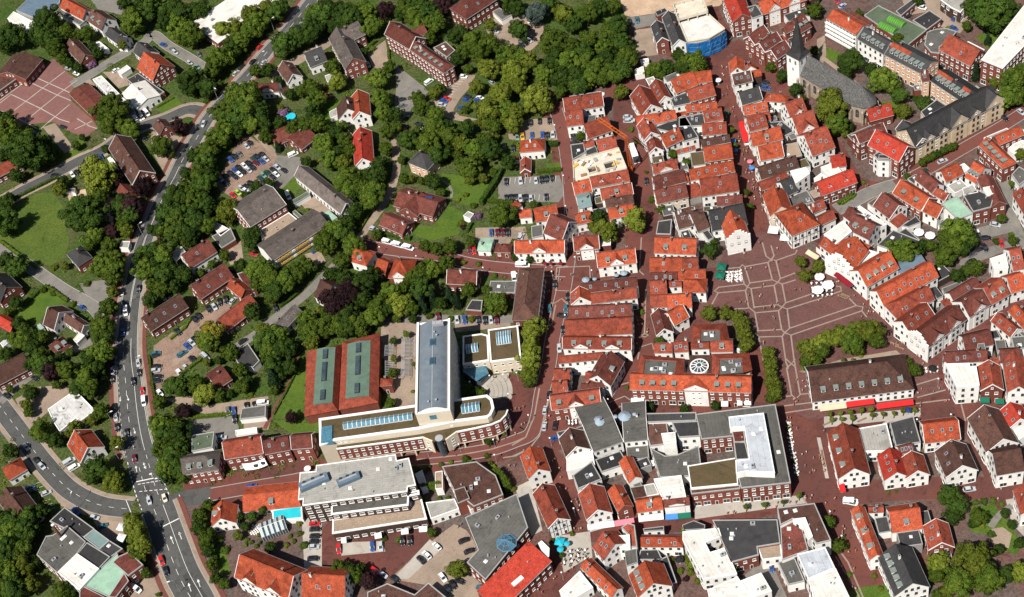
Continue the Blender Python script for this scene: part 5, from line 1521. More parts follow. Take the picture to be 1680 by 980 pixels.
# main road with cycle path, pavement and kerb
MAIN = line('530,-25 510,2 476,45 443,80 410,120 372,160 345,190 321,230 300,262 286,291 269,321 251,362 239,391 230,420 222,457 216,488 211,529 209,563 209,591 213,626 217,671 224,718 234,758 247,804 262,841 281,894 300,943 323,985 340,1020')
nM = len(MAIN)
def wid(i):
    t = i/(nM-1); return 7.2 if t < .3 else 7.2+(t-.3)/.35*2.3 if t < .65 else 9.5+(t-.65)/.15*2.6 if t < .8 else 12.0
WM = [wid(i) for i in range(nM)]
road = strip('main_road', G_ASPH, MAIN, WM)
iend = [int(nM*.775), int(nM*.845)]
def side(sgn, rng_, o0, w_, nm, m_, z=.12):
    L = MAIN[rng_[0]:rng_[1]]; W = WM[rng_[0]:rng_[1]]
    if len(L) > 2: strip(nm, m_, L, w_, z=z, off=[sgn*(v/2+o0+w_/2) for v in W], height=z)
for rg in ((0, iend[0]), (iend[1], nM)):
    for sg in (1, -1):
        side(sg, rg, 0, .3, 'kerb', G_KERB, .165); side(sg, rg, .3, 1.5, 'pavement', G_TAN, .155); side(sg, rg, 1.8, 1.8, 'cycle_path', G_CYCLE, .159)
# lane markings
PAINT = []
def dashes(line_, off, a, gap, w_=.16, i0=0, i1=None, nm='lane_marking', z=None):
    L = line_[i0:i1]; o_ = off[i0:i1] if isinstance(off, list) else [off]*len(L); L = offs(L, o_)
    V = []; F = []; z = z or .1; acc = 0.
    for i in range(len(L)-1):
        p, q = L[i], L[i+1]; d = q-p; ln = d.length
        if ln < 1e-4: continue
        d = d/ln; nn = Vector((-d.y, d.x))*w_/2
        per = a+gap if gap else 1e9; k = int(acc//per); spans = []
        while k*per < acc+ln:
            s0, s1 = max(k*per-acc, 0.), min(k*per+(a if gap else 1e9)-acc, ln)
            if s1-s0 > .02: spans.append((s0, s1))
            k += 1
        for s0, s1 in spans:
            u, v = p+d*s0, p+d*s1; b = len(V); V += [(*(u-nn), z), (*(v-nn), z), (*(v+nn), z), (*(u+nn), z)]; F.append([b, b+1, b+2, b+3])
        acc += ln
    if V: o = obj(nm, me(nm, V, F, G_WHITE)); o['kind'] = 'structure'
zp = .1
h1 = int(nM*.60)
dashes(MAIN, 0., 3.2, 4.5, .17, 0, int(nM*.30), z=zp); dashes(MAIN, .1, 3, 0, .17, int(nM*.30), h1, z=zp); dashes(MAIN, -.35, 3, 0, .13, int(nM*.42), h1, z=zp)
dashes(MAIN, [WM[i]*.17 for i in range(nM)], 3, 0, .16, h1, iend[0], z=zp); dashes(MAIN, [-WM[i]*.17 for i in range(nM)], 3, 4, .16, h1, iend[0], z=zp)
dashes(MAIN, [v/2-.35 for v in WM], 3, 0, .14, 0, iend[0], z=zp); dashes(MAIN, [-v/2+.35 for v in WM], 1.2, 1.6, .14, h1, iend[0], z=zp); dashes(MAIN, [-v/2+.35 for v in WM], 3, 0, .14, 0, h1, z=zp)
dashes(MAIN, [v*.18 for v in WM], 3, 0, .16, iend[1], nM, z=zp); dashes(MAIN, [-v*.12 for v in WM], 3, 3, .16, iend[1], nM, z=zp)
for s in (.5, -.5): dashes(MAIN, [v*s-(.35 if s > 0 else -.35) for v in WM], 1.3, 1.1, .3, iend[0], iend[1], z=zp+.004)
dashes(MAIN, [-v*.15 for v in WM], 2.2, 2.5, .15, iend[0], iend[1], z=zp); dashes(MAIN, [v*.17 for v in WM], 2.2, 2.5, .15, iend[0], iend[1], z=zp)
def bar(a, b_, w_=.45, nm='stop_line', gap=None):
    A, B = at2(a), at2(b_); dashes([A, B], 0., gap[0] if gap else 9, gap[1] if gap else 0, w_, nm=nm, z=zp+.008)
org(200, 740, 6.125)
bar(px(145, 312), px(320, 275)); bar(px(415, 760), px(575, 680)); bar(px(160, 338), px(410, 295), .3, 'crossing_line', (1.2, .5)); bar(px(175, 410), px(450, 385), .3, 'crossing_line', (1.2, .8))
bar(px(25, 450), px(92, 620), .25, 'give_way_line'); bar(px(575, 440), px(670, 660), .25, 'give_way_line', (1.5, .6))
ARR = MB(); ARR.face([(-.09, -2, 0), (.09, -2, 0), (.09, .6, 0), (-.09, .6, 0)]); ARR.face([(-.42, .6, 0), (.42, .6, 0), (0, 2, 0)]); ARR = ARR.mesh('road_arrow', [G_WHITE])
def arrow(a, b_):
    A, B = at2(a), at2(b_); d = B-A; o = obj('road_arrow', ARR, None, (*((A+B)/2), zp+.012), (0, 0, atan2(d.y, d.x)-pi/2), (1.2, d.length/4, 1)); o['kind'] = 'structure'
for a, b_ in (((152, 215), (140, 150)), ((245, 180), (215, 118)), ((520, 935), (488, 855)), ((600, 890), (572, 815))): arrow(px(*a), px(*b_))
org(0, 585)
for a, b_ in (((970, 325), (966, 365)), ((1022, 315), (1035, 358)), ((1075, 575), (1088, 625)), ((1155, 855), (1170, 905))): arrow(px(*a), px(*b_))
org(280, 780)
for a, b_ in (((90, 515), (68, 455)), ((165, 935), (142, 865)), ((238, 900), (218, 835))): arrow(px(*a), px(*b_))
org(0, 0, 1)
# other streets
SIDES = []
def street(nm, s, w_, m_, kerb=True, dash=None, walk=None):
    L = line(s); SIDES.append(L) if nm in ('side_street', 'lane') and w_ > 4 else None; strip(nm, m_, L, w_)
    if walk:
        for sg in (1, -1): strip('pavement', G_TAN, L, 1.6, z=.14, off=sg*(w_/2+1.05), height=.14)
    if kerb:
        for sg in (1, -1): strip('kerb', G_KERB, L, .25, z=.15, off=sg*(w_/2+.12), hard=False, height=.15)
    if dash: dashes(L, 0., dash[0], dash[1], .14, z=.09)
    return L
street('side_street', '338,186 310,180 270,196 215,215 171,246 127,266 82,291 41,311 0,334 -40,355', 6.5, G_ASPH, walk=True)
street('side_street', '118,140 143,126 184,100 235,71 251,57 275,75 311,96 335,112', 5.5, G_GREY)
street('lane', '-30,392 0,408 51,439 102,474 151,502 166,520', 5.5, G_GREY)
street('side_street', '-20,640 10,680 39,718 67,754 92,783 114,804 143,821 173,831 215,836', 7.5, G_ASPH, dash=(2.2, 3.2), walk=True)
street('side_street', '278,826 300,819 351,811', 7.5, G_ASPH, kerb=False)
street('brick_street', '345,812 402,802 443,795 484,788 560,772 640,757 700,752 744,748 805,738 846,724 871,712 883,683 889,646 899,605 907,553 918,504 926,470 930,441 938,379 936,317 930,256 922,215 912,180', 5.6, G_CYCLE)
street('brick_street', '585,398 610,405 650,412 720,420 770,432 830,440 930,446', 5.5, G_CYCLE)
street('lane', '655,190 648,234 650,256 650,283 640,315 625,342 601,375 587,397', 3.6, G_TAN, kerb=False)
street('lane', '590,390 560,425 530,455 500,485 470,508 440,530 420,548 395,565 370,585', 4.2, G_GREY, kerb=False)
street('side_street', '1372,345 1400,331 1431,315 1470,303', 6., G_GREY)
street('brick_street', '1470,303 1513,283 1584,242 1645,207 1690,178', 5.5, G_CYCLE)
street('lane', '1640,285 1652,310 1658,345 1672,385 1690,410', 4, G_GREY, kerb=False)
street('footpath', '490,580 483,610 468,642 450,672 434,704', 1.8, G_CYCLE, kerb=False)
street('footpath', '790,-10 797,15 803,30', 2., G_TAN, kerb=False)
street('footpath', '1625,865 1640,845 1660,830', 2.2, G_GREY, kerb=False)
street('footpath', '720,292 735,303 741,315 740,325', 1.2, G_GREY, kerb=False)
street('lane', '285,595 300,585 330,560 345,545', 3.5, G_TAN, kerb=False)
street('lane', '0,660 40,625 90,590 120,575 150,560', 4, G_GREY, kerb=False)
street('lane', '408,205 425,225 452,254', 3, G_TAN, kerb=False)
street('footpath', '1350,95 1370,110 1420,150', 2, G_TAN, kerb=False)
street('footpath', '1445,700 1460,690 1480,688', 1, G_STONE, kerb=False)
# pale bands let into the paving
def bands(txt, w_=.55, nm='paving_band'):
    for s in txt.split(';'):
        if s.strip(): strip(nm, G_BAND if nm == 'paving_band' else G_STONE, [at2(p) for p in zz(s)], w_, hard=False)
org(1120, 390)
bands('640,40 670,150 712,178;712,178 735,145 710,65;355,250 460,240 480,220 500,235 685,200 712,178;712,178 750,185 905,130 920,100;460,240 495,375 520,397 505,430 530,560 580,600 605,740 590,775 612,800 640,950 655,1010;'
      '500,235 540,365 520,397 550,410 575,570;685,200 720,340 765,360;765,360 735,385 765,540 800,560;800,560 770,590 795,740 820,765;820,765 800,795 830,1000 850,1055;750,185 785,330 765,360;765,360 800,375 828,525 800,560;800,560 840,575 860,730 820,765;820,765 870,785 895,980 905,1030;'
      '495,375 290,400 255,430 285,445 505,425;540,365 720,340;550,410 735,385;785,330 905,285;800,375 910,340;575,560 765,540;590,605 770,588;415,575 530,568;828,525 1050,450;840,575 1080,500 1275,430 1270,395 1220,390;600,750 795,740;612,800 800,795;860,730 1395,548 1450,560 1440,590 870,785;285,445 220,565;1395,548 1340,490;1440,590 1480,640')
org(1120, 585)
bands('830,20 875,60 905,20;835,90 875,310 910,340 945,310 905,85 875,60;875,60 840,90;805,325 875,318;945,305 1015,300 1040,370;760,405 1035,372;815,455 1045,420')
org(840, 390)
bands('360,240 625,230 630,370;360,240 350,425 460,430;295,525 345,527 400,490 450,540;350,540 320,700;1040,0 1025,270 1060,300;1075,420 1065,780;1040,790 1068,770 1095,785 1065,800 1040,790;1010,980 1030,880 1125,850 1140,900;470,0 460,100 480,105 495,0')
org(840, 585)
bands('760,490 870,400 960,450;780,370 905,320 950,350;830,240 940,210;0,715 110,650 180,480 220,255;0,805 140,740 220,640 260,480 290,350')
org(560, 585); bands('590,832 940,795 1200,748 1390,690 1470,655;1300,815 1400,800 1470,765')
org(1380, 585); bands('600,230 780,175;610,330 840,270;590,380 870,345;965,385 1000,520')
org(1120, 780); bands('960,170 1060,330 1330,700 1450,980;1230,650 1420,980'); 
org(0, 0)
bands('-100,880 215,650 300,570;0,890 75,920 330,720 520,575;75,920 -60,1010;190,985 460,765 620,645;390,985 560,840;90,760 330,875 480,960 560,985;280,620 560,745;225,655 460,765 570,810;0,830 90,760', .5, 'yard_line')
org(0, 195); bands('110,-20 300,80;330,80 430,-10;600,85 740,20;620,0 720,60 780,80', .5, 'yard_line')
# parking bay lines
def bays(a, b_, n, dx, dy):
    A, B = zz('%g,%g %g,%g' % (*a, *b_))
    for k in range(n+1):
        p = (A[0]+(B[0]-A[0])*k/n, A[1]+(B[1]-A[1])*k/n); q = (p[0]+dx/ORG[2], p[1]+dy/ORG[2]); strip('bay_line', G_WHITE, [at2(p), at2(q)], .12, hard=False)
org(840, 195); bays((-60, 525), (345, 508), 10, 8, -48); bays((-60, 615), (300, 610), 9, -4, 45)
org(0, 780); bays((330, 50), (440, 260), 6, -55, 22); org(560, 0); bays((820, 770), (950, 610), 8, 60, 10)
# pool, greenhouse, chess board, terrace
org(280, 780)
PZ = 2.7; P_ = [at2(px(*p), PZ) for p in ((825, 285), (1045, 252), (1050, 338), (832, 360))]; c = sum(P_, Vector((0, 0)))/4
pool = thing('swimming_pool', 'pool', '', (c.x, c.y, 0), label='bright turquoise swimming pool beside the orange roofed wing'); q = [p-c for p in P_]; q = q if area(q) > 0 else q[::-1]
b = MB(); oo = inset(q, -.5); ii = q
for k in range(4): j = (k+1) % 4; b.face([(*oo[k], PZ+.08), (*oo[j], PZ+.08), (*ii[j], PZ+.08), (*ii[k], PZ+.08)]); b.face([(*oo[k], 0), (*oo[j], 0), (*oo[j], PZ+.08), (*oo[k], PZ+.08)]); b.face([(*ii[k], PZ+.08), (*ii[j], PZ+.08), (*ii[j], PZ-.2), (*ii[k], PZ-.2)])
b.build('pool_rim', [M_TRIM], pool); b = MB(); b.face([(*p, PZ-.03) for p in inset(q, -.02)]); b.build('pool_water', [G_WATER], pool); foot([p+c for p in oo], 2.7, -1)
cw = at(px(690, 440)); cb = thing('chess_board', 'chess board', '', cw, radians(-20), label='giant white and red chess board paved beside the greenhouse'); b = MB()
for i in range(8):
    for k in range(8):
        if (i+k) % 2: b.box(((i-3.5)*.55, (k-3.5)*.55, .03), (.54, .54, .06))
b.build('pale_squares', [M_TRIM], cb)
def glasshouse():
    c0 = at(px(835, 440)); r = thing('greenhouse', 'greenhouse', '', c0, radians(8), label='glass greenhouse with white frame below the turquoise pool'); W, D, H = 9.5, 6.5, 2.6
    b = MB(); b.box((0, 0, H/2), (W, D, H)); b.build('glass_wall', [M_SKYGL], r)
    for i in range(10):
        for s in (-1, 1):
            x0 = -W/2+i*W/10; b = MB(); b.face([(x0+.06, s*D/2, H+.02), (x0+W/10-.06, s*D/2, H+.02), (x0+W/10-.06, 0, H+1.5), (x0+.06, 0, H+1.5)][::s]); b.build('pane', [M_SKYGL if i % 2 else flat('whitened_glass', (.42, .5, .5))], r)
    b = MB()
    for i in range(11):
        x = -W/2+i*W/10
        for s in (-1, 1): b.tube((x, s*D/2, H), (x, 0, H+1.55), .06, n=4); b.tube((x, s*D/2, 0), (x, s*D/2, H), .06, n=4)
    b.tube((-W/2, 0, H+1.55), (W/2, 0, H+1.55), .08, n=4); b.build('frame', [M_TRIM], r)
glasshouse()
c0 = at((477, 193), .3); sp = thing('paddling_pool', 'pool', '', (c0.x, c0.y, 0), label='small round turquoise garden pool between trees'); b = MB(); b.tube((0, 0, 0), (0, 0, .9), 2.6, n=20); b.build('pool_wall', [M_BLUECL], sp); b = MB(); b.tube((0, 0, .9), (0, 0, .93), 2.4, n=20); b.build('pool_water', [G_WATER], sp)

def seg_dist(p, L):
    best = 1e9
    for i in range(len(L)-1):
        a, d = L[i], L[i+1]-L[i]; t = max(0, min(1, (p-a).dot(d)/max(d.length_squared, 1e-6))); best = min(best, (p-a-d*t).length)
    return best
SQ_ = [[at2(p) for p in zz(q)] for q in ('1200,395 1250,380 1340,415 1420,500 1530,600 1550,640 1330,690 1275,660 1255,600 1235,520 1150,515 1130,540 1160,470', '1340,40 1420,90 1520,180 1470,210 1400,215 1300,120', '905,870 985,870 985,935 905,960', '1590,820 1690,820 1690,1000 1560,1000')] if not org(0, 0, 1) else []
def annexes():
    """low flat extensions in the yards behind the town houses: part of the house they lean on"""
    rng = random.Random(12); boxes = []
    for poly in HARD:
        xs = [p[0] for p in poly]; ys = [p[1] for p in poly]; boxes.append((min(xs), min(ys), max(xs), max(ys), poly))
    def free(q):
        if ok_spot_(q) or any(inside(q, s) for s in SQ_): return False
        if any(seg_dist(q, L) < w_/2+.4 for L, w_ in STREETS): return False
        return not any(b[0] < q.x < b[2] and b[1] < q.y < b[3] and inside(q, b[4]) for b in boxes)
    def ok_spot_(p):
        for poly, h, j, bb in FOOT:
            if bb[0] < p.x < bb[2] and bb[1] < p.y < bb[3] and inside(p, poly): return True
        return False
    n = 0
    for root, sub, hl, wv, h, rc in ANNEX:
        M = root.matrix_basis @ sub
        for side in (0, 1, 2, 3):
            for att in range(3):
                d = rng.uniform(3.5, 8)*(1, .7, .45)[att]; run = (2*hl if side < 2 else 2*wv)*rng.uniform(.45, .95)*(1, .8, .6)[att]; off = rng.uniform(-.5, .5)*((2*hl if side < 2 else 2*wv)-run)
                if side == 0: c, sz = (off, wv+d/2-.3), (run, d)
                elif side == 1: c, sz = (off, -wv-d/2+.3), (run, d)
                elif side == 2: c, sz = (hl+d/2-.15, off), (d, run)
                else: c, sz = (-hl-d/2+.15, off), (d, run)
                g_ = [(M @ Vector((c[0]+sz[0]*(u-.5), c[1]+sz[1]*(v-.5), 0))).xy for u in (.03, .35, .65, .97) for v in ((.1, .5, .97) if side == 0 else (.03, .5, .9) if side == 1 else (.03, .5, .97))]
                lo = [(M @ Vector((c[0]+sz[0]*u, c[1]+sz[1]*v, 0))).xy for u in (-.44, 0, .44) for v in (-.44, 0, .44)]
                if not all(free(q) for q in lo): continue
                hh = rng.uniform(2.8, min(h-.8, 5.2)); k = rng.choice('AAKKRDVEXPO'); b = MB(); mm = [WALL[rng.choice('WWWrgd')], ROOF[k], M_COPE if k not in 'VX' else M_TRIM]
                x0, y0 = sz[0]/2, sz[1]/2; b.box((0, 0, hh/2), (sz[0], sz[1], hh))
                if k in 'RDO':
                    b.face([(-x0-.2, -y0-.2, hh+.05), (x0+.2, -y0-.2, hh+.05), (x0+.2, y0+.2, hh+1.0), (-x0-.2, y0+.2, hh+1.0)], 1); b.face([(-x0, y0, hh), (x0, y0, hh), (x0, y0, hh+.95), (-x0, y0, hh+.95)]); b.face([(x0, -y0, hh), (x0, y0, hh), (x0, y0, hh+.95)]); b.face([(-x0, -y0, hh), (-x0, y0, hh), (-x0, y0, hh+.95)])
                else:
                    b.face([(-x0+.2, -y0+.2, hh+.03), (x0-.2, -y0+.2, hh+.03), (x0-.2, y0-.2, hh+.03), (-x0+.2, y0-.2, hh+.03)], 1)
                    for (cx, cy, lx, ly) in ((0, -y0+.1, sz[0]+.1, .26), (0, y0-.1, sz[0]+.1, .26), (-x0+.1, 0, .26, sz[1]-.32), (x0-.1, 0, .26, sz[1]-.32)): b.box((cx, cy, hh+.06), (lx, ly, .3), m=2)
                ob = b.build('annex', mm, root); ob.matrix_basis = sub @ Matrix.Translation((c[0], c[1], 0))
                if rng.random() < .6 and k not in 'RDO': obj('roof_light', RLIGHT, ob, (rng.uniform(-.25, .25)*sz[0], rng.uniform(-.25, .25)*sz[1], hh+.03), None, (.8, .8, .8))
                foot([(M @ Vector((c[0]+sz[0]*u, c[1]+sz[1]*v, 0))).xy for u, v in ((-.5, -.5), (.5, -.5), (.5, .5), (-.5, .5))], hh, -1); n += 1
                break
    pass
annexes()
print('levels', max(l[4] for l in LEV))
def patches():
    rng = random.Random(8); m2 = [mat('asphalt_patch_dark', (.062, .061, .058), (.055, .055, .053), amt=.1), mat('asphalt_patch_pale', (.115, .112, .105), (.105, .10, .095), amt=.1)]
    for k in range(26):
        i = rng.randrange(2, nM-3); p = MAIN[i]; t = (MAIN[i+1]-MAIN[i]).normalized(); nn = Vector((-t.y, t.x)); o_ = rng.uniform(-.4, .4)*WM[i]*.7; a, b_ = rng.uniform(1, 6), rng.uniform(.5, 1.3); c = p+nn*o_
        sheet('road_patch', rng.choice(m2), [c-t*a-nn*b_, c+t*a-nn*b_, c+t*a+nn*b_, c-t*a+nn*b_], z=zp-.003-k*.00002, hard=False, world=True)
    mh = MB(); mh.tube((0, 0, 0), (0, 0, .012), .38, n=12); mm = mh.mesh('manhole_cover', [M_DARK])
    for L, W in [(MAIN, 3)]+[(l, w_) for l, w_ in STREETS[:12]]:
        for k in range(5): i = rng.randrange(1, len(L)-1); o = obj('manhole_cover', mm, None, (L[i].x+rng.uniform(-1, 1)*W*.2, L[i].y, zat(L[i])+.003)); o['kind'] = 'structure'
patches()
# ------------------------------------------------------------------ trees
def leafmat(name, c1, c2):
    c1 = tuple(v*.82 for v in c1); c2 = tuple(v*.86 for v in c2)
    M = mat(name, c1, c2, scale=.8, fine=2.5, rough=.7, amt=.35, rnd=.34, spec=.04); return M
LEAF = {'d': leafmat('dark_leaves', (.028, .058, .011), (.052, .088, .013)), 'm': leafmat('mid_green_leaves', (.055, .095, .012), (.088, .125, .016)),
        'y': leafmat('yellow_green_leaves', (.10, .13, .014), (.15, .175, .025)), 'Y': leafmat('golden_leaves', (.19, .15, .018), (.15, .14, .02)), 'p': leafmat('copper_leaves', (.022, .012, .014), (.038, .017, .018)),
        'g': leafmat('blue_green_needles', (.052, .075, .062), (.075, .10, .082)), 'c': leafmat('dark_needles', (.014, .032, .014), (.024, .044, .018)), 'P': leafmat('purple_blossom', (.22, .10, .24), (.14, .09, .12))}
BARK = mat('bark', (.07, .05, .035), (.05, .037, .028), amt=.3)
def leafquad(V, F, c, n, s, rng):
    n = (n+Vector((rng.uniform(-.8, .8), rng.uniform(-.8, .8), rng.uniform(-.5, .6)))).normalized(); u = n.orthogonal().normalized(); v = n.cross(u); a = rng.uniform(0, pi); u, v = u*cos(a)+v*sin(a), v*cos(a)-u*sin(a)
    b = len(V); s1 = s*rng.uniform(.7, 1.3); V += [c+u*s1, c+v*s1*.7, c-u*s1, c-v*s1*.7]; F.append([b, b+1, b+2, b+3])
def crown(seed, nclump=46, leaves=140, leaf=.062, clump=(.13, .34), squash=1., shape='round'):
    rng = random.Random(seed); V = []; F = []; cl = []
    ph = [rng.uniform(0, 6.3) for _ in range(4)]
    for k in range(nclump):
        if shape == 'cone':
            t = (k+.5)/nclump; z = -1+2*t; R = (1-t)*.85+.05; a = k*2.4; r_ = R*rng.uniform(.55, .95); p = Vector((r_*cos(a), r_*sin(a), z)); cr = .16+.22*(1-t)
        else:
            y = 1-2*(k+.5)/nclump; a = k*2.39996; rr = math.sqrt(max(0, 1-y*y)); lump = 1+.16*sin(2*a+ph[0])+.12*sin(3*a+ph[1])+.12*sin(2.5*y+ph[2])
            q = rng.uniform(.5, .92)*lump; p = Vector((rr*cos(a)*q, rr*sin(a)*q, y*q*squash)); cr = rng.uniform(*clump)
        cl.append((p, cr))
    for p, cr in cl:
        b = len(V); n = int(leaves*(cr/.28)**2)+6
        for i in range(n):
            y = 1-2*(i+.5)/n; a = i*2.39996+p.x*9; rr = math.sqrt(max(0, 1-y*y)); d = Vector((rr*cos(a), rr*sin(a), y))
            leafquad(V, F, p+Vector((d.x, d.y, d.z*.85))*cr*rng.uniform(.8, 1.06), d*.8+p*.5, leaf, rng)
    # inner mass of branches and leaves that closes the crown
    N = 7; b = len(V)
    for i in range(N+1):
        for k in range(10):
            th = pi*i/N; a = 2*pi*k/10; z = cos(th)
            R = sin(th)*.55 if shape != 'cone' else (1-(z+1)/2)*.6
            j = rng.uniform(.85, 1.1); V.append(Vector((R*cos(a)*j, R*sin(a)*j, z*(.6 if shape != 'cone' else .85)*squash)))
    for i in range(N):
        for k in range(10): F.append([b+i*10+k, b+i*10+(k+1) % 10, b+(i+1)*10+(k+1) % 10, b+(i+1)*10+k])
    return V, F
CROWN = {}
def crown_meshes():
    base = [crown(s) for s in (1, 2, 3, 4)]; airy = [crown(s, 26, 60, .08, (.16, .30)) for s in (11, 12)]
    cone = [crown(s, 40, 60, .08, shape='cone') for s in (21, 22)]; ball = [crown(s, 30, 60, .085, (.26, .34)) for s in (31, 32)]
    for k, mm in LEAF.items():
        src = cone if k in 'c' else base
        CROWN[k] = [me('crown', V, F, mm) for V, F in src]
        CROWN['b'+k] = [me('crown', V, F, mm) for V, F in ball]; CROWN['a'+k] = [me('crown', V, F, mm) for V, F in airy]
crown_meshes()
def trunk_mesh(seed):
    rng = random.Random(seed); b = MB(); b.tube((0, 0, 0), (0, 0, .12), .075, .055, n=7); b.tube((0, 0, .12), (0, 0, .62), .055, .035, n=7)
    for k in range(4): a = k*1.6+rng.uniform(0, .6); z = .34+.08*k; b.tube((0, 0, z), (cos(a)*.25, sin(a)*.25, z+.22), .028, .012, n=5, cap=False)
    return b.mesh('trunk', [BARK])
TRUNK = [trunk_mesh(s) for s in (1, 2)]
TLOOK = {'d': ('broadleaf_tree', 'dark green broadleaf tree'), 'm': ('broadleaf_tree', 'mid green broadleaf tree'), 'y': ('broadleaf_tree', 'yellow-green broadleaf tree'), 'Y': ('golden_tree', 'golden-leaved tree'), 'p': ('copper_beech', 'dark purple-leaved tree'),
         'g': ('cedar_tree', 'blue-green cedar tree'), 'c': ('conifer', 'dark pointed conifer'), 'P': ('flowering_shrub', 'purple flowering shrub')}
NT = [0]; TREEXY = []
def ok_spot(p, r=0.6):
    for poly, h, j, bb in FOOT:
        if bb[0]-r < p.x < bb[2]+r and bb[1]-r < p.y < bb[3]+r and inside(p, poly): return poly
    return None
ROADS = [(MAIN, 10.)]+[(L_, 7.) for L_ in SIDES]
def tree(X, Y, R, k, minor=False):
    P = px(X, Y); rm = R/ORG[2]*pxm(P)*.83
    ball = 'b' in k; kk = k.replace('b', '').replace('a', ''); rng = random.Random(int(P[0]*31+P[1]*17))
    if kk in ('P',) or (rm < 1.6 and not ball): shrub = True
    else: shrub = False
    if shrub: H = rm*1.5; zc = rm*.7
    elif ball: H = 2.2+2*rm; zc = 2.2+rm
    elif kk == 'c': H = max(6, 3.6*rm); zc = H/2+.3
    else: H = rm*2.0+2.2*min(1, rm/3); zc = H-rm*1.0
    zc = max(zc, rm*.6)
    c = at(P, zc); base = Vector((c.x, c.y))
    poly = ok_spot(base)
    if poly and not shrub:
        cc = sum((Vector(p) for p in poly), Vector((0, 0)))/len(poly); d = (base-cc).normalized()
        for s in range(1, 14):
            q = base+d*s*.6
            if not ok_spot(q): base = q; break
    for L_, w_ in ROADS:
        dd = [((base-q).length, q) for q in L_]; dm_, q_ = min(dd, key=lambda t: t[0])
        need = w_/2+rm*.62
        if .01 < dm_ < need: base = q_+(base-q_)/dm_*need
    nm, look = TLOOK[kk]
    if minor and not shrub: MINOR.append((base, zc, rm, H, kk, rng.random())); return
    if shrub: nm, look = ('flowering_shrub', 'purple flowering shrub') if kk == 'P' else ('shrub', look.replace('broadleaf tree', 'leafy shrub').replace('pointed conifer', 'needled shrub').replace('tree', 'shrub'))
    elif ball and rm < 2.2: nm, look = 'street_tree', 'small round clipped tree'
    else: look = ('large ' if rm > 6.5 else 'small ' if rm < 3.2 else '')+look
    t = thing(nm, 'shrub' if shrub else 'tree', look, (base.x, base.y, 0), rng.uniform(0, 6.28), {'shrub': 'shrubs in the gardens', 'flowering_shrub': 'flowering shrubs in the gardens', 'street_tree': 'clipped street trees'}.get(nm, 'trees of the town'))
    key = ('b'+kk if (ball and kk != 'c') else 'a'+kk if 'a' in k else kk); ms = CROWN[key]
    sz = (H/2 if kk == 'c' and not shrub else rm*(1.0 if not shrub else .75))*rng.uniform(.95, 1.08)
    obj('crown', ms[rng.randrange(len(ms))], t, (0, 0, zc), (0, 0, rng.uniform(0, 6.28)), (rm*rng.uniform(.95, 1.08), rm*rng.uniform(.95, 1.08), sz))
    if not shrub: obj('trunk', TRUNK[rng.randrange(2)], t, (0, 0, 0), None, (H*.62, H*.62, H*1.0))
    TREEXY.append((base, rm)); NT[0] += 1
SPEC = []; MINOR = []
def trees(txt):
    for ln in txt.strip().splitlines():
        if ln[0] == '@': org(*[float(v) for v in ln[1:].split(',')]); continue
        for t in ln.split():
            a = t.split(','); SPEC.append((list(ORG), float(a[0]), float(a[1]), float(a[2]), a[3]))
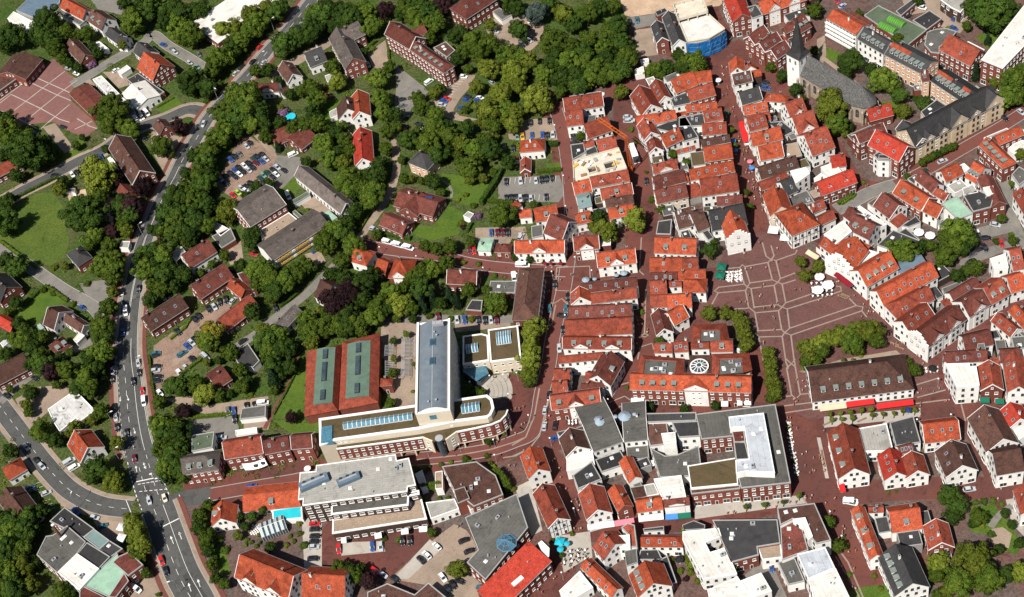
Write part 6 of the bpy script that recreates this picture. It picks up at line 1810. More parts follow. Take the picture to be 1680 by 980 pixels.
TREES = r'''
@0,0
90,290,120,d 380,180,120,d 520,260,80,m 420,330,100,d 330,290,90,d 450,400,80,m 1080,170,110,m 1190,60,100,d 1320,190,80,d 1390,70,100,d 1440,300,80,m 960,910,140,m 40,970,100,d 1445,640,45,m 700,270,60,m 620,285,45,m 740,370,40,d 930,410,40,y 1000,20,60,d 850,450,20,Y 560,510,45,d 660,560,40,d 740,520,40,P 30,330,80,d 500,470,50,m 1240,20,80,d 780,420,50,d
@280,0
50,250,110,m 170,290,110,m 90,150,100,d 30,80,110,d 230,80,90,d 420,230,80,y 520,170,80,y 640,120,90,y 720,60,70,y 560,330,90,m 640,250,90,m 700,180,90,m 480,400,90,d 840,90,90,d 930,60,80,d 390,470,110,m 340,560,90,m 170,650,120,d 290,690,80,d 900,350,110,d 1020,300,100,d 1130,250,110,d 1180,120,130,d 1280,80,110,d 1400,130,110,d 1330,200,80,d 680,570,55,m 780,560,60,d 590,800,170,m 450,900,120,m 710,880,110,d 1130,700,80,m 1300,540,70,m 1180,800,90,m 1140,900,70,d 1340,650,80,y 905,905,50,P 1090,885,25,P 730,930,80,d 560,930,120,d 860,650,40,d 960,760,50,d 1050,740,45,m 330,790,60,d 425,690,35,m 1240,700,25,Y 880,870,35,y
@560,0
250,210,95,m 200,90,100,m 80,130,110,d 350,80,80,p 520,60,90,m 600,130,100,m 700,100,110,d 750,180,100,m 640,30,80,d 820,30,100,p 900,290,60,d 960,260,70,d 300,640,95,m 320,790,95,m 340,900,90,m 430,920,70,d 1060,330,100,m 970,430,70,m 1110,430,90,m 1200,350,90,m 1180,560,100,y 1330,450,110,m 1380,600,120,y 1090,700,70,y 1280,760,110,y 1180,880,130,y 1330,890,90,m 1400,230,70,d 1415,700,80,y 1200,200,55,y 640,850,80,m 750,740,60,y 800,720,50,d 760,930,90,m 1020,550,45,m 1380,50,90,d 930,470,60,d 640,210,90,m 1450,560,70,m 610,780,60,m 250,390,30,m 180,420,40,d 390,540,60,m 890,530,40,d 1000,880,35,m 560,30,90,d 470,110,60,d 670,300,70,m
@840,0
190,100,110,g 420,110,110,y 600,110,90,m 700,60,80,d 820,50,70,m 60,240,90,d 340,340,140,m 850,220,110,d 620,310,90,m 740,380,90,m 880,340,90,d 930,470,110,m 880,560,100,d 760,480,90,d 600,500,100,m 450,500,110,m 340,480,110,d 640,620,90,m 540,690,80,d 720,650,60,m 250,600,90,m 130,500,90,y 60,450,90,m 40,680,80,y 210,790,140,y 30,900,90,y 390,740,60,m 880,740,70,y 1130,560,80,m 1250,540,80,d 1370,510,80,m 1440,480,70,m 1330,440,60,d 480,390,100,m 400,620,90,d 510,600,90,d 800,600,80,m 500,200,80,d 780,250,80,m 560,420,90,d 690,540,90,m 300,30,80,d 1200,610,50,m
@1120,0
90,500,110,m 20,560,80,d 1060,80,75,m 715,540,50,m 800,610,60,d 905,720,60,d 1190,850,160,y 1350,490,110,d 1060,410,50,m 1300,590,70,d 950,800,50,d 680,560,25,m 930,650,40,d 1030,480,40,d 150,530,60,m
@1380,0
80,480,100,d 330,640,130,m 470,760,80,d 450,310,60,m 1080,570,62,c 1200,110,190,d 1100,60,120,d 1330,60,120,d 1180,310,40,c 1390,640,130,m 1250,640,60,y 1340,780,120,m 1440,560,80,m 660,830,80,d 500,890,80,by 1010,210,50,m 620,10,50,d 20,560,60,d 140,110,45,m 590,790,30,d 1420,770,90,m 240,560,70,d 330,900,40,m 860,230,25,y
@0,195
70,100,130,m 230,330,170,d 340,230,100,d 380,320,70,d 790,450,160,y 700,780,170,d 640,700,100,d 880,70,100,m 990,50,90,m 1310,220,100,m 1180,540,90,p 970,700,100,d 1100,700,100,p 1080,780,80,d 40,680,80,d 50,820,120,d 850,240,40,d 610,215,40,m 500,500,50,d 480,560,60,y 990,850,70,m 760,940,80,m 900,900,60,p 1400,650,120,m 1340,760,120,d 1420,880,120,m 1300,900,80,d 1440,60,80,p 1060,900,60,y 930,480,70,p 20,300,60,d 660,150,30,d 480,280,30,m 90,580,40,d 200,200,110,m 130,450,60,d 800,620,70,m 1180,830,50,d
@280,195
450,80,100,m 380,150,110,m 300,250,100,m 280,350,100,d 230,450,100,m 190,300,70,d 300,480,90,d 240,560,100,d 130,440,60,d 60,650,120,d 200,650,110,m 270,700,100,d 80,800,120,d 200,830,120,d 60,920,100,d 300,850,80,m 450,740,110,y 650,40,80,m 760,130,80,m 760,40,60,d 1230,200,100,m 1320,120,80,d 1180,40,80,m 1390,170,70,m 1280,330,90,m 1400,480,100,m 1390,350,70,y 980,100,50,m 690,550,60,d 790,520,50,d 610,620,50,d 650,930,80,d 1320,900,100,m 1090,350,50,d 860,220,35,c 540,90,70,d 480,20,80,m 1450,560,90,m 110,560,80,m 1000,60,60,m 1080,50,70,m 880,40,60,d 30,740,90,d 150,930,90,d 1100,740,30,m 1350,270,60,d 1440,260,60,m
@560,195
370,90,70,m 360,240,65,m 40,180,60,m 60,490,110,m 150,460,70,d 280,440,100,d 310,370,80,d 250,570,100,m 240,650,100,m 110,750,80,d 530,170,90,d 700,200,110,m 760,100,110,m 820,60,90,d 880,140,110,m 990,80,90,d 760,300,90,d 960,200,80,y 1060,230,90,m 1200,240,110,d 1150,180,80,m 1340,340,70,d 1030,400,110,m 740,500,80,d 1290,780,110,m 1040,490,50,y 500,480,50,m 480,330,40,m 1230,50,80,m 1150,20,70,y 1370,30,90,y 1380,90,22,bm 60,850,80,d 280,930,50,m 800,590,45,m 960,840,35,y 980,870,28,p 1100,780,40,P 620,110,60,m 860,270,60,d 940,300,50,m 1100,330,60,m 1140,480,50,y 1220,430,40,m 440,60,60,m 170,560,80,m 90,600,60,d 560,480,35,y 640,500,35,m 930,320,25,P 1000,610,30,y 1060,700,35,m 940,650,25,y 1240,150,35,y 150,840,25,Y 20,60,50,m 50,380,40,y
@840,195
550,140,45,m 570,110,30,m 985,810,115,y 760,900,110,y 700,800,80,d 1210,730,45,m 1295,280,45,m 1125,650,35,m 955,85,30,m 990,190,25,m 1130,350,25,m 175,690,40,m 20,790,50,d 30,20,60,d 1080,430,20,m 640,870,45,y 20,1000,40,m
@1120,195
395,85,30,bm 425,210,25,bm 515,590,30,bm 545,700,30,bm 1240,40,110,m 220,970,40,m 30,350,45,m 85,640,25,m 790,40,20,y 925,300,28,m 1300,120,40,y
@1380,195
930,900,140,m 840,950,80,m 1370,520,35,bm 1290,800,50,m 500,465,32,bm 470,490,28,bm 650,350,40,m 690,325,40,m 730,300,40,m 775,280,40,d 820,260,40,m 865,235,40,m 905,215,40,m 1440,260,60,y 180,510,22,m 1030,960,90,d 1370,930,30,m 60,60,50,d
@0,390
60,190,80,d 150,230,90,d 830,220,110,m 930,180,90,m 980,250,90,m 920,320,80,m 1120,200,110,d 1200,120,100,d 1300,160,110,m 1180,260,100,m 1320,290,110,d 1220,380,60,m 1300,400,80,m 1210,500,70,d 870,560,80,m 930,530,60,m 830,720,110,m 860,770,80,d 820,920,110,m 880,930,80,d 780,960,70,y 900,430,50,y 130,520,60,d 60,600,40,m 600,520,30,m 150,690,60,d 170,820,90,m 50,930,60,d 230,800,80,d 340,790,60,m 520,225,35,y 720,50,60,m 880,60,70,m 560,225,18,P 700,960,60,d 480,945,45,d 330,930,60,m 260,880,60,d 430,240,30,y 200,740,60,m 290,860,50,m 440,440,30,m 350,420,30,m 250,470,30,m 700,370,30,y 950,80,30,d 90,800,50,m 560,920,40,m
@280,390
680,260,90,m 750,250,90,m 800,330,110,m 850,430,90,d 950,380,100,m 1010,270,90,m 1100,230,80,m 1060,320,80,m 560,220,60,d 430,140,50,m 650,40,70,d 1270,70,110,m 1370,40,100,d 1360,180,80,m 1290,300,70,d 1390,320,80,d 1340,500,130,p 1430,430,110,p 740,610,80,d 690,700,70,y 330,770,110,Y 370,860,105,m 450,860,80,m 780,820,110,d 860,780,90,m 900,900,100,d 800,920,90,m 1120,750,110,m 1250,700,110,m 1370,700,110,m 1430,650,90,d 1100,650,90,m 1130,830,80,y 950,870,70,d 110,290,80,d 30,390,60,d 330,210,40,m 130,30,50,y 690,380,60,m 1190,600,40,Y 880,500,70,m 240,280,40,m 930,300,60,d 1240,590,60,m
@560,390
60,60,110,m 210,340,110,d 120,400,100,d 60,450,120,p 390,430,90,m 300,540,100,m 470,530,110,y 360,560,80,d 40,690,120,d 140,700,110,m 250,640,100,m 620,300,100,m 720,250,90,m 840,210,80,m 640,420,110,d 740,480,60,c 870,450,60,c 930,500,55,c 650,530,60,c 590,430,50,c 1030,420,70,m 1230,520,110,m 1170,420,50,m 1280,560,60,y 980,200,28,m 1100,210,28,m 1230,305,28,m 440,650,40,m 570,655,40,d 710,630,35,m 880,650,30,m 1045,655,35,y 680,70,60,m 760,90,60,m 870,70,70,m 1040,30,50,m 520,775,32,bm 415,825,35,bd 300,620,80,m 30,210,50,m 800,530,60,d 560,560,70,m 540,350,50,d 490,400,60,m 60,620,100,d 160,480,90,d
@840,390
170,740,110,y 150,860,105,y 140,960,100,y 1190,810,48,m 50,150,40,d 155,165,38,d 1040,600,30,m 600,20,20,m
@840,585
140,60,95,y 130,140,80,y 150,200,60,m 1105,405,45,d 1390,425,40,d 925,250,20,m 1050,800,30,y 1020,890,25,y
@1120,390
220,95,75,bd 950,195,58,y 1085,230,65,y 985,300,65,y 215,610,75,ay 345,600,65,ay 440,640,70,ay 470,690,75,ay 490,770,80,ay 510,860,80,ay 690,920,65,y 1000,880,90,y 1080,860,90,y 1170,810,90,y 1250,800,90,y 1330,780,90,m 1400,730,90,y 1010,960,80,y 1120,900,80,m 1480,760,90,y
@1380,390
230,750,120,y 100,850,110,m 280,830,80,m 20,780,100,y 500,110,130,m 620,100,70,d 900,60,120,m 820,150,110,m 980,80,90,d 720,60,60,m 1080,240,80,m 930,300,70,d 1380,20,50,m 510,975,40,y 1000,260,60,m 640,60,60,d 790,230,50,m 160,950,25,y 1250,30,40,d
@1120,585
700,60,75,y 705,140,60,y 720,210,75,y 735,290,75,y 710,330,60,m 990,40,70,m 985,95,35,y 1290,30,22,by 1365,25,18,by 1180,65,22,by 845,578,25,m 890,838,22,m 260,395,45,d 10,420,45,d 1080,30,60,m
1185,465,25,by 1265,455,24,by 1350,445,25,by 1437,430,25,by 1200,507,25,by 1278,502,24,by 1365,492,24,by
@1380,585
75,445,25,by 163,432,25,by 240,425,26,by 92,492,25,by 252,468,26,by 338,460,25,by 425,455,24,by 500,435,25,by 592,430,26,by 520,50,50,m 590,110,70,m
@0,585
310,600,100,m 430,670,70,d 400,130,80,p 330,60,100,d 540,110,90,m 690,180,110,m 760,90,100,d 640,250,90,d 720,260,80,m 810,440,70,m 740,510,50,y 600,570,60,y 950,690,65,y 770,900,110,d 900,950,70,m 1280,360,60,m 1400,230,90,d 1300,560,100,m 1330,640,100,d 1300,740,100,m 1400,800,110,d 1250,510,60,m 1330,900,90,m 1430,900,90,d 90,760,70,d 240,300,60,d 210,390,50,y 230,450,45,m 80,260,35,m 190,240,22,y 1440,420,35,p 680,520,40,y 540,620,40,y 460,230,40,m 290,280,40,m 1400,680,80,m 240,60,60,d
@280,585
60,640,110,d 40,760,90,m 50,880,100,d 20,560,80,m 60,230,100,d 200,230,80,m 260,300,100,y 390,310,60,m 110,430,70,p 560,110,70,m 570,240,70,m 830,60,110,d 820,170,70,c 950,70,80,d 620,200,50,d 830,270,45,m 970,490,55,p 290,45,40,y 390,20,40,d 120,950,70,m 90,700,80,m 470,300,40,d 640,300,30,m 900,130,60,d
@560,585
1040,300,45,m 1130,290,45,m 1080,270,40,d 410,130,45,m 400,375,50,m 420,15,32,by 580,60,22,bm 575,280,20,y 600,895,30,m 660,905,30,y 700,895,25,m 800,865,25,m 880,850,25,y 1000,830,40,m 1170,800,30,m 1180,685,32,bd 1310,625,18,bm 1200,860,30,m 1220,890,30,y 1040,850,30,m 1290,950,30,m
@840,585
1030,810,25,m
@0,780
120,350,110,d 230,330,100,d 90,480,120,m 200,450,110,d 60,620,130,d 160,600,110,m 60,780,130,m 180,720,100,y 120,900,120,d 40,930,100,m 230,880,80,y 350,285,60,d 500,930,80,m 920,60,90,y 1060,380,90,y 1110,480,110,y 1130,580,100,y 1100,640,80,m 1170,790,50,m 1330,20,60,d 750,20,60,d 20,350,90,d 290,420,60,d 1275,960,25,m 560,950,50,d 280,700,60,d
@280,780
240,330,75,m 230,420,75,d 280,520,75,m 300,600,65,d 330,720,55,m 360,820,55,d 430,870,55,m 760,250,40,bd 560,330,35,bd 650,330,50,bd 600,410,45,d 540,480,45,y 390,510,40,m 1340,760,80,m 1430,760,65,d 1090,840,40,m 800,580,55,d 1070,560,40,m 440,600,40,m 300,250,60,m 350,660,40,d 320,480,60,m 960,490,22,y 930,560,25,y 980,350,30,y 1030,390,30,y 1035,470,28,y 990,530,25,y 610,520,22,m 650,540,22,m 690,570,22,y 720,540,20,d 600,560,22,y 710,480,22,m
@560,780
730,460,45,m 930,750,92,by 100,800,90,m 220,850,80,p 345,510,28,m 455,520,28,m 30,760,60,d 690,205,25,y 790,190,25,m 1330,60,45,m 1280,20,40,m 150,760,60,d 1380,110,30,y 550,60,25,m 470,190,22,m 390,210,18,m 860,180,22,m
@840,780
480,470,28,y 405,645,30,m 325,520,20,m 1280,680,30,y 1410,660,35,y 1350,770,35,y 1440,720,40,y 1300,820,25,y 1400,830,30,p
@1120,780
510,250,28,bm 655,235,28,bm 808,212,25,bm 935,160,28,bm 1180,375,65,m 1255,565,68,m 290,520,35,m 310,570,35,m 1335,800,22,m 1290,500,25,m 20,600,30,y 60,780,35,y 120,850,35,y 40,690,30,y 240,870,25,y 330,835,25,y
@1380,780
870,150,110,d 930,250,110,d 900,330,80,d 780,700,110,y 1070,680,190,y 950,850,150,m 1180,830,150,m 1330,800,90,d 1440,780,100,y 1260,600,60,d 1100,340,90,m 1060,390,50,d 1130,400,40,y 1320,305,50,d 1375,395,50,d 1440,545,60,d 1205,475,40,d 1290,230,30,m 850,930,70,y 780,960,60,m 1150,210,40,m 1080,215,35,m 1220,205,35,m 265,810,30,y 320,910,28,y 65,800,28,m 20,560,45,m 380,135,18,m 445,130,18,m 1335,35,15,m 610,540,30,m 1120,350,40,m 760,800,80,m 860,820,30,Y
'''
trees(TREES)
SPEC.sort(key=lambda t: -t[3]); nb = 0
for o_, X, Y, R, k in SPEC:
    ORG[:] = o_; mi = False
    if k[-1] in 'dmy' and not k.startswith('b'): nb += 1; mi = nb > 296
    tree(X, Y, R, k, mi)
def minor_trees():
    """the small garden trees past the first three hundred, as one mass"""
    src = [crown(s, 22, 34, .12, (.26, .40)) for s in (41, 42, 43)]
    V = []; F = []; mi = []; key = {'d': 0, 'm': 1, 'y': 2}
    for base, zc, rm, H, kk, u in MINOR:
        v, f = src[int(u*3)]; a = u*40; ca, sa = cos(a), sin(a); b = len(V)
        V += [(base.x+(p.x*ca-p.y*sa)*rm, base.y+(p.x*sa+p.y*ca)*rm, zc+p.z*rm) for p in v]; F += [[i+b for i in q] for q in f]; mi += [key[kk]]*len(f)
        b = len(V)
        for z, r_ in ((0, H*.03), (zc, H*.015)):
            for k in range(5): V.append((base.x+r_*cos(k*1.257), base.y+r_*sin(k*1.257), z))
        for k in range(5): F.append([b+k, b+(k+1) % 5, b+5+(k+1) % 5, b+5+k]); mi.append(3)
    o = obj('smaller_trees', me('smaller_trees', V, F, [LEAF['d'], LEAF['m'], LEAF['y'], BARK], mi)); o['kind'] = 'stuff'
minor_trees()
def hedge(pts, w_, h_, k, label):
    L = [at2(p) for p in zz(pts)]; rng = random.Random(int(L[0].x*7)); V = []; F = []; c = L[0]
    for i in range(len(L)-1):
        a, d = L[i]-c, L[i+1]-c; dd = d-a; ln = dd.length; dd = dd/ln; nn = Vector((-dd.y, dd.x))
        b = len(V)
        for p in (a-nn*w_*.42, d-nn*w_*.42, d+nn*w_*.42, a+nn*w_*.42): V.append(Vector((p.x, p.y, 0)))
        for p in (a-nn*w_*.42, d-nn*w_*.42, d+nn*w_*.42, a+nn*w_*.42): V.append(Vector((p.x, p.y, h_*.92)))
        for q in ((4, 5, 6, 7), (0, 1, 5, 4), (1, 2, 6, 5), (2, 3, 7, 6), (3, 0, 4, 7)): F.append([b+x for x in q])
        for _ in range(int(ln*(w_+2*h_)*5)):
            s = rng.uniform(0, ln); t = rng.uniform(0, w_+2*h_)
            if t < h_: q, n = a+dd*s-nn*w_/2, -nn.to_3d(); z = t
            elif t < h_+w_: q, n = a+dd*s+nn*(t-h_-w_/2), Vector((0, 0, 1)); z = h_
            else: q, n = a+dd*s+nn*w_/2, nn.to_3d(); z = t-h_-w_
            leafquad(V, F, Vector((q.x, q.y, z+rng.uniform(-.1, .15))), n, .3, rng)
    thing('hedge', 'hedge', '', (c.x, c.y, 0), 0, 'hedges', me('hedge', V, F, LEAF[k]), label)
org(560, 195); hedge('1290,430 1245,530 1190,610 1130,700', 2.0, 3.2, 'd', 'tall dark hedge along the big lawn left of the grey car park'); hedge('1180,675 1300,680 1385,690', 1.6, 1.8, 'm', 'clipped green hedge below the grey car park'); hedge('235,760 190,840 150,905', 1.0, 1.1, 'm', 'low hedge along the tan lane'); hedge('330,930 450,955 560,975', 1.6, 1.8, 'd', 'dark hedge below the brown tiled villa'); hedge('1050,850 1010,920', 1.4, 1.6, 'd', 'hedge at the right edge of the villa lawn')
org(840, 195); hedge('255,220 375,215', 2.2, 2.2, 'd', 'dark hedge right of the orange hipped house'); hedge('210,435 400,420', 1.6, 1.5, 'm', 'low hedge above the grey car park')
org(0, 390); hedge('5,35 200,180 300,250', 1.3, 1.3, 'm', 'long hedge on the meadow edge beside the lane'); hedge('200,545 340,420 390,400', 1.6, 1.6, 'd', 'hedge round the left lawn below the lane'); hedge('400,410 480,470 550,520', 1.4, 1.5, 'm', 'hedge between lawn and lane above the brown house')
org(0, 195); hedge('120,650 300,560 460,480', 1.3, 1.4, 'd', 'roadside hedge above the meadow')
org(280, 585); hedge('90,150 190,70 250,30', 1.2, 1.3, 'm', 'clipped hedge below the gravel yard'); hedge('150,500 330,480 500,465', 1.2, 1.2, 'm', 'clipped hedge above the grey yard'); hedge('1045,0 1010,130 930,290 830,470', .8, .8, 'd', 'thin hedge beside the curved footpath')
org(280, 390); hedge('0,820 120,730 160,660', 1.2, 1.0, 'm', 'low hedge left of the parked cars'); hedge('480,790 600,690', 1.2, 1.2, 'm', 'hedge below the red tiled long wing'); hedge('880,560 960,510 1040,440', 1.0, 1.2, 'd', 'hedge along the lane by the school')
org(560, 0); hedge('960,920 1020,860 1050,820', 1.6, 1.3, 'm', 'hedge island in the tan car park'); hedge('160,440 280,340', 1.6, 1.6, 'm', 'hedge beside the tan drive'); hedge('380,370 385,480', 1.2, 1.2, 'm', 'short hedge right of the tan drive')
org(0, 585); hedge('1205,0 1220,160 1245,330', 1.0, 1.2, 'm', 'hedge between the main road and the gravel yard')
org(1380, 195); hedge('0,690 110,620', 1.6, 1.2, 'm', 'hedge strip beside the grey street')
org(1120, 195); hedge('1250,690 1385,610', 1.6, 1.2, 'm', 'hedge strip below the scarlet brick house')
org(1120, 780); hedge('8,500 40,600 100,740 160,855', .9, 6.6, 'y', 'yellow-green ivy wall on the left side of the white roof complex'); hedge('185,862 300,835 440,805', .9, 5.5, 'y', 'yellow-green ivy strip between the white roofs')
org(560, 780); hedge('1245,0 1300,60 1350,140', 3., 5.0, 'm', 'roof terrace planting at the end of the brown flat roof'); hedge('640,135 740,120 815,110', 1.2, 4.6, 'm', 'planter hedge on the terrace left of the brown flat roof')
org(280, 0); hedge('275,835 330,790 395,755', 2.6, .8, 'd', 'low green traffic island hedge beside the main road')
org(0, 0); hedge('1260,870 1400,790', 1.0, .8, 'm', 'low hedge on the small lawn by the junction')
# low shrubs and perennials that cover the garden ground between the things
def undergrowth():
    rng = random.Random(5); V = []; F = []; org(0, 0, 1)
    boxes = []
    for poly in HARD:
        xs = [p[0] for p in poly]; ys = [p[1] for p in poly]; boxes.append((min(xs), min(ys), max(xs), max(ys), poly))
    town = [at2(p) for p in zz('1010,-70 1790,-90 1790,1090 360,1090 318,880 303,830 300,795 420,790 530,770 640,745 700,690 860,640 858,560 850,470 850,430 905,400 930,240 915,160 1000,130 1035,60')]
    n = 0; tries = 0
    while n < 1500 and tries < 9000:
        tries += 1
        p = (rng.uniform(-20, 1010), rng.uniform(-30, 1000)); w_ = at2(p)
        if inside(w_, town) or any(b[0] < w_.x < b[2] and b[1] < w_.y < b[3] and inside(w_, b[4]) for b in boxes): continue
        if ok_spot(w_, 1): continue
        n += 1; R = rng.choice((.5, .7, .9, 1.3, 1.8)); hh = R*rng.uniform(.5, 1.0)
        for i in range(int(26*R+10)):
            y = rng.uniform(.05, 1); a = rng.uniform(0, 6.28); rr = math.sqrt(1-y*y); d = Vector((rr*cos(a), rr*sin(a), y)); leafquad(V, F, Vector((w_.x+d.x*R, w_.y+d.y*R, d.z*hh)), d, .24, rng)
    cut = int(len(F)*.6)
    for a, b_, k in ((0, cut, 'm'), (cut, len(F), 'y')):
        o = obj('undergrowth', me('undergrowth', V[a*4:b_*4], [[i-a*4 for i in f] for f in F[a:b_]], LEAF[k])); o['kind'] = 'stuff'
undergrowth()
# ------------------------------------------------------------------ cars
CARCOL = {'K': ('black', (.012, .012, .014)), 'S': ('silver', (.42, .44, .46)), 'W': ('white', (.80, .80, .78)), 'B': ('blue', (.02, .07, .28)), 'D': ('dark red', (.12, .008, .018)), 'R': ('red', (.50, .015, .015)),
          'G': ('dark green', (.012, .06, .035)), 'T': ('teal', (.03, .13, .17)), 'Y': ('yellow', (.65, .36, .02)), 'L': ('lime green', (.32, .50, .03)), 'A': ('grey', (.12, .125, .13)), 'O': ('orange', (.45, .10, .02)), 'C': ('cream', (.70, .62, .48)), 'N': ('pale green', (.14, .28, .20))}
PAINT_ = {}
def paint(k):
    if k not in PAINT_:
        M = bpy.data.materials.new(CARCOL[k][0].replace(' ', '_')+'_car_paint'); M.use_nodes = True; b = M.node_tree.nodes['Principled BSDF']; b.inputs['Base Color'].default_value = (*CARCOL[k][1], 1); b.inputs['Roughness'].default_value = .28; b.inputs['Coat Weight'].default_value = .5; PAINT_[k] = M
    return PAINT_[k]
def ring_loft(st, m=0):
    b = MB()
    for x, hw, z0, z1 in st:
        for y, z in ((-hw*.9, z0), (-hw, z0+.18), (-hw, z1-.14), (-hw*.86, z1), (hw*.86, z1), (hw, z1-.14), (hw, z0+.18), (hw*.9, z0)): b.v.append(Vector((x, y, z)))
    for i in range(len(st)-1):
        for k in range(8): j = (k+1) % 8; b.f.append([i*8+k, (i+1)*8+k, (i+1)*8+j, i*8+j]); b.m.append(m)
    b.f.append(list(range(8))); b.m.append(m); n = (len(st)-1)*8; b.f.append([n+7-k for k in range(8)]); b.m.append(m)
    return b
def car_proto(kind, ck):
    if kind == 'car': st = [(-2.12, .68, .36, .66), (-2.02, .82, .24, .86), (-1.2, .87, .2, .94), (.7, .88, .2, .93), (1.3, .86, .2, .86), (2.0, .8, .24, .72), (2.12, .66, .34, .58)]; cab = (-1.75, 1.15, -1.25, .35, .9, 1.46)
    else: st = [(-2.5, .82, .4, 1.0), (-2.42, .92, .28, 1.1), (1.2, .93, .28, 1.1), (1.9, .9, .28, 1.02), (2.4, .82, .32, .85), (2.5, .72, .4, .7)]; cab = (-2.4, 1.75, -2.3, 1.05, 1.08, 1.95)
    b = ring_loft(st); x0, x1, t0, t1, zb, zt = cab; hw = .8 if kind == 'car' else .9; tw = .62 if kind == 'car' else .8
    b.box(((t0+t1)/2, 0, zt+.02), (t1-t0+.06, 2*tw+.04, .06))
    for sx, tx in ((x0, t0), (x1, t1)):
        for s in (-1, 1): b.tube((sx, s*hw*.98, zb), (tx, s*tw, zt), .05, n=4, cap=False)
    if kind == 'van': b.box(((x0+t0)/2+1.1, 0, (zb+zt)/2), (2.1, 2*hw*.955, zt-zb))
    body = b.mesh('body', [paint(ck)])
    g = MB(); q = [(x0, -hw, zb), (x1, -hw, zb), (x1, hw, zb), (x0, hw, zb), (t0, -tw, zt), (t1, -tw, zt), (t1, tw, zt), (t0, tw, zt)]
    for f in ((4, 5, 6, 7), (0, 1, 5, 4), (1, 2, 6, 5), (2, 3, 7, 6), (3, 0, 4, 7)): g.face([q[i] for i in f])
    return body, g
CARM = {}; GL = {}
wl = MB(); wl.tube((0, -.1, 0), (0, .1, 0), .31, n=12); wl.tube((0, -.11, 0), (0, .11, 0), .18, n=10, m=1); WHEEL = wl.mesh('wheel', [M_RUBBER, M_METAL])
lt = MB(); lt.box((0, 0, 0), (.08, .3, .16)); LIGHT_H = lt.mesh('headlight', [flat('headlight_glass', (.7, .7, .68), rough=.15)]); LIGHT_T = lt.mesh('tail_light', [flat('tail_light_glass', (.35, .01, .01), rough=.2)])
NC = [0]
def car(P, ck, hd, kind='car', state='parked'):
    key = (kind, ck)
    if key not in CARM:
        body, g = car_proto(kind, ck); CARM[key] = body
        if kind not in GL: GL[kind] = g.mesh('windows', [M_GLASS])
    w_ = at(P, .7); 
    t = thing('van' if kind == 'van' else 'car', 'van' if kind == 'van' else 'car', CARCOL[ck][0]+(' van ' if kind == 'van' else ' car ')+state, (w_.x, w_.y, zat(w_)+.006), hd, 'vans in the town' if kind == 'van' else 'cars in the town')
    k = random.Random(int(P[0]*7+P[1])).uniform(.93, 1.05); t.scale = (k, k, k)
    obj('body', CARM[key], t); obj('windows', GL[kind], t)
    wx = 1.3 if kind == 'car' else 1.55; wy = .78 if kind == 'car' else .84; xe = 2.08 if kind == 'car' else 2.46
    for sx in (-1, 1):
        for sy in (-1, 1): obj('wheel', WHEEL, t, (sx*wx, sy*wy, .31))
    for sy in (-1, 1): obj('headlight', LIGHT_H, t, (xe, sy*.52, .62 if kind == 'car' else .75)); obj('tail_light', LIGHT_T, t, (-xe, sy*.55, .7 if kind == 'car' else .85))
    NC[0] += 1
def cars(txt):
    hd = (1, 0); state = 'parked'
    for ln in txt.strip().splitlines():
        if ln[0] == '@': org(*[float(v) for v in ln[1:].split(',')]); continue
        for t in ln.split():
            if t[0] == '>': hd = tuple(float(v) for v in t[1:].split(',')); state = 'parked'; continue
            if t == '*': state = 'driving'; continue
            a = t.split(','); P = px(float(a[0]), float(a[1])); A = at2(P); B = at2((P[0]+hd[0]/5, P[1]+hd[1]/5)); d = B-A
            car(P, a[2][0], atan2(d.y, d.x), 'van' if a[2].endswith('v') else 'car', state)
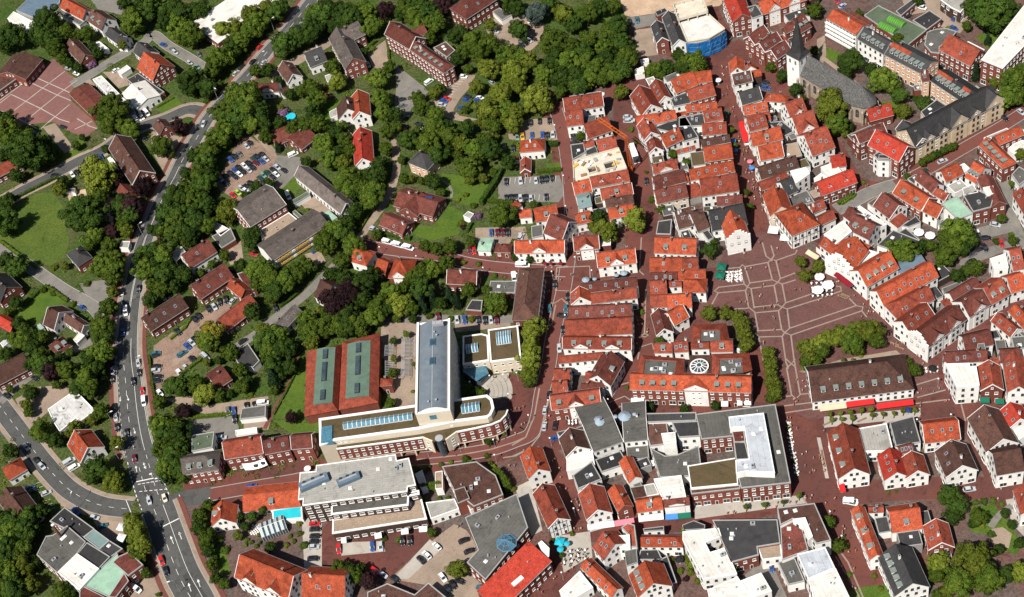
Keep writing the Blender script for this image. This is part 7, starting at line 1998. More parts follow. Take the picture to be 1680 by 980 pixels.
CARS = r'''
@0,0
>50,20 545,550,S 605,570,K 612,592,W 1312,360,B >45,40 1400,415,S 1385,400,A >30,35 1095,960,Wv 1142,942,W 1180,910,Wv >30,-20 930,565,W
@280,0
>55,-15 1020,215,B * >45,-45 * 750,500,S 660,495,K >45,-45 570,537,K 525,588,S 715,380,R >50,30 210,540,N 150,505,S 35,420,S >50,10 1255,770,R >30,40 225,438,A
@560,0
>60,-40 705,660,Wv >60,10 980,615,W >50,10 845,792,R 822,812,B 808,842,S >50,15 1020,778,K 1003,806,B 1115,785,W 1100,810,B 965,868,B >25,-40 550,920,K >50,-15 485,800,K 490,850,A >50,20 1240,252,S >20,40 215,520,S 445,555,B >40,30 1440,385,K 1450,350,A 1215,665,S
@840,0
>10,40 1005,160,T 945,175,K >55,-10 160,172,W >45,30 125,215,D 175,310,K 135,325,S 105,345,K 80,362,K 55,385,K >40,0 705,755,W 930,940,S 950,965,S
@1120,0
>40,10 605,690,K 668,664,K 668,705,B >20,40 1280,45,B 1240,5,R
@1380,0
>50,15 645,60,Wv >50,-25 535,132,K >45,20 905,225,B >40,-25 920,145,B 10,45,S >40,30 1445,900,S 1310,945,K 1150,830,K
@0,195
>55,-15 440,455,K * >25,35 515,480,A 580,447,W 617,430,K 650,410,K 682,390,K 810,307,B >55,-25 1045,92,Wv * >55,10 505,65,K 285,118,B >40,40 1155,155,K >35,-10 1105,15,W >40,50 897,345,Wv
@280,195
>45,35 637,193,K 610,220,S 550,282,A 514,303,K 483,325,B 735,287,K 765,322,S 693,305,K 732,342,B 665,322,G 685,355,D 625,358,K 660,392,K 590,375,W 628,412,S 517,412,B 553,445,W 545,392,K 582,425,K 478,437,K 515,465,K 442,462,K 400,485,S 445,518,K 362,497,T 855,388,S 912,415,K 822,410,K 848,445,W 820,468,K 775,433,G 742,452,N 720,480,G 757,515,K 640,518,K 565,555,S 610,545,K 600,575,W 540,592,L 500,612,R 650,575,W 545,170,K >60,-25 985,287,Wv >20,50 945,620,Wv >-20,45 265,38,S *
@560,195
>45,15 505,92,R 500,62,K 625,45,K 655,75,K 668,92,W >5,45 1380,235,K 1415,145,N 1455,140,Y 1310,220,K >40,15 260,885,S >25,35 75,885,S >3,45 1325,505,K 1440,495,S 1325,635,K 1365,635,K 1402,633,K 1440,636,S 1205,915,B 1255,915,D 1298,915,D 1340,915,K 1440,945,S >45,-20 1155,150,W
@840,195
>3,45 150,30,K 222,20,K 300,15,K 85,142,Y 160,130,B 245,130,B 285,130,K 328,125,S 70,498,S 192,495,S 237,490,K 278,485,K 322,478,K 68,637,S 110,635,K 152,640,S 275,628,K >25,-35 70,950,S >50,0 510,155,K 507,195,K >45,0 935,18,S >5,40 10,235,K 1080,500,K
@1380,195
>50,-20 815,340,S >45,-25 668,420,G >45,10 1240,850,S >50,-5 1160,958,K 1068,905,W
@0,390
>-5,45 1115,410,K * >0,60 1012,592,Wv * 988,755,B * >40,25 660,562,B >35,35 1310,480,S 1350,452,K >45,35 1425,757,K >55,-15 1250,930,T 1250,945,K >45,-25 1458,935,T
@280,390
>55,-20 315,272,A >40,15 665,132,R >40,-45 500,505,S >10,45 443,497,K 393,517,K >30,45 350,555,S 305,573,K >45,40 225,630,K 190,657,K 55,757,K 262,735,K 195,817,K 167,842,S 132,872,B >55,-40 95,932,T >45,30 270,945,S 175,975,K >25,45 845,565,K >45,-30 580,832,K 1165,98,B >40,10 505,262,K
@560,390
>50,15 370,35,Wv 455,60,Wv 540,82,Wv >5,45 1030,97,D 1068,102,R 1387,320,Wv >45,3 1447,222,Wv >5,42 780,633,D 930,660,S 990,660,B 1102,660,K 1155,663,K 1203,660,S 1248,660,D
@840,390
>50,0 95,222,Wv >3,45 20,322,Wv 345,372,K 450,480,K 432,572,T 300,567,T >45,5 402,625,K >3,45 380,887,S 410,740,K
@1380,390
>30,40 1285,45,R 1155,78,K >45,-20 1100,97,K 1050,132,A 1050,187,K
@0,585
>3,45 1112,50,S 1120,132,K 1145,277,R 1157,360,Wv 905,112,S 905,182,K 910,42,K 920,410,K 930,487,S 942,570,K >5,45 1072,200,K * 1020,610,K 1080,820,D >35,35 210,725,S * 295,837,K 335,880,S >60,-35 557,845,Sv 597,892,Wv >40,25 280,175,K 55,317,K >50,-8 1260,77,K 1247,112,S 1265,162,K 1262,197,K >30,40 1440,130,W 1285,292,W
@280,585
>40,40 70,127,W 120,88,S >40,35 183,35,K 285,5,S >5,50 460,437,A 507,437,B 515,502,K 610,402,K 672,392,K >50,-5 410,650,S 742,372,Wv
@840,585
>8,-50 298,308,K 265,430,S 262,560,S * >8,-45 347,553,K >45,-10 355,655,B
@0,780
>45,-20 235,100,B 262,122,K 372,142,S >50,10 760,337,S >40,-20 825,407,T >15,60 1198,200,S * >20,60 1322,180,C * >20,55 1298,682,R 1332,767,K >55,35 1092,912,Wv >55,40 607,287,B
@280,780
>60,-12 650,88,B * >50,-3 1157,388,R 1160,432,K 1160,487,K 1155,530,K 1150,574,S 1145,668,K >3,50 1352,588,R
@560,780
>3,50 250,570,B 317,570,S 492,522,K 552,522,K >-40,-40 768,570,W 687,640,W 640,677,K >50,-20 987,522,K 1030,607,K >30,40 815,820,W 895,877,K 855,912,K >45,30 265,762,R 335,797,S 430,832,K >50,15 1125,907,T 950,850,K
@1120,780
>12,50 712,735,B >45,10 1350,217,Wv
@1380,780
>55,-8 1030,112,S >50,0 75,210,Wv
'''
cars(CARS)
# ------------------------------------------------------------------ parasols, awnings, lamps, tables, people
def parasol(X, Y, R, m_, colour, square=False, z=2.6):
    P = px(X, Y); rm = R/ORG[2]*pxm(P); c = at(P, z); t = thing('parasol', 'parasol', colour+(' square' if square else ' round')+' parasol', (c.x, c.y, 0), .3, 'parasols of the cafes')
    n = 4 if square else 8; b = MB()
    for k in range(n):
        a0, a1 = 2*pi*k/n, 2*pi*(k+1)/n; b.face([(rm*cos(a0), rm*sin(a0), z-.1), (rm*cos(a1), rm*sin(a1), z-.1), (0, 0, z+rm*.28)]); b.face([(rm*cos(a0), rm*sin(a0), z-.3), (rm*cos(a1), rm*sin(a1), z-.3), (rm*cos(a1), rm*sin(a1), z-.1), (rm*cos(a0), rm*sin(a0), z-.1)])
    b.build('canopy', [m_], t); b = MB(); b.tube((0, 0, 0), (0, 0, z+rm*.28), .05, n=6); b.tube((0, 0, 0), (0, 0, .12), .35, n=10); b.build('pole', [M_METAL], t)
for o_, L in (((1120, 390), ((312, 232, 52, M_GRNCL, 'dark green', 1), (300, 300, 52, M_GRNCL, 'dark green', 1), (1100, 312, 42, M_WHCL, 'white', 0), (1168, 378, 50, M_WHCL, 'white', 0), (1086, 418, 48, M_WHCL, 'white', 0))),
              ((1380, 195), ((625, 910, 44, M_WHCL, 'white', 0), (715, 935, 44, M_WHCL, 'white', 0))), ((840, 780), ((382, 530, 50, M_TURQ, 'turquoise', 1), (440, 546, 24, M_TURQ, 'turquoise', 0), (388, 592, 28, M_TURQ, 'turquoise', 0), (1345, 672, 36, M_BLKCL, 'black', 0))),
              ((1120, 195), ((540, 340, 24, M_PINK, 'pink', 0), (555, 390, 24, M_BLUECL, 'blue', 0), (410, 175, 24, M_BLUECL, 'blue', 1), (425, 250, 24, M_BLUECL, 'blue', 1), (730, 890, 58, M_WHCL, 'white', 1), (820, 952, 50, M_WHCL, 'white', 1))),
              ((1120, 0), ((285, 642, 26, M_WHCL, 'white', 0), (350, 905, 24, M_GRNCL, 'dark green', 0))), ((840, 390), ((265, 205, 17, M_DREDCL, 'dark red', 0), (312, 205, 17, M_DREDCL, 'dark red', 0), (390, 205, 19, M_DREDCL, 'dark red', 0), (230, 185, 18, M_BEIGECL, 'beige', 0), (290, 175, 18, M_WHCL, 'white', 0))),
              ((840, 585), ((975, 402, 32, M_WHCL, 'white', 0), (1128, 855, 30, M_WHCL, 'white', 0))), ((1380, 585), ((735, 92, 36, M_BLKCL, 'black', 0), (538, 428, 36, M_NAVY, 'navy', 1))), ((280, 585), ((1098, 898, 28, M_WHCL, 'white', 0),)), ((0, 780), ((972, 415, 42, M_WHCL, 'white', 1), (972, 500, 46, M_WHCL, 'white', 1)))):
    org(*o_)
    for a in L: parasol(a[0], a[1], a[2], a[3], a[4], bool(a[5]))
def awning(p1, p2, m_, colour, d=1.8, z=3.0, drop=.7):
    A, B = at(px(*p1), z), at(px(*p2), z); e = B-A; L = e.length; n = Vector((e.y, -e.x, 0)).normalized(); n = n if n.dot(CP-A) > 0 else -n; c = (A+B)/2
    t = thing('awning', 'awning', colour+' shop awning', (c.x, c.y, 0), 0, 'awnings over the shop fronts'); b = MB(); a0, b0 = A-c-n*d, B-c-n*d; a1, b1 = A-c, B-c; up = Vector((0, 0, z+drop)); lo = Vector((0, 0, z))
    q = lambda v, w_: Vector((v.x, v.y, 0))+w_
    b.face([q(a1, lo), q(b1, lo), q(b0, up), q(a0, up)]); b.face([q(a1, lo-Vector((0, 0, .3))), q(b1, lo-Vector((0, 0, .3))), q(b1, lo), q(a1, lo)]); b.face([q(a0, up), q(a0, lo), q(a1, lo)]); b.face([q(b1, lo), q(b0, lo), q(b0, up)]); b.build('cloth', [m_], t)
    b = MB()
    for k in range(3): p = a0.lerp(b0, k/2); r_ = a1.lerp(b1, k/2); b.tube(q(p, lo), q(r_, lo-Vector((0, 0, .05))), .04, n=4)
    b.build('frame', [M_METAL], t)
for o_, L in (((1120, 585), (((1325, 405), (1505, 382), M_REDCL, 'red'), ((1105, 440), (1320, 412), M_BEIGECL, 'beige'))), ((1380, 585), (((50, 408), (270, 378), M_REDCL, 'red'), ((292, 422), (585, 385), M_REDCL, 'red'), ((1118, 372), (1195, 372), M_GRNCL, 'dark green'), ((1245, 382), (1312, 382), M_GRNCL, 'dark green'))),
              ((1120, 390), (((1212, 300), (1340, 402), M_DREDCL, 'dark red'), ((985, 125), (1075, 180), M_BEIGECL, 'beige'))), ((840, 780), (((610, 440), (825, 410), M_WHCL, 'white'), ((1235, 358), (1335, 350), M_BLUECL, 'pale blue'), ((1336, 350), (1440, 340), M_GRNCL, 'dark green'), ((1020, 372), (1220, 352), M_WHCL, 'white'), ((830, 410), (985, 385), M_PINK, 'pink'))),
              ((840, 585), (((955, 375), (1060, 375), M_WHCL, 'white'), ((580, 470), (722, 450), M_WHCL, 'white'))), ((1120, 585), (((310, 400), (365, 400), M_WHCL, 'white'), ((440, 392), (480, 390), M_WHCL, 'white'), ((497, 390), (550, 388), M_WHCL, 'white'))), ((1120, 780), (((1270, 140), (1245, 50), M_REDCL, 'red'),)), ((560, 780), (((625, 455), (690, 450), M_WHCL, 'white'), ((482, 475), (540, 468), M_WHCL, 'white'), ((270, 510), (325, 500), M_WHCL, 'white'), ((0, 545), (40, 540), M_WHCL, 'white')))):
    org(*o_)
    for a in L: awning(*a)
# long market stall with red roof, fashion banner
org(1120, 195); c = at(px(498, 105), 2.3); t = thing('market_stall', 'market stall', '', (c.x, c.y, 0), atan2((at2(px(510, 160))-at2(px(483, 48))).y, (at2(px(510, 160))-at2(px(483, 48))).x), label='long stall with red cloth roof in the shopping street')
b = MB(); b.box((0, 0, 2.35), (13, 3.2, .12)); b.box((0, 0, 2.5), (13, 2.0, .2), top=(1, .3)); b.build('cloth_roof', [M_REDCL], t)
b = MB()
for x in (-6.2, -2, 2, 6.2):
    for y in (-1.4, 1.4): b.tube((x, y, 0), (x, y, 2.3), .05, n=5)
b.build('frame', [M_METAL], t); b = MB(); b.box((0, 0, .45), (12, 2.2, .9)); b.build('counter', [M_WHCL], t)
# street lamps with white globes
gl = MB()
for k in range(6):
    for j in range(8):
        q = [(.34*sin(pi*(k+u)/6)*cos(2*pi*(j+v)/8), .34*sin(pi*(k+u)/6)*sin(2*pi*(j+v)/8), .34*cos(pi*(k+u)/6)) for u, v in ((0, 0), (1, 0), (1, 1), (0, 1))]; gl.face(q)
GLOBE = gl.mesh('lamp_globe', [M_TRIM]); lp_ = MB(); lp_.tube((0, 0, 0), (0, 0, 4.6), .08, .05, n=7); lp_.tube((0, 0, 0), (0, 0, .5), .14, n=7); LPOLE = lp_.mesh('pole', [M_METAL])
hp_ = MB(); hp_.tube((0, 0, 0), (0, 0, 8.2), .1, .06, n=7); hp_.tube((0, 0, 8.2), (1.3, 0, 8.5), .05, n=6); HPOLE = hp_.mesh('pole', [M_METAL]); hd_ = MB(); hd_.box((0, 0, 0), (1.1, .42, .18), top=(.8, .7)); HHEAD = hd_.mesh('lamp_head', [M_TRIM])
def lamp(X, Y): c = at(px(X, Y), 4.9); t = thing('street_lamp', 'street lamp', 'white globe street lamp', (c.x, c.y, 0), 0, 'globe street lamps'); obj('pole', LPOLE, t); obj('lamp_globe', GLOBE, t, (0, 0, 4.9))
def road_lamp(X, Y, a): c = at(px(X, Y), 8.5); t = thing('road_lamp', 'street lamp', 'tall road lamp with flat head', (c.x, c.y, 0), a, 'tall road lamps'); obj('pole', HPOLE, t); obj('lamp_head', HHEAD, t, (1.7, 0, 8.5))
for o_, L in (((560, 390), ((898, 97), (305, 75), (600, 147), (1138, 240), (1410, 287))), ((840, 390), ((318, 272), (640, 262), (425, 622), (503, 155))), ((560, 585), ((1030, 203), (1340, 300), (1220, 668), (942, 705), (682, 745), (1300, 145), (1190, 153), (1230, 790), (1408, 130))), ((840, 585), ((290, 350), (130, 470), (303, 655), (210, 727), (770, 343))),
              ((840, 195), ((412, 455), (430, 700), (342, 50))), ((280, 780), ((313, 185),)), ((1380, 585), ((782, 178), (883, 465), (610, 505))), ((1120, 780), ((1185, 290), (1278, 485))), ((840, 780), ((397, 780), (495, 265)))):
    org(*o_)
    for a in L: lamp(*a)
for o_, L in (((0, 195), ((825, 155, 5.5), (1105, 850, .5))), ((280, 0), ((340, 700, 5.3), (1130, 105, 3.5), (800, 155, .5), (720, 425, .3))), ((0, 390), ((950, 972-500, 0.2), (1185, 70, 3.2))), ((0, 585), ((860, 455, .2), (905, 742, .2), (1085, 5, .1), (1245, 940, 3))), ((0, 780), ((1290, 20, 3), (560, 165, 1.2), (1390, 840, 3.3)))):
    org(*o_)
    for a in L: road_lamp(*a)
# cafe tables, each with its chairs
tb = MB(); tb.tube((0, 0, .7), (0, 0, .74), .42, n=10); tb.tube((0, 0, 0), (0, 0, .7), .04, n=5); tb.tube((0, 0, 0), (0, 0, .03), .25, n=8); TABLE = tb.mesh('cafe_table', [M_TRIM])
def chair_mesh(m_):
    b = MB(); b.box((0, 0, .45), (.45, .45, .05)); b.box((-.21, 0, .72), (.05, .45, .5))
    for x in (-.19, .19):
        for y in (-.19, .19): b.box((x, y, .215), (.04, .04, .43))
    return b.mesh('chair', [m_])
CH = {'white': chair_mesh(M_TRIM), 'dark': chair_mesh(M_DARK), 'brown': chair_mesh(M_WOOD)}
def cafe(quad, nx, ny, ck, where):
    q = [at2(px(*p)) for p in quad]; rng = random.Random(int(q[0].x))
    for i in range(nx):
        for j in range(ny):
            u, v = (i+.5)/nx, (j+.5)/ny; p = (q[0].lerp(q[1], u)).lerp(q[3].lerp(q[2], u), v)+Vector((rng.uniform(-.2, .2), rng.uniform(-.2, .2)))
            if ok_spot(p): continue
            thing('cafe_table', 'table', 'small round white cafe table', (p.x, p.y, zat(p)+.003), 0, 'cafe tables', TABLE)
            for k in range(3):
                a = rng.uniform(0, 1)+k*2.1; o = thing('cafe_chair', 'chair', ck+' cafe chair', (p.x+cos(a)*.75, p.y+sin(a)*.75, zat(p)+.003), a+pi, 'cafe chairs', CH[ck])
org(1120, 390); cafe(((345, 280), (475, 270), (480, 360), (345, 365)), 4, 4, 'white', ''); cafe(((1015, 360), (1210, 345), (1220, 480), (1030, 500)), 5, 4, 'dark', '')
org(840, 390); cafe(((185, 175), (425, 160), (425, 210), (200, 215)), 6, 2, 'brown', ''); org(840, 585); cafe(((450, 520), (605, 495), (605, 535), (450, 560)), 6, 2, 'dark', ''); cafe(((945, 420), (1060, 410), (1060, 455), (950, 455)), 4, 1, 'brown', '')
org(1120, 585); cafe(((830, 530), (860, 530), (935, 960), (905, 965)), 1, 14, 'white', ''); org(840, 780); cafe(((370, 600), (620, 590), (620, 690), (400, 740)), 4, 3, 'dark', ''); org(1380, 585); cafe(((670, 90), (790, 80), (790, 135), (670, 145)), 4, 2, 'brown', '')
org(560, 780); cafe(((720, 230), (900, 210), (930, 260), (730, 320)), 3, 2, 'brown', ''); org(1120, 195); cafe(((610, 610), (640, 600), (700, 790), (670, 800)), 1, 5, 'white', '')
# people: one skinned body per pose, hair and clothes as its children
SKIN = flat('skin', (.52, .31, .22)); HAIR = [flat('brown_hair', (.06, .035, .02)), flat('fair_hair', (.35, .24, .11)), flat('black_hair', (.015, .013, .012))]
SHIRT = {'white': flat('white_shirt', (.78, .77, .74)), 'red': flat('red_shirt', (.45, .03, .03)), 'blue': flat('blue_shirt', (.05, .14, .36)), 'black': flat('black_shirt', (.02, .02, .022)), 'beige': flat('beige_shirt', (.5, .4, .28)), 'pink': flat('pink_shirt', (.62, .25, .32))}
TROUS = [flat('denim', (.05, .075, .14)), flat('dark_trousers', (.025, .025, .027)), flat('khaki_trousers', (.26, .21, .14))]
def limb(b, pts, r, n=6, m=0):
    base = len(b.v)
    for i, (p, rr) in enumerate(zip(pts, r)):
        p = Vector(p); d = (Vector(pts[min(i+1, len(pts)-1)])-Vector(pts[max(i-1, 0)])).normalized(); u = d.orthogonal().normalized(); u = Vector((1, 0, 0)) if abs(d.z) > .5 else u; u = (u-d*u.dot(d)).normalized(); v = d.cross(u)
        for k in range(n): b.v.append(p+(u*cos(2*pi*k/n)+v*sin(2*pi*k/n)*.8)*rr)
    for i in range(len(pts)-1):
        for k in range(n): b.f.append([base+i*n+k, base+i*n+(k+1) % n, base+(i+1)*n+(k+1) % n, base+(i+1)*n+k]); b.m.append(m)
    b.f.append([base+k for k in range(n)][::-1]); b.m.append(m); e = base+(len(pts)-1)*n; b.f.append([e+k for k in range(n)]); b.m.append(m)
def figure(st):
    # the skeleton is one connected skin: pelvis, spine, neck, head, arms with hands, legs with feet
    P = [(0, 0, .93), (0, 0, 1.15), (.01, 0, 1.38), (.015, 0, 1.5), (.03, 0, 1.62), (.02, 0, 1.76)]; E = [(0, 1), (1, 2), (2, 3), (3, 4), (4, 5)]; R = [.15, .14, .16, .055, .095, .08]
    for s in (-1, 1):
        f = st*s; b = len(P); P += [(0, .1*s, .88), (f*.16+.04, .1*s, .5), (f*.30-(.1 if f < 0 else 0), .1*s, .09), (f*.30+.15-(.1 if f < 0 else 0), .1*s, .04)]; R += [.1, .065, .042, .035]; E += [(0, b), (b, b+1), (b+1, b+2), (b+2, b+3)]
        a = len(P); g_ = -f; P += [(.0, .2*s, 1.41), (g_*.08-.03, .24*s, 1.14), (g_*.22+.05, .23*s, .9), (g_*.27+.07, .23*s, .8)]; R += [.06, .045, .034, .03]; E += [(2, a), (a, a+1), (a+1, a+2), (a+2, a+3)]
    M = bpy.data.meshes.new('body'); M.from_pydata(P, E, []); o = bpy.data.objects.new('t', M); COL.objects.link(o)
    sk = o.modifiers.new('s', 'SKIN'); 
    for i, r_ in enumerate(R): M.skin_vertices[0].data[i].radius = (r_, r_)
    M.skin_vertices[0].data[0].use_root = True
    dg = bpy.context.evaluated_depsgraph_get(); out = bpy.data.meshes.new_from_object(o.evaluated_get(dg)); bpy.data.objects.remove(o); out.name = 'body'; out.materials.clear(); out.materials.append(SKIN)
    for p in out.polygons: p.use_smooth = True
    return out, P
FIG = {}
def make_fig(st):
    M_, P = figure(st); b = MB(); limb(b, [(0, 0, .9), (0, 0, 1.15), (.01, 0, 1.4), (.015, 0, 1.5)], [.185, .175, .2, .09], 8)
    for s in (-1, 1): f = -st*s; limb(b, [(0, .19*s, 1.44), (f*.08-.03, .25*s, 1.16)], [.085, .07])
    tr = MB(); limb(tr, [(0, 0, 1.0), (0, 0, .84)], [.185, .185], 8)
    for s in (-1, 1): f = st*s; limb(tr, [(0, .1*s, .92), (f*.16+.04, .1*s, .5), (f*.29-(.1 if f < 0 else 0), .1*s, .12)], [.125, .09, .07])
    hr = MB(); limb(hr, [(.0, 0, 1.6), (.0, 0, 1.72), (.01, 0, 1.83)], [.11, .125, .05], 8); return M_, b, tr, hr
def people():
    figs = [make_fig(.75), make_fig(.08)]; cm = {}
    spots = (((1120, 390), '550,250 670,245 652,378 630,462 530,465 462,522 705,560 740,562 713,545 738,652 735,742 650,842 720,190 615,45 905,420 1440,635 1380,470 1240,360 1130,480 760,90 500,130'), ((1120, 195), '455,185 510,260 520,240 480,290 540,225 500,335 550,400 600,470 530,510 560,535 610,600 580,650 640,700 640,740 570,570 470,120 450,150 535,440 590,560'), ((1120, 0), '320,545 355,545 330,610 390,880 400,900 350,760 360,700 420,940'),
             ((1120, 585), '845,495 918,580 965,200 990,245 890,390 920,360 995,770 985,880 1060,920 1045,915 1135,600 1100,800 1125,830 1130,870 1140,920 910,370 870,560'), ((1120, 780), '1040,165 1150,225 1180,290 1285,450 1290,415 1220,195 990,185 660,270 750,255 910,215 1375,755 1280,740 420,305 360,305'), ((840, 780), '480,215 515,195 530,270 500,270 540,435 500,430 435,110 390,20 545,600 510,655 590,640 465,730 400,710 530,680 210,920 350,820'),
             ((840, 585), '95,760 300,660 750,410 735,430 850,200 300,480 345,830 380,900 20,880 280,860'), ((840, 390), '485,295 330,310 345,350 1015,700 1005,855 1010,670 1060,545 440,440 1090,740 300,430'), ((560, 585), '1255,690 1370,310 1365,435 1450,550 1400,620 1430,420 1225,170 1340,165 560,740 640,760 870,745'), ((1380, 585), '640,375 835,365 745,285 645,265 640,470 660,60 700,105 760,110 870,355 1090,365'), ((1380, 390), '400,780 180,540 230,570 260,600 165,640 490,850 610,950 420,860'), ((1380, 780), '1285,110 1260,190 100,755 60,620 15,415 10,470 90,900 20,880'), ((560, 780), '960,395 705,470 1210,420'), ((1380, 195), '215,540 560,440 640,470 1200,520'))
    i = 0; rng = random.Random(2); keys = list(SHIRT)
    for o_, s in spots:
        org(*o_)
        for t in s.split()+['+'+t for k_, t in enumerate(s.split()) if k_ % 3 != 1]:
            X, Y = (float(v) for v in t.strip('+').split(',')); p = at2(px(X, Y), .8)
            if t[0] == '+': p = p+Vector((rng.uniform(-2.5, 2.5), rng.uniform(-1.5, 1.5)))
            if ok_spot(p): continue
            fi = 0 if rng.random() < .7 else 1; sk = rng.choice(keys); tk = rng.randrange(3); hk = rng.randrange(3); key = (fi, sk, tk, hk); F_ = figs[fi]
            for kk, nm, mm in ((('b', fi, sk), 'shirt', SHIRT[sk]), (('t', fi, tk), 'trousers', TROUS[tk]), (('h', fi, hk), 'hair', HAIR[hk])):
                if kk not in cm: cm[kk] = {'shirt': F_[1], 'trousers': F_[2], 'hair': F_[3]}[nm].mesh(nm, [mm], True)
            q = thing('person', 'person', '%s-shirted person in %s' % (sk, ('jeans', 'dark trousers', 'khaki trousers')[tk]), (p.x, p.y, zat(p)+.003), rng.uniform(0, 6.28), 'people out in the town', F_[0])
            obj('shirt', cm[('b', fi, sk)], q); obj('trousers', cm[('t', fi, tk)], q); obj('hair', cm[('h', fi, hk)], q); i += 1
people()
# pergola frames in the hall garden, solar panels, benches
def pergola(quad, n, label, z=2.4, m_=None):
    q = [at(px(*p), z) for p in quad]; c = sum(q, Vector())/4; t = thing('pergola', 'pergola', '', (c.x, c.y, 0), label=label); b = MB()
    for k in range(4): v = q[k]-c; b.box((v.x, v.y, z/2), (.14, .14, z)); 
    b.tube(q[0]-c+Vector((0, 0, z)), q[3]-c+Vector((0, 0, z)), .08, n=5); b.tube(q[1]-c+Vector((0, 0, z)), q[2]-c+Vector((0, 0, z)), .08, n=5); b.build('frame', [m_ or M_METAL], t)
    for k in range(n):
        u = (k+.5)/n; a, d = q[0].lerp(q[3], u)-c, q[1].lerp(q[2], u)-c; b = MB(); b.tube((a.x, a.y, z+.1), (d.x, d.y, z+.1), .09, n=4); b.build('slat', [m_ or M_METAL], t)
org(490, 500, 3.768)
pergola(((638, 205), (688, 205), (684, 322), (634, 322)), 14, 'blue-grey pergola frame between hall and tower, upper one'); pergola(((636, 333), (684, 333), (680, 442), (632, 442)), 14, 'blue-grey pergola frame between hall and tower, lower one'); pergola(((535, 250), (585, 245), (580, 315), (530, 318)), 8, 'pergola frame in the shade close to the green hall, upper one'); pergola(((535, 345), (585, 345), (570, 440), (535, 442)), 9, 'pergola frame in the shade close to the green hall, lower one'); pergola(((708, 215), (723, 213), (722, 310), (707, 312)), 10, 'narrow pergola frame against the tower wall')
org(280, 390); pergola(((0, 125), (85, 70), (125, 120), (45, 200)), 12, 'white slatted pergola left of the brown-tiled house', 3.0, M_TRIM)
org(280, 780); pergola(((300, 830), (300, 830), (300, 830), (300, 830)), 0, 'garden post by the main road hedge') if False else None
org(560, 195)
def panel(o_, P, n, z, label):
    org(*o_); c = at(px(*P), z); t = thing('solar_panel_array', 'solar panels', '', c, radians(-25), label=label)
    for k in range(n): b = MB(); b.box(((k-n/2)*1.15, 0, .1), (1.05, 1.9, .06)); b.build('panel', [flat('solar_cell_blue', (.02, .05, .16), rough=.15)], t, rot=(radians(20), 0, 0))
panel((560, 195), (712, 642), 3, 6.2, 'blue solar panels on the brown tiled villa roof')
# green barrel rooflights on the brick hall, white canopies, benches
for (a, d, l) in (((312, 195), (438, 255), 'left green barrel rooflight on the flat hall behind the balcony block'), ((385, 148), (508, 205), 'right green barrel rooflight on the flat hall behind the balcony block')):
    org(1380, 0); A, B = at(px(*a), 5.2), at(px(*d), 5.2); e = B-A; t = thing('barrel_rooflight', 'rooflight', '', (A+B)/2-Vector((0, 0, .3)), atan2(e.y, e.x), label=l); n = 8; L = e.length
    for k in range(n):
        b = MB(); x0, x1 = -L/2+k*L/n+.06, -L/2+(k+1)*L/n-.06
        for i in range(6): a0, a1 = pi*i/6, pi*(i+1)/6; b.face([(x0, 2*cos(a0), 1.7*sin(a0)), (x1, 2*cos(a0), 1.7*sin(a0)), (x1, 2*cos(a1), 1.7*sin(a1)), (x0, 2*cos(a1), 1.7*sin(a1))])
        b.build('segment', [flat('green_acrylic', (.10, .27, .05), rough=.25)], t)
    b = MB()
    for x in (-L/2, L/2): b.face([(x, 2*cos(pi*i/8), 1.68*sin(pi*i/8)) for i in range(9)])
    b.build('end_wall', [flat('green_acrylic', (.10, .27, .05))], t)
def bench(X, Y, a):
    c = at(px(X, Y)); t = thing('bench', 'bench', 'pale stone bench on the brick paving', (c.x, c.y, zat(c)+.003), a, 'benches'); b = MB(); b.box((0, 0, .45), (3.6, .6, .1)); b.build('seat', [M_WOOD], t)
    for x in (-1.4, 1.4): b = MB(); b.box((x, 0, .2), (.3, .5, .4)); b.build('leg', [M_COPE], t)
for o_, L in (((1380, 390), ((430, 860, -.8), (470, 890, -.8), (20, 480, -.8))), ((1120, 390), ((1280, 480, -.8), (1310, 470, -.8))), ((1120, 585), ((1160, 545, .2), (1440, 515, .2), (1120, 790, 1.4), (1135, 860, 1.4)))):
    org(*o_)
    for a in L: bench(*a)
# half round white canopy with two dark eyes over the brick street, AHU blocks, white canopies
org(280, 585); A, B = at(px(600, 915), 3.3), at(px(780, 872), 3.3); C2 = at(px(570, 862), 5.2); D2 = at(px(752, 818), 5.2); c = (A+B+C2+D2)/4
t = thing('canopy', 'canopy', '', (c.x, c.y, 0), label='white curved canopy with two round dark openings over the brick street'); b = MB(); N = 10; q = lambda v: (v.x-c.x, v.y-c.y, v.z)
for k in range(N):
    u0, u1 = k/N, (k+1)/N; bend = lambda u: Vector((0, 0, -.9*(1-(2*u-1)**2)))
    b.face([q(A.lerp(B, u0)+bend(u0)), q(A.lerp(B, u1)+bend(u1)), q(C2.lerp(D2, u1)+bend(u1)), q(C2.lerp(D2, u0)+bend(u0))])
b.build('sheet', [M_TRIM], t)
for u in (.52, .86): v = A.lerp(B, u).lerp(C2.lerp(D2, u), .5)+Vector((0, 0, -.9*(1-(2*u-1)**2)+.25)); b = MB(); b.tube((0, 0, -.3), (0, 0, .12), .85, n=14); b.build('opening', [M_DARK], t, q(v))
for P in (A, B): b = MB(); b.tube((P.x-c.x, P.y-c.y, 0), (P.x-c.x, P.y-c.y, 3.2), .1, n=6); b.build('post', [M_METAL], t)
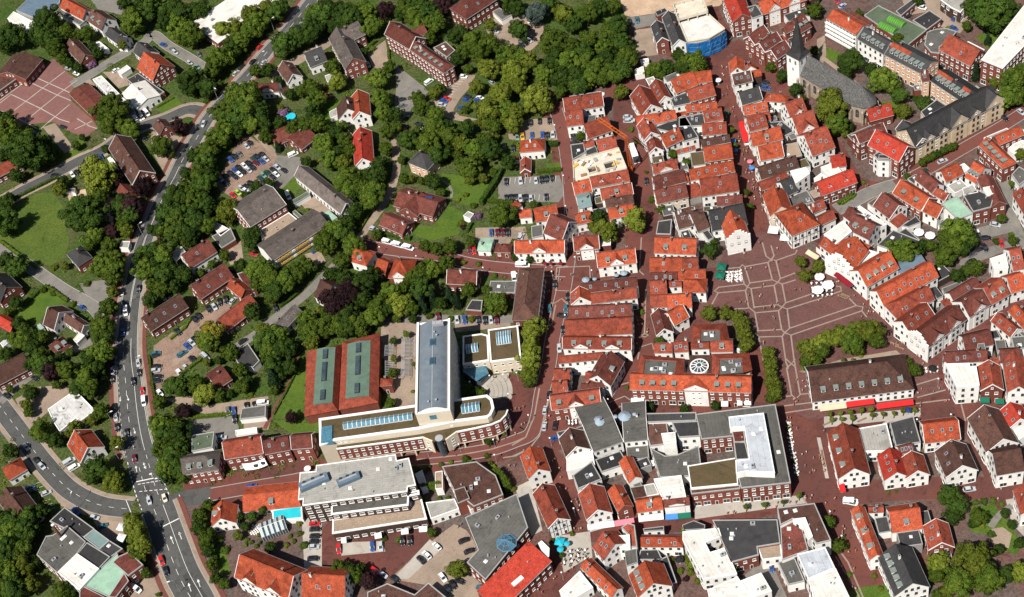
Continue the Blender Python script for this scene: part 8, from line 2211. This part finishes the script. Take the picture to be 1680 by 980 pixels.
for (o_, P, d_, l) in (((480, 730, 5.767), (205, 360), (11, 3.4, 1.8), 'long blue-grey ventilation plant at the left end of the pale tiled roof'), ((480, 730, 5.767), (530, 330), (8.5, 3.0, 1.6), 'blue-grey ventilation plant in the middle of the pale tiled roof')):
    org(*o_); c = at(px(*P), 12.4); t = thing('ventilation_plant', 'ventilation unit', '', c-Vector((0, 0, .5)), radians(11), label=l)
    b = MB(); b.box((0, 0, d_[2]/2), d_); b.build('housing', [ROOF['U']], t); b = MB(); b.box((0, 0, d_[2]+.15), (d_[0]*.8, d_[1]*.25, .3)); b.build('duct', [M_METAL], t)
    for k in range(3): b = MB(); b.tube((d_[0]*(-.3+.3*k), d_[1]*.3, d_[2]), (d_[0]*(-.3+.3*k), d_[1]*.3, d_[2]+.35), .55, n=12); b.build('fan', [M_DARK], t)
org(0, 780); b0 = at(px(490, 495), 6.9); k_ = thing('factory_chimney', 'chimney', '', b0-Vector((0, 0, .3)), label='tall brown brick chimney on the grey flat roof complex'); b = MB(); b.tube((0, 0, 0), (0, 0, 8.2), .55, .42, n=14); b.build('shaft', [M_CHIM], k_); b = MB(); b.tube((0, 0, 8.2), (0, 0, 8.45), .55, n=14); b.build('cap', [M_TRIM], k_)
org(840, 780)
pts = [at2(px(*p), 7.6) for p in ((165, 712), (235, 600), (208, 542), (238, 520), (300, 582), (297, 648), (205, 742))]; c = sum(pts, Vector((0, 0)))/7; q = [p-c for p in pts]; q = q if area(q) > 0 else q[::-1]
t = thing('canopy', 'canopy', '', (c.x, c.y, 0), label='white angled canopy slab on the scarlet roof edge above the small square'); b = MB(); b.prism(q, 7.0, 7.35, bottom=True); b.build('slab', [M_TRIM], t); b = MB(); b.prism(inset(q, .8), 0, 7.0); b.build('support_wall', [WALL['r']], t)
for a, l in (((45, 850), 'white skylight strip low on the scarlet roof'), ((1420, 845), '')):
    if l: c = at(px(*a), 8.2); t = thing('roof_strip', 'rooflight', '', c, radians(30), label=l); b = MB(); b.box((0, 0, 0), (4.5, 1.6, .5)); b.build('glazing', [M_TRIM], t)
# ------------------------------------------------------------------ windows, then labels
place_windows()
LM = [('the slate-roofed church', 1350, 125), ('the market square paving', 1285, 490), ('the cream office tower', 712, 600), ('the twin green-panelled hall', 566, 615), ('the road junction', 258, 830), ('the gravel car park', 430, 280), ('the pink gridded schoolyard', 60, 165), ('the mobile crane', 1030, 270),
      ('the blue scaffold sheets', 1165, 72), ('the turquoise pool', 472, 845), ('the blue glass dome', 832, 892), ('the round spoked rooflight', 1147, 602), ('the sandstone gabled hall', 1560, 215), ('the corner park', 1645, 860), ('the crow-stepped corner house', 1530, 575), ('the grey department block', 1240, 720),
      ('the red market stall', 1222, 216), ('the green meadow', 60, 375), ('the grey car park', 870, 310), ('the pale green copper roof', 1570, 342), ('the white roof complex', 1165, 905), ('the yellow balcony panels', 480, 405), ('the scarlet farmhouse', 597, 240), ('the half-timbered corner house', 1320, 375),
      ('the market hall awnings', 1420, 650), ('the tan car park', 755, 160), ('the big lawn', 765, 310), ('the brown tiled villa', 670, 345), ('the copper beech', 560, 490), ('the line of white vans', 650, 402), ('the domed kiosks', 990, 455), ('the grey shop turrets', 1005, 690), ('the fan of steps', 830, 635),
      ('the pale tiled flat roof', 585, 795), ('the hotel by the road', 430, 940), ('the chimney complex', 130, 900), ('the white stained flat roof', 115, 675), ('the brown roadside inn', 215, 270), ('the white balcony block', 1390, 55), ('the brick school', 680, 90), ('the long grey-roofed row', 530, 315),
      ('the slate-topped peach row', 1510, 115), ('the white flat block', 1575, 640), ('the meadow lane', 110, 470), ('the curved side street', 80, 770), ('the long white roof', 1650, 60), ('the cafe by the brick street', 890, 410), ('the red-roofed town hall row', 480, 745), ('the big park trees', 960, 85), ('the giant roadside tree', 400, 165),
      ('the orange-tiled corner house', 255, 120), ('the gravel yard', 290, 590), ('the long red tiled wing', 345, 465), ('the walled car park', 600, 905), ('the sandy building plot', 1090, 10), ('the grey street fork', 1470, 300), ('the tower garage lane', 800, 520), ('the precinct benches', 1350, 750), ('the shadowed tree row', 880, 560), ('the white factory roof', 380, 40), ('the dark-roofed tree lane', 620, 30), ('the bottom right white row', 1440, 800), ('the narrow garden houses', 1180, 450), ('the brown slate row', 1130, 365), ('the white terrace', 715, 830)]
ORD = ['first', 'second', 'third', 'fourth', 'fifth', 'sixth', 'seventh', 'eighth', 'ninth', 'tenth', 'eleventh', 'twelfth', '13th', '14th', '15th', '16th', '17th', '18th', '19th', '20th']
def ordw(i): return ORD[i] if i < 20 else '%d%s' % (i+1, {1: 'st', 2: 'nd', 3: 'rd'}.get((i+1) % 10, 'th'))
def label_all():
    gr = {}
    for o, look, loc in THINGS:
        if o.name in LABELS: o['label'] = LABELS[o.name]; continue
        p = proj((loc.x, loc.y, 2)); best = min(LM, key=lambda l: hypot(p[0]-l[1], p[1]-l[2])); dx, dy = p[0]-best[1], p[1]-best[2]
        rel = 'beside' if hypot(dx, dy) < 14 else ('left of' if dx < 0 else 'right of') if abs(dx) > abs(dy)*1.1 else ('behind' if dy < 0 else 'in front of')
        gr.setdefault((look.strip(), rel, best[0]), []).append((p[0], o))
    for (look, rel, lm), L in gr.items():
        L.sort(key=lambda t: t[0]); n = len(L)
        for i, (_, o) in enumerate(L):
            base = '%s %s %s' % (look, rel, lm)
            if n == 1: lab = base
            elif n == 2: lab = ('left' if i == 0 else 'right')+'most '+base
            else: lab = ('leftmost ' if i == 0 else 'rightmost ' if i == n-1 else ordw(i)+' from left, ')+base
            o['label'] = lab
label_all()
